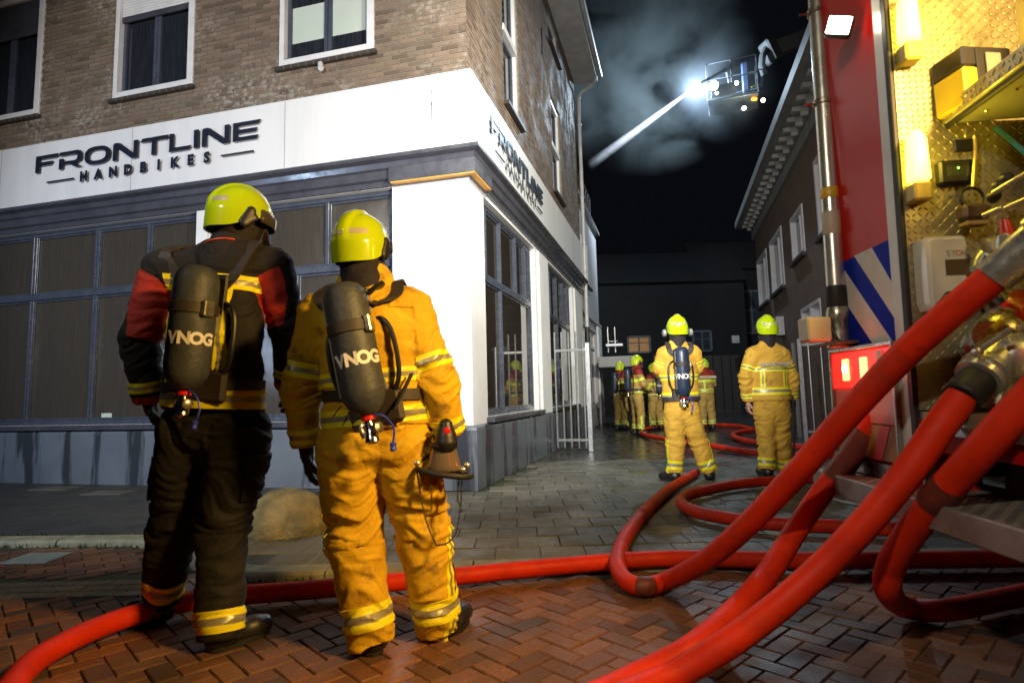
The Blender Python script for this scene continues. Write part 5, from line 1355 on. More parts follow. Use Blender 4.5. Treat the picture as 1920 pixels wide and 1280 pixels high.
def fold_noise(V, N, segs, amp, seed, scale=1.):
    """compression folds: ridges lying across each limb, stronger near joints"""
    out = np.zeros(len(V)); 
    for i in range(len(V)):
        a, b, w = segs[i]
        p = V[i]; ab = b-a; L = math.sqrt(ab@ab)+1e-9; d = ab/L; t = (p-a)@d
        q = (p-a)-d*t
        # stretched coordinates: high frequency along the limb, low round it
        x = Vector((q[0]*3.2*scale+seed, q[1]*3.2*scale, t*13*scale+q[2]*2))
        warp = mnoise.noise(Vector((p[0]*5, p[1]*5, p[2]*4+seed)))*1.1
        x.z += warp*1.6
        n1 = mnoise.noise(x); r1 = 1-abs(n1)*2.6
        n2 = mnoise.noise(x*2.1+Vector((5, 3, 1))); r2 = 1-abs(n2)*2.2
        big = mnoise.noise(Vector((p[0]*4+seed, p[1]*4, p[2]*3.2)))
        out[i] = amp*w*(.80*r1+.50*r2-.45)+amp*.8*big
    return out

def person(name_label, J, R, face, style, h, amp, group=None, seed=1., ground=0.):
    """J joints (world), R radii, face = horizontal direction the body faces"""
    face = nrmz(face); up = Z; right = nrmz(np.cross(face, up))
    cxy = (J['aL']+J['aR'])/2
    root = empty('person', (cxy[0], cxy[1], ground), name_label, 'person', group)
    spine = nrmz(J['neck']-J['hip']); g = R
    hemz = J['hem']; 
    tors = lambda P: smin(smin(
        seg(P, J['hip']-spine*.02, J['chest'], g['waist'], g['chest'], g['flat'], face),
        seg(P, J['chest'], J['neck']-spine*.05, g['chest']*.93, g['chest']*.62, g['flat']*1.05, face), .05),
        seg(P, J['sL']*.86+J['sR']*.14, J['sR']*.86+J['sL']*.14, g['sho'], g['sho']), .06)
    def jacket_torso(P):
        d = tors(P)
        bot = seg(P, J['hip']+spine*.12, J['hip']-spine*.16, g['waist']*1.02, g['hem'], g['flat']*1.06, face)
        d = smin(d, bot, .04)
        cutd = -((P-hemz)@spine)            # keep above the hem plane
        return np.maximum(d, cutd)
    def limb(a, b, c, r0, r1, r2, k=.03, cut=None):
        def f(P):
            d = smin(seg(P, a, b, r0, r1), seg(P, b, c, r1, r2), k)
            if cut is not None:
                ax = nrmz(c-b); d = np.maximum(d, (P-(c+ax*cut))@ax)
            return d
        return f
    aL = limb(J['sL'], J['eL'], J['wL'], g['arm'], g['elb'], g['cuff'], cut=.0)
    aR = limb(J['sR'], J['eR'], J['wR'], g['arm'], g['elb'], g['cuff'], cut=.0)
    lL = limb(J['hL'], J['kL'], J['aL'], g['thigh'], g['knee'], g['ank'], cut=.0)
    lR = limb(J['hR'], J['kR'], J['aR'], g['thigh'], g['knee'], g['ank'], cut=.0)
    pel = lambda P: seg(P, (J['hL']*.7+J['hR']*.3)+up*.03, (J['hR']*.7+J['hL']*.3)+up*.03, g['seat'], g['seat'], .85, face)
    pel2 = lambda P: seg(P, J['hip']+up*.05, J['hip']-up*.03, g['waist']*.96, g['waist']*.96, g['flat'], face)
    hf = nrmz(J['hface'])
    nk = lambda P: smin(seg(P, J['neck']-spine*.035, J['head']-up*.02, g.get('collar', .085)*1.12, .094), seg(P, J['head'], J['head']+hf*.03-up*.04, .100, .09), .03)
    fc = lambda P: smin(smin(seg(P, J['head']+hf*.05-up*.02, J['head']+hf*.055-up*.085, .062, .042), seg(P, J['head']+hf*.115-up*.0, J['head']+hf*.128-up*.035, .010, .015), .012), seg(P, J['head']+hf*.10-up*.062-np.cross(hf, up)*.02, J['head']+hf*.10-up*.062+np.cross(hf, up)*.02, .011, .011), .012)
    inner = lambda P: np.minimum(seg(P, J['eL']*.2+J['wL']*.8, J['wL']+nrmz(J['wL']-J['eL'])*.05, .036, .032), seg(P, J['eR']*.2+J['wR']*.8, J['wR']+nrmz(J['wR']-J['eR'])*.05, .036, .032))
    ankl = lambda P: np.minimum(seg(P, J['aL']+up*.12, J['aL']-up*.05, .052, .046), seg(P, J['aR']+up*.12, J['aR']-up*.05, .052, .046))
    def upper(P): return smin(smin(jacket_torso(P), aL(P), .045), aR(P), .045)
    def lower(P): return smin(smin(smin(lL(P), pel(P), .05), lR(P), .03), pel2(P), .05)
    def full(P):
        return np.minimum(np.minimum(np.minimum(np.minimum(upper(P), lower(P)), smin(nk(P), fc(P), .015)), inner(P)), ankl(P))
    pts = np.array([J[k] for k in J if k not in ('hface', 'hem')])
    lo = pts.min(0)-.24; hi = pts.max(0)+.24; lo[2] = min(J['aL'][2], J['aR'][2])-.13
    V, Q = sdf_mesh(full, lo, hi, h); T = tri(Q); N = vnormals(V, T)
    # label vertices
    dj = {'torso': jacket_torso(V), 'aL': aL(V), 'aR': aR(V), 'lL': lL(V), 'lR': lR(V), 'pel': np.minimum(pel(V), pel2(V)), 'head': np.minimum(nk(V), fc(V)), 'in': np.minimum(inner(V), ankl(V))}
    keys = list(dj); M_ = np.stack([dj[k] for k in keys], 1); lab = M_.argmin(1)
    segs = []
    for i in range(len(V)):
        k = keys[lab[i]]; p = V[i]
        if k in ('aL', 'aR'):
            s, e, w_ = J['s'+k[1]], J['e'+k[1]], J['w'+k[1]]
            de = np.linalg.norm(p-e); wt = .55+1.0*math.exp(-(de/.13)**2)
            segs.append((s, e, wt) if np.linalg.norm(p-s)+0 < np.linalg.norm(p-w_)+.03 else (e, w_, wt))
        elif k in ('lL', 'lR'):
            s, e, w_ = J['h'+k[1]], J['k'+k[1]], J['a'+k[1]]
            de = np.linalg.norm(p-e); da = np.linalg.norm(p-w_); ds = np.linalg.norm(p-s)
            wt = .7+.9*math.exp(-(de/.17)**2)+.8*math.exp(-(da/.15)**2)+.5*math.exp(-(ds/.16)**2)
            segs.append((s, e, wt) if p[2] > e[2] else (e, w_, wt))
        elif k == 'head' or k == 'in': segs.append((J['neck'], J['head'], .25))
        else: segs.append((J['hip'], J['neck'], .55 if k == 'torso' else .9))
    dsp = fold_noise(V, N, segs, amp, seed)
    V = V+N*dsp[:, None]; N = vnormals(V, T)
    # light smoothing of normals only (mesh stays as displaced)
    def lab_f(k, bias=.0):
        fn = {'torso': jacket_torso, 'aL': aL, 'aR': aR, 'lL': lL, 'lR': lR}[k]
        oth = {'torso': (aL, aR, lower), 'aL': (jacket_torso, lower, aR), 'aR': (jacket_torso, lower, aL), 'lL': (lR, jacket_torso), 'lR': (lL, jacket_torso)}[k]
        return lambda P, Nn: np.minimum.reduce([o(P) for o in oth])-fn(P)+bias
    # materials by region
    jac, tro = style['jacket'], style['trousers']
    mats = [jac, tro, HOODF, SKIN, GLOVE]; X = np.concatenate([V, N], 1); mid = np.zeros(len(T), np.int32)
    up_d = lambda P: upper(P)-lower(P)
    def assign(F, val, cond=None):
        nonlocal X, T, mid
        X, T, side, src = split(X, T, F); mid = mid[src]
        sel = side if cond is None else side & cond(X[T].mean(1)[:, :3])
        mid[sel] = val
    D = lambda P: None
    Pv = X[:, :3]; assign(upper(Pv)-lower(Pv), 1)
    Pv = X[:, :3]; assign(np.minimum(upper(Pv), lower(Pv))-np.minimum(nk(Pv), fc(Pv)), 2)
    Pv = X[:, :3]; assign(np.minimum(nk(Pv)-fc(Pv)-.004, np.minimum(upper(Pv), lower(Pv))-fc(Pv)), 3)
    Pv = X[:, :3]; assign(np.minimum(upper(Pv), lower(Pv))-np.minimum(inner(Pv), ankl(Pv))-.0005, 4)
    for F, val, m2 in style.get('regions', lambda c: [])(dict(J=J, face=face, spine=spine, right=right, lab=lab_f, up=up, upper=upper)):
        if m2 not in mats: mats.append(m2)
        Pv, Nv = X[:, :3], X[:, 3:6]; assign(F(Pv, Nv), mats.index(m2), lambda C, v=val: True)
    body = mkmesh('body', X[:, :3], T, mats, root, True, mid)
    ctx = dict(V=X[:, :3], N=X[:, 3:6], T=T, J=J, face=face, spine=spine, right=right, lab=lab_f, up=up, root=root, R=R, h=h, dT=T)
    return root, ctx
def band(c, key, a, b, s0, hw, name='reflective_band', mats=None, midf=.34, extra=()):
    """band across limb key, s0 metres from a towards b (or plane coordinate for the torso)"""
    d = nrmz(b-a); mats = mats or [YEL, SILV]
    f1 = lambda P, N: hw-np.abs((P-a)@d-s0)
    conds = [f1, (lambda P, N, L=c['lab'](key, .004): L(P, N))]+list(extra)
    mid = (lambda P, N: hw*midf-np.abs((P-a)@d-s0)) if midf else None
    return patch(c['V'], c['N'], None, c['T'], conds, name, mats, c['root'], .0035, mid)
def vband(c, key, p0, sidev, x0, hw, lo, hi, nsel, name='reflective_band', mats=None, midf=.3):
    """vertical band: |(P-p0).sidev - x0|<hw, lo<(P-p0).spine<hi, facing nsel"""
    mats = mats or [YEL, SILV]; sp_ = c['spine'] if key == 'torso' else Z
    conds = [lambda P, N: hw-np.abs((P-p0)@sidev-x0), lambda P, N: np.minimum((P-p0)@sp_-lo, hi-(P-p0)@sp_), lambda P, N: N@nsel-.12, (lambda P, N, L=c['lab'](key, .004): L(P, N))]
    mid = (lambda P, N: hw*midf-np.abs((P-p0)@sidev-x0)) if midf else None
    return patch(c['V'], c['N'], None, c['T'], conds, name, mats, c['root'], .0033, mid)

# ---- boots, gloves, helmets
def boot(root, ank, toe, gz, sc_=1., lowres=False, up_tilt=0.):
    toe = nrmz(toe); toe = nrmz(np.array([toe[0], toe[1], 0])); a = np.array([ank[0], ank[1], gz]); side = np.cross(toe, Z)
    k = sc_
    def f(P):
        d = smin(seg(P, a+Z*.17*k, a+Z*.07*k, .062*k, .060*k), seg(P, a-toe*.035*k+Z*.055*k, a+toe*.13*k+Z*.045*k, .056*k, .050*k), .03)
        d = smin(d, seg(P, a+toe*.13*k+Z*.05*k, a+toe*.175*k+Z*.045*k, .050*k, .047*k), .02)
        return np.maximum(np.maximum(d, (gz+.018*k)-P[:, 2]), P[:, 2]-(a[2]+.19*k))
    h = .009 if not lowres else .02
    V, Q = sdf_mesh(f, np.minimum(a-.14*k, a+toe*.25*k-.1*k)-np.array([0, 0, -.1*k]) , np.maximum(a+.14*k, a+toe*.25*k+.1*k)+Z*.12, h)
    o = mkmesh('boot', V, Q, BOOT, root, True)
    n = 24; pts = []
    for i in range(n):
        t = 2*math.pi*i/n; cx = math.cos(t); cy = math.sin(t)
        ln = .155 if cx > 0 else .10; wd = .054 if cx > 0 else .048
        pts.append(a+toe*(.055+cx*ln)*k+side*cy*wd*k)
    mb = MB(); Vv = [np.array([p[0], p[1], z]) for z in (gz+.0015, gz+.026*k) for p in pts]
    mb.add(Vv, [tuple(range(n))[::-1], tuple(range(n, 2*n))]+[(i, (i+1) % n, (i+1) % n+n, i+n) for i in range(n)])
    mb.build('sole', RUBBER, o, smooth=True)
    return o
def hand(root, wrist, d, palmn, mat=None, curl=.7, left=True, h=.0045, k=1.):
    """gloved hand: palm, four unequal bent fingers and a thumb leaving the side of the palm"""
    d = nrmz(d); pn = nrmz(palmn-d*(palmn@d)); s = np.cross(d, pn)*(1 if left else -1)   # s points to thumb side
    w = np.asarray(wrist, float); prims = []
    for off, L_ in ((-.030, .068), (-.010, .085), (.011, .092), (.031, .082)):
        b0 = w+d*.085*k+s*off*k; dirs = d; p = b0; 
        prims.append((w+d*.015*k+s*off*.6*k, b0, .021*k, .0165*k))
        ang = 0
        for j, fr_ in enumerate((.45, .32, .23)):
            ang += curl*(.55, .85, .6)[j]; dv = d*math.cos(ang)+pn*math.sin(ang); q_ = p+dv*L_*fr_*k
            prims.append((p, q_, (.0145-.001*j)*k, (.0138-.0012*j)*k)); p = q_
    t0 = w+d*.022*k+s*.028*k; t1 = t0+(d*.55+s*.75+pn*.25)*.036*k; t2 = t1+(d*.8+s*.12+pn*.5)*.034*k; t3 = t2+(d*.8-s*.1+pn*.55)*.024*k
    prims += [(t0, t1, .019*k, .0155*k), (t1, t2, .0152*k, .014*k), (t2, t3, .014*k, .012*k), (w-d*.04*k, w+d*.03*k, .036*k, .028*k)]
    def f(P):
        r = None
        for a, b, ra, rb in prims:
            q_ = seg(P, a, b, ra, rb); r = q_ if r is None else smin(r, q_, .007)
        return r
    pts = np.array([q_[i] for q_ in prims for i in (0, 1)])
    V, Q = sdf_mesh(f, pts.min(0)-.045*k, pts.max(0)+.045*k, h)
    return mkmesh('hand' if mat is SKIN else 'glove', V, Q, mat or GLOVE, root, True)
def helmet(root, c, hf, res=48, k=1., tilt=0., patches=True):
    """fluorescent shell with crest ridge, low rear skirt, ear module, reflective patches, front visor"""
    hf = nrmz(np.array([hf[0], hf[1], 0.])); rt = np.cross(hf, Z); up = Z
    up = nrmz(Z+hf*tilt*-1); fw = nrmz(hf+Z*tilt)
    A_, B_, H_ = .148*k, .124*k, .148*k
    def P_(th, ph, rr=1.):   # th: azimuth from rear(-fw)=pi, ph from top 0..; 
        x, y, z = math.sin(ph)*math.cos(th), math.sin(ph)*math.sin(th), math.cos(ph)
        if ph > math.pi/2: kk_ = ph-math.pi/2; x, y, z = (1-kk_*.10)*math.cos(th), (1-kk_*.10)*math.sin(th), -kk_
        x = x*A_; y = y*B_; z = z*H_
        s = 1.
        lat = y/(B_)
        if x < 0: s += .05*max(0, -z/H_*1.0)       # rear flare
        if abs(lat) < .2 : pass
        cr_ = max(0., 1-(abs(y)/(.026*k))**4) if z > -.02*k else 0
        cr2 = max(0., 1-max(0, abs(y)/(.020*k)-1)*1.2) if z > -.01*k else 0
        fade = min(1, max(0, (z/H_+.05)/.35)); fade2 = min(1., max(0., 1.15-x/A_*1.1))
        s += .085*min(1, cr2)*fade*fade2
        # shoulder step above the rim
        s += .045*(1/(1+math.exp(-(ph-1.50)*26)))
        return c+fw*(x*s*rr)+rt*(y*s*rr)+up*(z*s*rr)
    nt_, np_ = res, int(res*.62); V = []
    for j in range(np_+1):
        for i in range(nt_):
            th = 2*math.pi*i/nt_; cz = math.cos(th)
            rim = 1.66+.50*(1/(1+math.exp((cz+.05)*5)))      # rear hangs lower (pi), front higher
            if cz > .55: rim -= .13*(cz-.55)/.45
            ph = 1e-3+(rim-1e-3)*j/np_; V.append(P_(th, ph))
    nV = len(V); 
    Vi = [np.asarray(v)+(c-np.asarray(v))*.05 for v in V]
    Fs = [(j*nt_+i, (j+1)*nt_+i, (j+1)*nt_+(i+1) % nt_, j*nt_+(i+1) % nt_) for j in range(np_) for i in range(nt_)]
    Fi = [tuple(x+nV for x in f[::-1]) for f in Fs]
    rimF = [(np_*nt_+i, np_*nt_+i+nV, np_*nt_+(i+1) % nt_+nV, np_*nt_+(i+1) % nt_) for i in range(nt_)]
    o = mkmesh('helmet', np.array(V+Vi), Fs+Fi+rimF, HELM, root, True)
    bm = bmesh.new(); bm.from_mesh(o.data); bmesh.ops.recalc_face_normals(bm, faces=bm.faces); bm.to_mesh(o.data); bm.free()
    o.data.set_sharp_from_angle(angle=R_(50))
    ORG[o.name] = ORG[root.name]
    if patches:
        def patch_grid(t0, t1, p0, p1, name, mt, off=1.02, n=8):
            VV = []; 
            for j in range(5):
                for i in range(n+1): VV.append(P_(t0+(t1-t0)*i/n, p0+(p1-p0)*j/4, off))
            mkmesh(name, np.array(VV), [(j*(n+1)+i, (j+1)*(n+1)+i, (j+1)*(n+1)+i+1, j*(n+1)+i+1) for j in range(4) for i in range(n)], mt, o, True)
        for sg in (-1, 1):
            patch_grid(math.pi+sg*.30, math.pi+sg*.95, 1.20, 1.37, 'reflective_patch', HELMS, 1.006)
        patch_grid(math.pi-.12, math.pi+.12, 1.28, 1.40, 'rear_badge', HELMS, 1.008, 4)
        for sg in (-1, 1):   # ear modules
            e = P_(math.pi/2*sg-sg*.05, 1.75, 1.0); n_ = nrmz(e-c)
            V2, Q2 = sdf_mesh(lambda P: smin(seg(P, e-up*.030*k-fw*.01*k, e+up*.03*k+fw*.012*k, .026*k, .022*k, .5, rt), seg(P, e+fw*.03*k+up*.0, e-fw*.01*k-up*.04*k, .018*k, .016*k, .6, rt), .01), e-.085*k, e+.085*k, .006*k if res > 30 else .012)
            mkmesh('ear_module', V2, Q2, BLACK, o, True)
        # visor, folded at the front rim
        VV = []; n = 20
        for j in range(4):
            for i in range(n+1):
                th = -1.15+2.3*i/n; VV.append(P_(th, 1.42+j*.13, 1.06))
        vz = mkmesh('visor', np.array(VV), [(j*(n+1)+i, (j+1)*(n+1)+i, (j+1)*(n+1)+i+1, j*(n+1)+i+1) for j in range(3) for i in range(n)], pm('smoked_visor', (.06, .05, .04), .08), o, True)
        md_ = vz.modifiers.new('thick', 'SOLIDIFY'); md_.thickness = .003
    return o

# ---- breathing apparatus: things of their own, worn on the back
from mathutils.bvhtree import BVHTree
def mkbvh(c): return BVHTree.FromPolygons([tuple(v) for v in c['V']], [tuple(map(int, t)) for t in c['T']])
def push(bvh, src, p, off):
    """lay point p on the clothed body: follow the ray from inside the torso out through p"""
    d = nrmz(p-src); h_ = bvh.ray_cast(Vector(src), Vector(d), 1.0)
    return np.array(h_[0][:])+d*off if h_[0] is not None else p
def scba(ctx, label, J, face, spine, right, back, length, rad, mat, txt, tilt=0., strapmat=STRAP, detail=True, lat=0., drop=0., tube_col=None, txt_size=.07):
    """back: distance of cylinder centre behind the spine"""
    bvh = mkbvh(ctx); c = J['chest']*.6+J['hip']*.4-face*back+right*lat-spine*drop
    ax = nrmz(spine*math.cos(tilt)+right*math.sin(tilt))
    sd_ = nrmz(right-ax*(right@ax)); bk = nrmz(np.cross(sd_, ax)); bk = bk if bk@face < 0 else -bk
    top = c+ax*length/2; bot = c-ax*length/2
    e = empty('breathing_apparatus', bot, label, 'air cylinder', 'breathing sets worn by the firefighters')
    L_ = length; r = rad
    prof = [(0, r*.30), (L_*.02, r*.50), (L_*.06, r*.76), (L_*.12, r*.93), (L_*.19, r), (L_*.60, r*1.0), (L_*.86, r*.985), (L_*.925, r*.90), (L_*.965, r*.72), (L_*.985, r*.45), (L_*.99, r*.05)]
    MB().lathe(bot, ax, prof, 36 if detail else 18).build('cylinder', mat, e, smooth=True)
    MB().lathe(c+ax*L_*.10, ax, [(0, r*1.02), (.003, r*1.07), (.045, r*1.07), (.048, r*1.02)], 36).build('cylinder_strap', strapmat, e, smooth=True)
    # backplate with lumbar pad
    pc_ = c-bk*(r+.012)
    MB().frame(pc_+ax*.0, (sd_, ax, bk), (r*.8, L_*.46, .010), 0, .008).build('backplate', BLACK, e)
    if detail:
        MB().frame(c+ax*(L_*.10+.024)+sd_*r*1.0+bk*r*.35, (sd_, ax, bk), (.012, .034, .03), 0, .004).build('buckle', BRASSY, e)
        # side loop frames and shoulder yoke
        for sg in (1, -1):
            pth = [pc_+sd_*sg*r*.8+ax*L_*.22, pc_+sd_*sg*(r*.8+.045)+ax*L_*.18+bk*.015, pc_+sd_*sg*(r*.8+.07)+ax*L_*.06+bk*.02, pc_+sd_*sg*(r*.8+.07)-ax*L_*.18+bk*.02, pc_+sd_*sg*(r*.8+.04)-ax*L_*.33+bk*.01, pc_+sd_*sg*r*.6-ax*L_*.42]
            MB().tube(spline(pth, 5), .011, 8).build('frame_loop', BLACK, e, smooth=True)
        MB().frame(pc_-ax*L_*.46, (sd_, ax, bk), (r*1.35, .075, .02), 0, .02).build('lumbar_pad', STRAP, e)
    # straps over the shoulders: webbing bent over the jacket
    for sg, S_ in ((-1, J['sL']), (1, J['sR'])):
        nk_ = J['neck']; sh_ = nk_*.32+S_*.68
        rs = .075
        pth = [pc_+sd_*sg*r*.45+ax*L_*.34, sh_-face*.085-spine*.035, sh_-face*.03+Z*rs*1.02+spine*.012, sh_+face*.06+Z*rs*.75, sh_+face*.13-Z*.06]
        src = J['chest']*.75+J['neck']*.25+sd_*sg*.10; P = spline(pth, 7); P = P[:3]+[push(bvh, src, p, .010) for p in P[3:]]; hw_ = .030; V = []; Fs = []
        for _ in range(3): P = [P[0]]+[(P[i-1]+P[i]*2+P[i+1])/4 for i in range(1, len(P)-1)]+[P[-1]]
        for i, p in enumerate(P):
            t_ = nrmz(P[min(i+1, len(P)-1)]-P[max(0, i-1)]); s_ = nrmz(sd_-t_*(sd_@t_)); n_ = np.cross(s_, t_)
            for a_, b_ in ((-1, -1), (1, -1), (1, 1), (-1, 1)): V.append(p+s_*hw_*a_+n_*.005*b_)
        for i in range(len(P)-1):
            for q in range(4): Fs.append((i*4+q, i*4+(q+1) % 4, (i+1)*4+(q+1) % 4, (i+1)*4+q))
        Fs += [(0, 3, 2, 1), tuple((len(P)-1)*4+q for q in range(4))]
        o = MB().add(V, Fs).build('shoulder_strap', strapmat, e, recalc=True)
    # valve and hand wheel at the bottom
    v0 = bot-ax*.0
    MB().lathe(v0+ax*.012, -ax, [(0, .022), (.012, .024), (.014, .030), (.03, .030), (.032, .02)], 18).build('red_collar', REDP, e, smooth=True)
    MB().lathe(v0-ax*.02, -ax, [(0, .016), (.02, .02), (.05, .022), (.055, .026), (.085, .030), (.095, .018)], 18).build('valve', STEEL if detail else BRASSY, e, smooth=True)
    if detail:
        MB().lathe(v0-ax*.055, nrmz(sd_*.8+bk*.5), [(0, .012), (.03, .014), (.035, .022), (.055, .022), (.06, .014)], 14).build('hand_wheel', BRASSY, e, smooth=True)
        mb = MB(); mb.tube(spline([v0-ax*.03-bk*.01-sd_*.0, v0-ax*.04+sd_*-.035, v0-ax*.085-sd_*.03], 5), .012, 8); mb.build('valve_outlet', BRASSY, e, smooth=True)
        if tube_col:
            mb = MB(); mb.tube(spline([v0+bk*.01+sd_*.03, v0-ax*.02+sd_*.075+bk*.02, v0-ax*.075+sd_*.10+bk*.02, v0-ax*.13+sd_*.085+bk*.02], 6), .0045, 8); mb.build('blue_tube', tube_col, e, smooth=True)
            MB().lathe(v0-ax*.125+sd_*.086+bk*.02, nrmz(-ax-sd_*.15), [(0, .008), (.004, .013), (.014, .013), (.016, .010), (.022, .013), (.032, .013), (.036, .007)], 14).build('tube_connector', tube_col, e, smooth=True)
        # pale piping down the side
        for an in (-1.15,):
            p_ = [c+ax*L_*t+(bk*math.cos(an)+sd_*math.sin(an))*r*1.01 for t in np.linspace(-.34, .40, 12)]
            MB().tube(p_, .004, 6).build('piping', pm('grey_piping', (.25, .25, .2), .5), e, smooth=True)
    # letters
    vv_ = CAMP-c; av_ = math.atan2(vv_@sd_, vv_@bk)
    for k_, ch in enumerate(txt):
        a0 = (k_-(len(txt)-1)/2)*(txt_size*.80)/(r*1.012)+av_*.85+.08
        U_ = sd_*math.cos(a0)-bk*math.sin(a0); N_ = bk*math.cos(a0)+sd_*math.sin(a0)
        textobj(ch, 'letter', txt_size*1.15, TXTW, e, c-ax*L_*.10+N_*r*1.005, U_, ax, N_, .0015, bold=.0035 if detail else .002)
    # waist belt round the hips
    hp = J['hip']+spine*.09; pts = []
    for k_ in range(33):
        a_ = 2*math.pi*k_/32; pts.append((math.cos(a_), math.sin(a_)))
    W_r = J['_belt'][0]; D_r = J['_belt'][1]; V = []; Fs = []
    for i, (cx, cy) in enumerate(pts[:-1]):
        q0 = hp+right*cx*W_r+face*cy*D_r; p = push(bvh, hp, q0, .004)
        if np.linalg.norm(p-hp) > np.linalg.norm(q0-hp)*1.12: p = q0
        n_ = nrmz(right*cx/W_r+face*cy/D_r)
        for a_, b_ in ((-1, 0), (1, 0), (1, 1), (-1, 1)): V.append(p+spine*.024*a_+n_*.006*b_)
    n = 32
    for i in range(n):
        for q in range(4): Fs.append((i*4+q, i*4+(q+1) % 4, ((i+1) % n)*4+(q+1) % 4, ((i+1) % n)*4+q))
    MB().add(V, Fs).build('waist_belt', strapmat, e, recalc=True)
    return e, c, ax, sd_, bk

def g3(x, y, Y): return np.array(at(x, y, Y))
# ------------------------------------------------------------------ the two near men
# MAN 2: orange tan suit
y0 = 2.66
J2 = dict(hip=g3(702, 778, y0), chest=g3(692, 640, y0-.03), neck=g3(684, 520, y0+.0), head=g3(676, 478, y0+.03),
          sL=g3(596, 590, y0+.02), sR=g3(776, 582, y0+.0), eL=g3(565, 730, y0+.03), eR=g3(822, 715, y0-.02), wL=g3(574, 835, y0+.08), wR=g3(843, 812, y0+.05),
          hL=g3(655, 842, y0), hR=g3(758, 838, y0+.02), kL=g3(667, 1010, y0+.06), kR=g3(794, 1000, y0+.12),
          aL=g3(698, 1207, y0+.02), aR=g3(824, 1184, y0+.16), hem=g3(702, 800, y0), hface=np.array([.35, .94, -.05]))
J2['_belt'] = (.245, .165)
R2b = dict(waist=.208, chest=.218, flat=.62, sho=.108, hem=.238, arm=.092, elb=.078, cuff=.070, thigh=.142, knee=.120, ank=.094, seat=.15, collar=.10)
f2 = np.array([.10, 1., 0]); 
def reg_none(c): return []
m2, c2_ = person('firefighter in a soiled orange tan suit with yellow bands, back turned, beside the white corner pillar', J2 | {}, R2b, f2, dict(jacket=TAN, trousers=TAN), .0105, .0105, 'firefighters', 3.1, ZS) if False else (None, None)
def mk(label, J, R, f, style, h, amp, seed, gz):
    Jx = {k: v for k, v in J.items() if not k.startswith('_')}
    return person(label, Jx, R, f, style, h, amp, 'firefighters at the scene', seed, gz)
m2, c2_ = mk('firefighter in a soiled orange tan suit, back turned, nearest to the white corner pillar', J2, R2b, f2, dict(jacket=TAN, trousers=TAN), .0088, .0145, 3.1, ZS)
hem2 = J2['hem']; sp2 = c2_['spine']
hs = (J2['hem']-J2['hip'])@sp2
band(c2_, 'torso', J2['hip'], J2['neck'], ((g3(700, 708, y0)-J2['hip'])@sp2), .030)
band(c2_, 'torso', J2['hip'], J2['neck'], hs+.050, .036)
for s_ in 'LR':
    S, E_, W2 = J2['s'+s_], J2['e'+s_], J2['w'+s_]
    band(c2_, 'a'+s_, S, E_, np.linalg.norm(E_-S)*.74, .034)
    band(c2_, 'a'+s_, E_, W2, np.linalg.norm(W2-E_)*.80, .034)
    H_, K_, A_2 = J2['h'+s_], J2['k'+s_], J2['a'+s_]
    band(c2_, 'l'+s_, K_, A_2, np.linalg.norm(A_2-K_)*.72, .048)
    ct = c2_; side = -1 if s_ == 'L' else 1; rgt = c2_['right']
    out_ = rgt*side*.93-c2_['face']*.36
    out_ = nrmz(out_); tg = nrmz(np.cross(out_, Z))
    vband(c2_, 'l'+s_, K_*.5+A_2*.5, tg, .0, .026, -.34, .26, out_, 'side_band')
    vband(c2_, 'l'+s_, K_*.5+A_2*.5, tg, (.036 if s_ == 'L' else -.036), .006, -.36, .27, nrmz(out_-c2_['face']*.3), 'zip', [BLACK], None)
rt2 = c2_['right']; fb2 = c2_['face']
def flap(c, key, centre, hw_, hh_, nsel, off=.006, name='pocket_flap', mt=None):
    sv = nrmz(np.cross(nsel, Z))
    return patch(c['V'], c['N'], None, c['T'], [lambda P, N: hw_-np.abs((P-centre)@sv), lambda P, N: hh_-np.abs(P[:, 2]-centre[2]), lambda P, N: N@nsel-.2, lambda P, N: .25-np.linalg.norm(P-centre, axis=1)], name, [mt], c['root'], off)
flap(c2_, 'torso', g3(742, 558, y0-.2), .050, .028, -nrmz(fb2), .005, 'shoulder_patch', TAN)
flap(c2_, 'lL', J2['hL']*.55+J2['kL']*.45-rt2*.14, .085, .10, nrmz(-rt2*.9-fb2*.3), .012, 'leg_pocket', TAN)
flap(c2_, 'lR', J2['hR']*.55+J2['kR']*.45+rt2*.14, .085, .10, nrmz(rt2*.9-fb2*.3), .012, 'leg_pocket', TAN)
helmet(m2, J2['head']+Z*.048, J2['hface'], 72, 1.0, .10)
boot(m2, J2['aL']+np.array([0, .03, 0]), [-.1, 1, 0], ZS); boot(m2, J2['aR']+np.array([.03, .03, 0]), [.35, .92, 0], ZS)
hand(m2, J2['wL']+nrmz(J2['wL']-J2['eL'])*.03, nrmz(J2['wL']-J2['eL'])*.6+np.array([.12, .1, -.9]), np.array([1, .25, 0]), None, .55, True)
hand(m2, J2['wR']+nrmz(J2['wR']-J2['eR'])*.02, nrmz(J2['wR']-J2['eR'])*.4+np.array([-.05, .1, -.9]), np.array([-1, .1, 0]), None, .9, False)
# chest pocket flap on the right shoulder blade, back of the jacket collar
e2, cc, ax, sd_, bk = scba(c2_, 'charcoal air cylinder with harness on the back of the orange tan firefighter', J2, nrmz(f2), sp2, c2_['right'], .225, .56, .090, CYLF, 'VNOG', tilt=-.13, lat=.015, drop=-.085, tube_col=BLUEP, txt_size=.062)
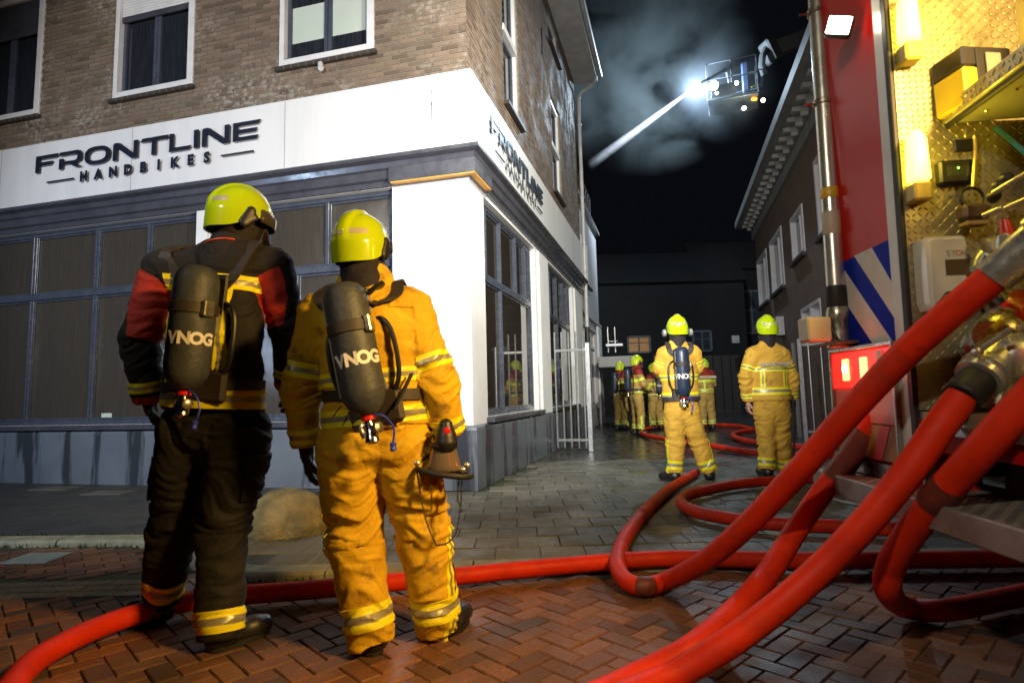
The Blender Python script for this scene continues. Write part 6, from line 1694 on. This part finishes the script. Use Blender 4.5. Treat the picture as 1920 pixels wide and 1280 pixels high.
# wide yoke plate behind right shoulder, diagonal strap to the belt
mb = MB(); p_a = cc-bk*.10+sd_*.07+ax*.23
mb.tube(spline([p_a, p_a+sd_*.05+ax*.03, J2['neck']*.5+J2['sR']*.5+Z*.02-nrmz(f2)*.10], 5), .018, 8, flat=.5); mb.build('yoke', BLACK, e2, smooth=True)
mb = MB(); mb.tube(spline([g3(772, 700, y0-.15), g3(755, 735, y0-.18), g3(738, 768, y0-.2)], 5), .016, 8, flat=.3); mb.build('side_strap', STRAP, e2, smooth=True)
mb = MB(); 
for k_ in range(16): pass
crb = [g3(632, 772, y0-.19)+np.array([.028*math.cos(a_)*.5+.012*math.sin(a_), 0, .014*math.sin(a_)+.018*math.cos(a_)]) for a_ in np.linspace(0, 2*math.pi, 17)]
mb.tube(crb, .0035, 6, caps=False); mb.build('carabiner', STEEL, e2, smooth=True)
# face mask hanging from the right hand
mk_c = g3(838, 850, y0-.05)
msk = empty('breathing_mask', mk_c, 'breathing mask with red button and head straps hanging from the near tan firefighter\'s hand', 'face mask')
top_ = g3(836, 806, y0-.10)
V2, Q2 = sdf_mesh(lambda P: smin(seg(P, top_+Z*.02, top_-Z*.03, .030, .042), seg(P, top_-Z*.03, top_-Z*.05, .042, .05), .015), top_-.12, top_+.1, .007)
mkmesh('regulator', V2, Q2, BLACK, msk, True)
MB().lathe(g3(838, 807, y0-.135), np.array([0, -1, 0.]), [(-.01, .014), (.0, .016), (.008, .013), (.01, .004)], 16).build('red_button', REDP, msk, smooth=True)
vis_c = g3(832, 862, y0-.08); VG = pm('clear_visor', (.32, .24, .17), .06, .6)
def fvis(P):
    d = seg(P, vis_c+Z*.055, vis_c-Z*.03, .052, .074, .8, np.array([0, 1., 0])); return np.maximum(d, (vis_c[2]-.045)-P[:, 2])
V2, Q2 = sdf_mesh(fvis, vis_c-.14, vis_c+.14, .008); mkmesh('mask_visor', V2, Q2, VG, msk, True)
MB().lathe(vis_c+Z*.062, Z, [(-.012, .058), (.0, .062), (.014, .056)], 24).build('mask_collar', BLACK, msk, smooth=True)
rimc = vis_c-Z*.052+np.array([.0, 0, 0])
mb = MB(); mb.tube([rimc+np.array([math.cos(a_)*.115, math.sin(a_)*.075, -math.cos(a_)*.018]) for a_ in np.linspace(0, 2*math.pi, 29)], .013, 10, caps=False); mb.build('rubber_rim', RUBBER, msk, smooth=True)
for (x, y) in ((782, 868), (868, 880), (875, 872)):
    MB().lathe(g3(x, y, y0-.08), np.array([.3, -1, .2]), [(-.012, .009), (0, .014), (.012, .012), (.016, .005)], 12).build('clip', BRASSY, msk, smooth=True)
for pth in ([(782, 885), (789, 930), (796, 965), (806, 995), (818, 1022)], [(866, 900), (864, 945), (858, 985), (852, 1003), (838, 1018), (818, 1022)], [(862, 890), (858, 930), (866, 960)]):
    P = spline([g3(x, y, y0-.10) for x, y in pth], 7)
    mb = MB(); mb.tube(P, [.009 if i % 2 else .006 for i in range(len(P))], 7, flat=.4); mb.build('head_strap', RUBBER, msk, smooth=False)

# MAN 1: black jacket, red sleeves
y1 = 2.86
J1m = dict(hip=g3(400, 760, y1), chest=g3(402, 620, y1-.03), neck=g3(425, 468, y1), head=g3(447, 425, y1+.03),
           sL=g3(308, 510, y1+.02), sR=g3(512, 500, y1+.06), eL=g3(262, 640, y1-.02), eR=g3(540, 612, y1+.10), wL=g3(280, 752, y1+.06), wR=g3(545, 722, y1+.26),
           hL=g3(355, 815, y1+.03), hR=g3(448, 815, y1), kL=g3(327, 985, y1+.12), kR=g3(418, 990, y1),
           aL=g3(305, 1118, y1+.24), aR=g3(410, 1198, y1-.10), hem=g3(402, 768, y1), hface=np.array([.80, .60, -.12]))
J1m['_belt'] = (.25, .165)
R1b = dict(waist=.222, chest=.232, flat=.62, sho=.112, hem=.255, arm=.098, elb=.084, cuff=.072, thigh=.145, knee=.112, ank=.092, seat=.150, collar=.095)
f1 = np.array([.18, 1., 0])
def reg1(c):
    J, sp_, rt_ = c['J'], c['spine'], c['right']; out = []
    for s_ in 'LR':
        S, E_ = J['s'+s_], J['e'+s_]; d = nrmz(E_-S); L_ = np.linalg.norm(E_-S); W2 = J['w'+s_]; d2 = nrmz(W2-E_)
        sg = -1 if s_ == 'L' else 1
        lab = c['lab']('a'+s_, .045)
        # red panel: back of the upper arm, wedge up to the shoulder
        out.append((lambda P, N, S=S, d=d, L_=L_, lab=lab, sg=sg: np.minimum.reduce([(P-S)@d-.04+((P-S)@(rt_*sg))*.35, L_*.98-(P-S)@d, lab(P, N), .035-((P-S)@(rt_*sg))*.55+.02*np.sin((P-S)@d*9)]), True, REDF))
        lab2 = c['lab']('a'+s_, .004)
        out.append((lambda P, N, E_=E_, d2=d2, W2=W2, lab=lab2: np.minimum.reduce([(P-E_)@d2-np.linalg.norm(W2-E_)*.88, lab(P, N)]), True, REDF))
    return out
m1, c1_ = mk('firefighter in a black jacket with red sleeve panels and dark trousers, back turned, leftmost', J1m, R1b, f1, dict(jacket=BLKF, trousers=BLKF, regions=reg1), .0088, .0135, 8.7, ZS)
sp1 = c1_['spine']; hs = (J1m['hem']-J1m['hip'])@sp1
zb1 = (g3(400, 535, y1)-J1m['hip'])@sp1
band(c1_, 'torso', J1m['hip'], J1m['neck'], zb1, .036, extra=[lambda P, N: np.minimum(.21-np.abs((P-J1m['chest'])@c1_['right']), 1)])
for x0 in (-.135, .135):
    vband(c1_, 'torso', J1m['hip'], c1_['right'], x0, .030, .10, zb1-.036, -c1_['face'])
band(c1_, 'torso', J1m['hip'], J1m['neck'], hs+.058, .046)
for s_ in 'LR':
    S, E_, W2 = J1m['s'+s_], J1m['e'+s_], J1m['w'+s_]
    band(c1_, 'a'+s_, E_, W2, np.linalg.norm(W2-E_)*.72, .024)
    K_, A_2 = J1m['k'+s_], J1m['a'+s_]
    band(c1_, 'l'+s_, K_, A_2, np.linalg.norm(A_2-K_)*(.80 if s_ == 'L' else .83), .046)
flap(c1_, 'lL', J1m['hL']*.55+J1m['kL']*.45-c1_['right']*.14, .085, .10, nrmz(-c1_['right']*.9-c1_['face']*.4), .014, 'leg_pocket', BLKF)
flap(c1_, 'lR', J1m['hR']*.55+J1m['kR']*.45+c1_['right']*.14, .085, .10, nrmz(c1_['right']*.9-c1_['face']*.4), .014, 'leg_pocket', BLKF)
PIPC = pm('orange_red_piping', (.75, .07, .01), .5)
for sg, S_ in ((1, J1m['sR']),):
    Pq = [J1m['neck']+c1_['right']*.10*sg-nrmz(f1)*.10-sp1*.01, (J1m['neck']+S_)/2-nrmz(f1)*.125+Z*.01, S_-nrmz(f1)*.10-Z*.05]
helmet(m1, J1m['head']+Z*.050+np.array([.01, 0, 0]), J1m['hface'], 72, 1.04, -.12)
# piping round the collar
cp0 = J1m['neck']-sp1*.0
mb = MB(); mb.tube([cp0+np.array([math.cos(a_)*.100, math.sin(a_)*.098, .012+.02*math.cos(a_+1)]) for a_ in np.linspace(math.pi*1.05, math.pi*1.98, 16)], .004, 6); mb.build('collar_piping', PIPC, m1, smooth=True)
boot(m1, J1m['aL']+np.array([-.02, .0, 0]), [-.80, .35, 0], gp(280, 1170, ZS)[2]); boot(m1, J1m['aR']+np.array([.02, .02, 0]), [.62, .78, 0], ZS)
hand(m1, J1m['wL']+nrmz(J1m['wL']-J1m['eL'])*.01, np.array([.25, .3, -.9]), np.array([1, .2, 0]), SKIN if False else None, .6, True)
hand(m1, J1m['wR']+nrmz(J1m['wR']-J1m['eR'])*.01, np.array([-.1, .6, -.8]), np.array([-1, .2, 0]), None, .6, False)
scba(c1_, 'charcoal air cylinder with harness on the back of the black jacketed firefighter', J1m, nrmz(f1), sp1, c1_['right'], .235, .56, .094, CYLF, 'VNOG', tilt=.03, lat=.055, drop=-.135, tube_col=BLUEP, txt_size=.062)

# ------------------------------------------------------------------ two men in the alley mouth
def mid_man(px, yfoot, dep, face, J, R, label, seed, h=.014, jac=TANG, tro=TANG, amp=.0125):
    return mk(label, J, R, face, dict(jacket=jac, trousers=tro), h, amp, seed, 0.)
RM = dict(waist=.200, chest=.208, flat=.64, sho=.10, hem=.222, arm=.085, elb=.072, cuff=.064, thigh=.125, knee=.102, ank=.092, seat=.145, collar=.085)
y3 = 7.0
J3 = dict(hip=g3(1277, 762, y3), chest=g3(1273, 700, y3), neck=g3(1270, 645, y3), head=g3(1270, 622, y3+.03),
          sL=g3(1244, 664, y3), sR=g3(1301, 662, y3), eL=g3(1236, 692, y3+.05), eR=g3(1306, 690, y3+.06), wL=g3(1251, 712, y3+.27), wR=g3(1292, 710, y3+.28),
          hL=g3(1265, 778, y3), hR=g3(1290, 776, y3), kL=g3(1266, 830, y3+.02), kR=g3(1310, 828, y3+.02), aL=g3(1266, 886, y3), aR=g3(1330, 884, y3+.02), hem=g3(1275, 752, y3), hface=np.array([.0, 1, 0]))
J3['_belt'] = (.225, .16)
f3 = np.array([.05, 1, 0])
m3, c3_ = mid_man(0, 0, 0, f3, J3, RM, 'firefighter in golden tan suit with dark blue cylinder, legs apart in the alley', 12.3)
hs = (J3['hem']-J3['hip'])@c3_['spine']
band(c3_, 'torso', J3['hip'], J3['neck'], hs+.055, .050); band(c3_, 'torso', J3['hip'], J3['neck'], .34, .035)
for s_ in 'LR':
    S, E_, W2 = J3['s'+s_], J3['e'+s_], J3['w'+s_]; K_, A_2 = J3['k'+s_], J3['a'+s_]
    band(c3_, 'a'+s_, S, E_, np.linalg.norm(E_-S)*.6, .025); band(c3_, 'l'+s_, K_, A_2, np.linalg.norm(A_2-K_)*.74, .050)
    sg = -1 if s_ == 'L' else 1; o_ = nrmz(c3_['right']*sg-c3_['face']*.3); vband(c3_, 'l'+s_, K_*.5+A_2*.5, nrmz(np.cross(o_, Z)), 0, .022, -.30, .2, o_, 'side_band')
helmet(m3, J3['head']+Z*.055, J3['hface'], 48, .98, .05)
boot(m3, J3['aL']+np.array([-.02, .0, 0]), [-.5, .8, 0], 0); boot(m3, J3['aR'], [.35, .9, 0], 0)
for s_, l_ in (('L', True), ('R', False)): hand(m3, J3['w'+s_], J3['w'+s_]-J3['e'+s_], np.array([0, 0, -1.]), None, .6, l_, .007)
scba(c3_, 'dark blue air cylinder on the back of the legs-apart firefighter in the alley', J3, nrmz(f3), c3_['spine'], c3_['right'], .215, .58, .085, CYLB, 'VNOG', tilt=.0, lat=-.01, drop=-.17, tube_col=BLUEP, txt_size=.068)
for sg in (-1, 1):   # ear defenders on the helmet sides
    cpt = J3['head']+c3_['right']*.16*sg-Z*.01
    mb = MB(); mb.lathe(cpt-c3_['right']*sg*.03, c3_['right']*sg, [(0, .03), (.01, .045), (.04, .042), (.05, .02)], 16); mb.build('ear_defender', pm('ear_cup_grey', (.25, .25, .25), .4), m3, smooth=True)
    # mask straps at the cheeks stay dark

y4 = 7.15
J4 = dict(hip=g3(1447, 762, y4), chest=g3(1443, 700, y4), neck=g3(1439, 646, y4), head=g3(1438, 622, y4+.03),
          sL=g3(1411, 664, y4), sR=g3(1468, 664, y4), eL=g3(1397, 708, y4), eR=g3(1486, 708, y4), wL=g3(1401, 752, y4+.05), wR=g3(1487, 748, y4+.06),
          hL=g3(1435, 778, y4), hR=g3(1460, 778, y4), kL=g3(1437, 826, y4+.02), kR=g3(1466, 826, y4+.02), aL=g3(1438, 880, y4), aR=g3(1473, 880, y4+.1), hem=g3(1446, 750, y4), hface=np.array([-.05, 1, 0]))
J4['_belt'] = (.225, .16)
f4 = np.array([-.05, 1, 0])
m4, c4_ = mid_man(0, 0, 0, f4, J4, RM | dict(hem=.235, waist=.215), 'firefighter in golden tan jacket without breathing set, standing beside the fire truck mast', 21.7)
sp4 = c4_['spine']; hs = (J4['hem']-J4['hip'])@sp4
z0_ = (g3(1446, 692, y4)-J4['hip'])@sp4
band(c4_, 'torso', J4['hip'], J4['neck'], hs+.11, .045); band(c4_, 'torso', J4['hip'], J4['neck'], z0_, .030)
for x0 in (-.135, .135): vband(c4_, 'torso', J4['hip'], c4_['right'], x0, .026, hs+.155, z0_-.03, -c4_['face'])
for s_ in 'LR':
    S, E_, W2 = J4['s'+s_], J4['e'+s_], J4['w'+s_]; K_, A_2 = J4['k'+s_], J4['a'+s_]
    band(c4_, 'a'+s_, S, E_, np.linalg.norm(E_-S)*.6, .03); band(c4_, 'a'+s_, E_, W2, np.linalg.norm(W2-E_)*.75, .028); band(c4_, 'l'+s_, K_, A_2, np.linalg.norm(A_2-K_)*.72, .048)
helmet(m4, J4['head']+Z*.055, J4['hface'], 48, .98, .05)
boot(m4, J4['aL'], [-.1, 1, 0], 0); boot(m4, J4['aR'], [.2, 1, 0], 0)
hand(m4, J4['wL'], np.array([.05, .1, -1]), np.array([1, 0, 0.]), SKIN, .5, True, .007); hand(m4, J4['wR'], np.array([0, .1, -1]), np.array([-1, 0, 0.]), None, .6, False, .007)
GREYT = pm('grey_print', (.42, .42, .40), .5)
bkp = J4['chest']-nrmz(f4)*.16+sp4*.04
textobj('BRANDWEER', 'back_lettering', .062, GREYT, m4, bkp+sp4*.06-nrmz(f4)*.012, c4_['right'], sp4, -nrmz(f4), .0, bold=.002)
mb = MB(); mb.tube(spline([g3(1486, 742, y4-.1), g3(1490, 790, y4-.08), g3(1488, 850, y4-.05), g3(1482, 878, y4)], 6), .013, 8); o = mb.build('hanging_hose', RUBBER, m4, smooth=True)

# ------------------------------------------------------------------ the group at the back
def canon(px, pyfoot, ht, face, arms=None, lean=0.):
    b = gp(px, pyfoot); dep = b[1]; f = nrmz(face); r = nrmz(np.cross(f, Z)); k = ht/1.92
    P = lambda x, y, z: b+r*x*k+f*(y+lean*max(0, z-.9))*k+Z*z*k
    J = dict(hip=P(0, 0, .98), chest=P(0, 0, 1.28), neck=P(0, .0, 1.56), head=P(0, .05, 1.68), sL=P(-.19, 0, 1.47), sR=P(.19, 0, 1.47),
             eL=P(-.26, .06, 1.20), eR=P(.26, .06, 1.20), wL=P(-.16, .28, 1.08), wR=P(.16, .28, 1.08), hL=P(-.09, 0, .86), hR=P(.09, 0, .86), kL=P(-.12, .03, .50), kR=P(.12, .03, .50), aL=P(-.13, 0, .14), aR=P(.13, 0, .14), hem=P(0, 0, .98), hface=np.array([f[0], f[1], -.1]))
    J['_belt'] = (.225*k, .16*k); return J, b, f, dep
RF = dict(waist=.195, chest=.205, flat=.64, sho=.10, hem=.215, arm=.082, elb=.070, cuff=.062, thigh=.118, knee=.098, ank=.088, seat=.14, collar=.085)
REDY = pm('red_yoke_fabric', (.30, .015, .012), .7)
def far_man(label, px, pyf, ht, face, seed, scb=None, yoke=True, text=False):
    J, b, f, dep = canon(px, pyf, ht, face)
    def reg(c):
        return [(lambda P, N: (P-J['hip'])@c['spine']-.44+np.minimum(0, np.minimum(c['lab']('torso', .06)(P, N), 0)), True, REDY)] if yoke else []
    Jx = {k: v for k, v in J.items()}
    m, c = mk(label, J, RF, f, dict(jacket=TAND, trousers=TAND, regions=reg), .022, .010, seed, 0.)
    lm = [YELG, SILV]
    hs = (J['hem']-J['hip'])@c['spine']
    band(c, 'torso', J['hip'], J['neck'], hs+.055, .045, mats=lm); band(c, 'torso', J['hip'], J['neck'], .30, .03, mats=lm, midf=None)
    if text:
        for x0 in (-.09,): vband(c, 'torso', J['hip'], c['right'], x0, .022, hs+.1, .27, -c['face'], mats=lm, midf=None)
        textobj('BRANDWEER', 'back_lettering', .075, TXTW, m, J['chest']+c['spine']*.10-f*.17, c['right'], c['spine'], -f, .0, bold=.003)
    for s_ in 'LR':
        S, E_, W2 = J['s'+s_], J['e'+s_], J['w'+s_]; K_, A_2 = J['k'+s_], J['a'+s_]
        band(c, 'a'+s_, S, E_, np.linalg.norm(E_-S)*.62, .03, mats=lm, midf=None); band(c, 'a'+s_, E_, W2, np.linalg.norm(W2-E_)*.55, .035, mats=lm, midf=None)
        band(c, 'l'+s_, K_, A_2, np.linalg.norm(A_2-K_)*.80, .045, mats=lm)
        sg = -1 if s_ == 'L' else 1; o_ = nrmz(c['right']*sg-c['face']*.2); vband(c, 'l'+s_, K_*.5+A_2*.5, nrmz(np.cross(o_, Z)), 0, .022, -.25, .14, o_, 'side_band', mats=lm, midf=None)
    helmet(m, J['head']+Z*.055, J['hface'], 32, 1.02, -.06)
    boot(m, J['aL'], f, 0, 1., True); boot(m, J['aR'], f, 0, 1., True)
    for s_, l_ in (('L', True), ('R', False)): hand(m, J['w'+s_], J['w'+s_]-J['e'+s_], np.array([0, 0, -1.]), SKIN if seed == 41 else None, .6, l_, .011)
    if scb: scba(c, scb, J, f, c['spine'], c['right'], .21, .55, .085, CYLB, 'VNOG' if seed == 42 else '', detail=True, lat=.0, drop=-.14, txt_size=.06)
    return m
far_man('firefighter with red yoke and cylinder, farthest left of the group in the alley', 1166, 806, 1.88, np.array([.75, .66, 0]), 40, 'dark cylinder with white stripe on the leftmost firefighter of the back group')
far_man('firefighter seen from the side reaching forward, tallest of the back group', 1197, 816, 1.92, np.array([.97, .25, 0]), 41, 'black breathing set on the tallest firefighter of the back group')
far_man('shorter firefighter with red yoke, half hidden beside the tallest of the back group', 1232, 806, 1.78, np.array([-.35, .94, 0]), 42, 'small lettered cylinder on the firefighter half hidden by the middle one')
far_man('firefighter with red yoke and white back lettering, right of the middle firefighter', 1328, 806, 1.86, np.array([-.15, 1, 0]), 43, None, True, True)
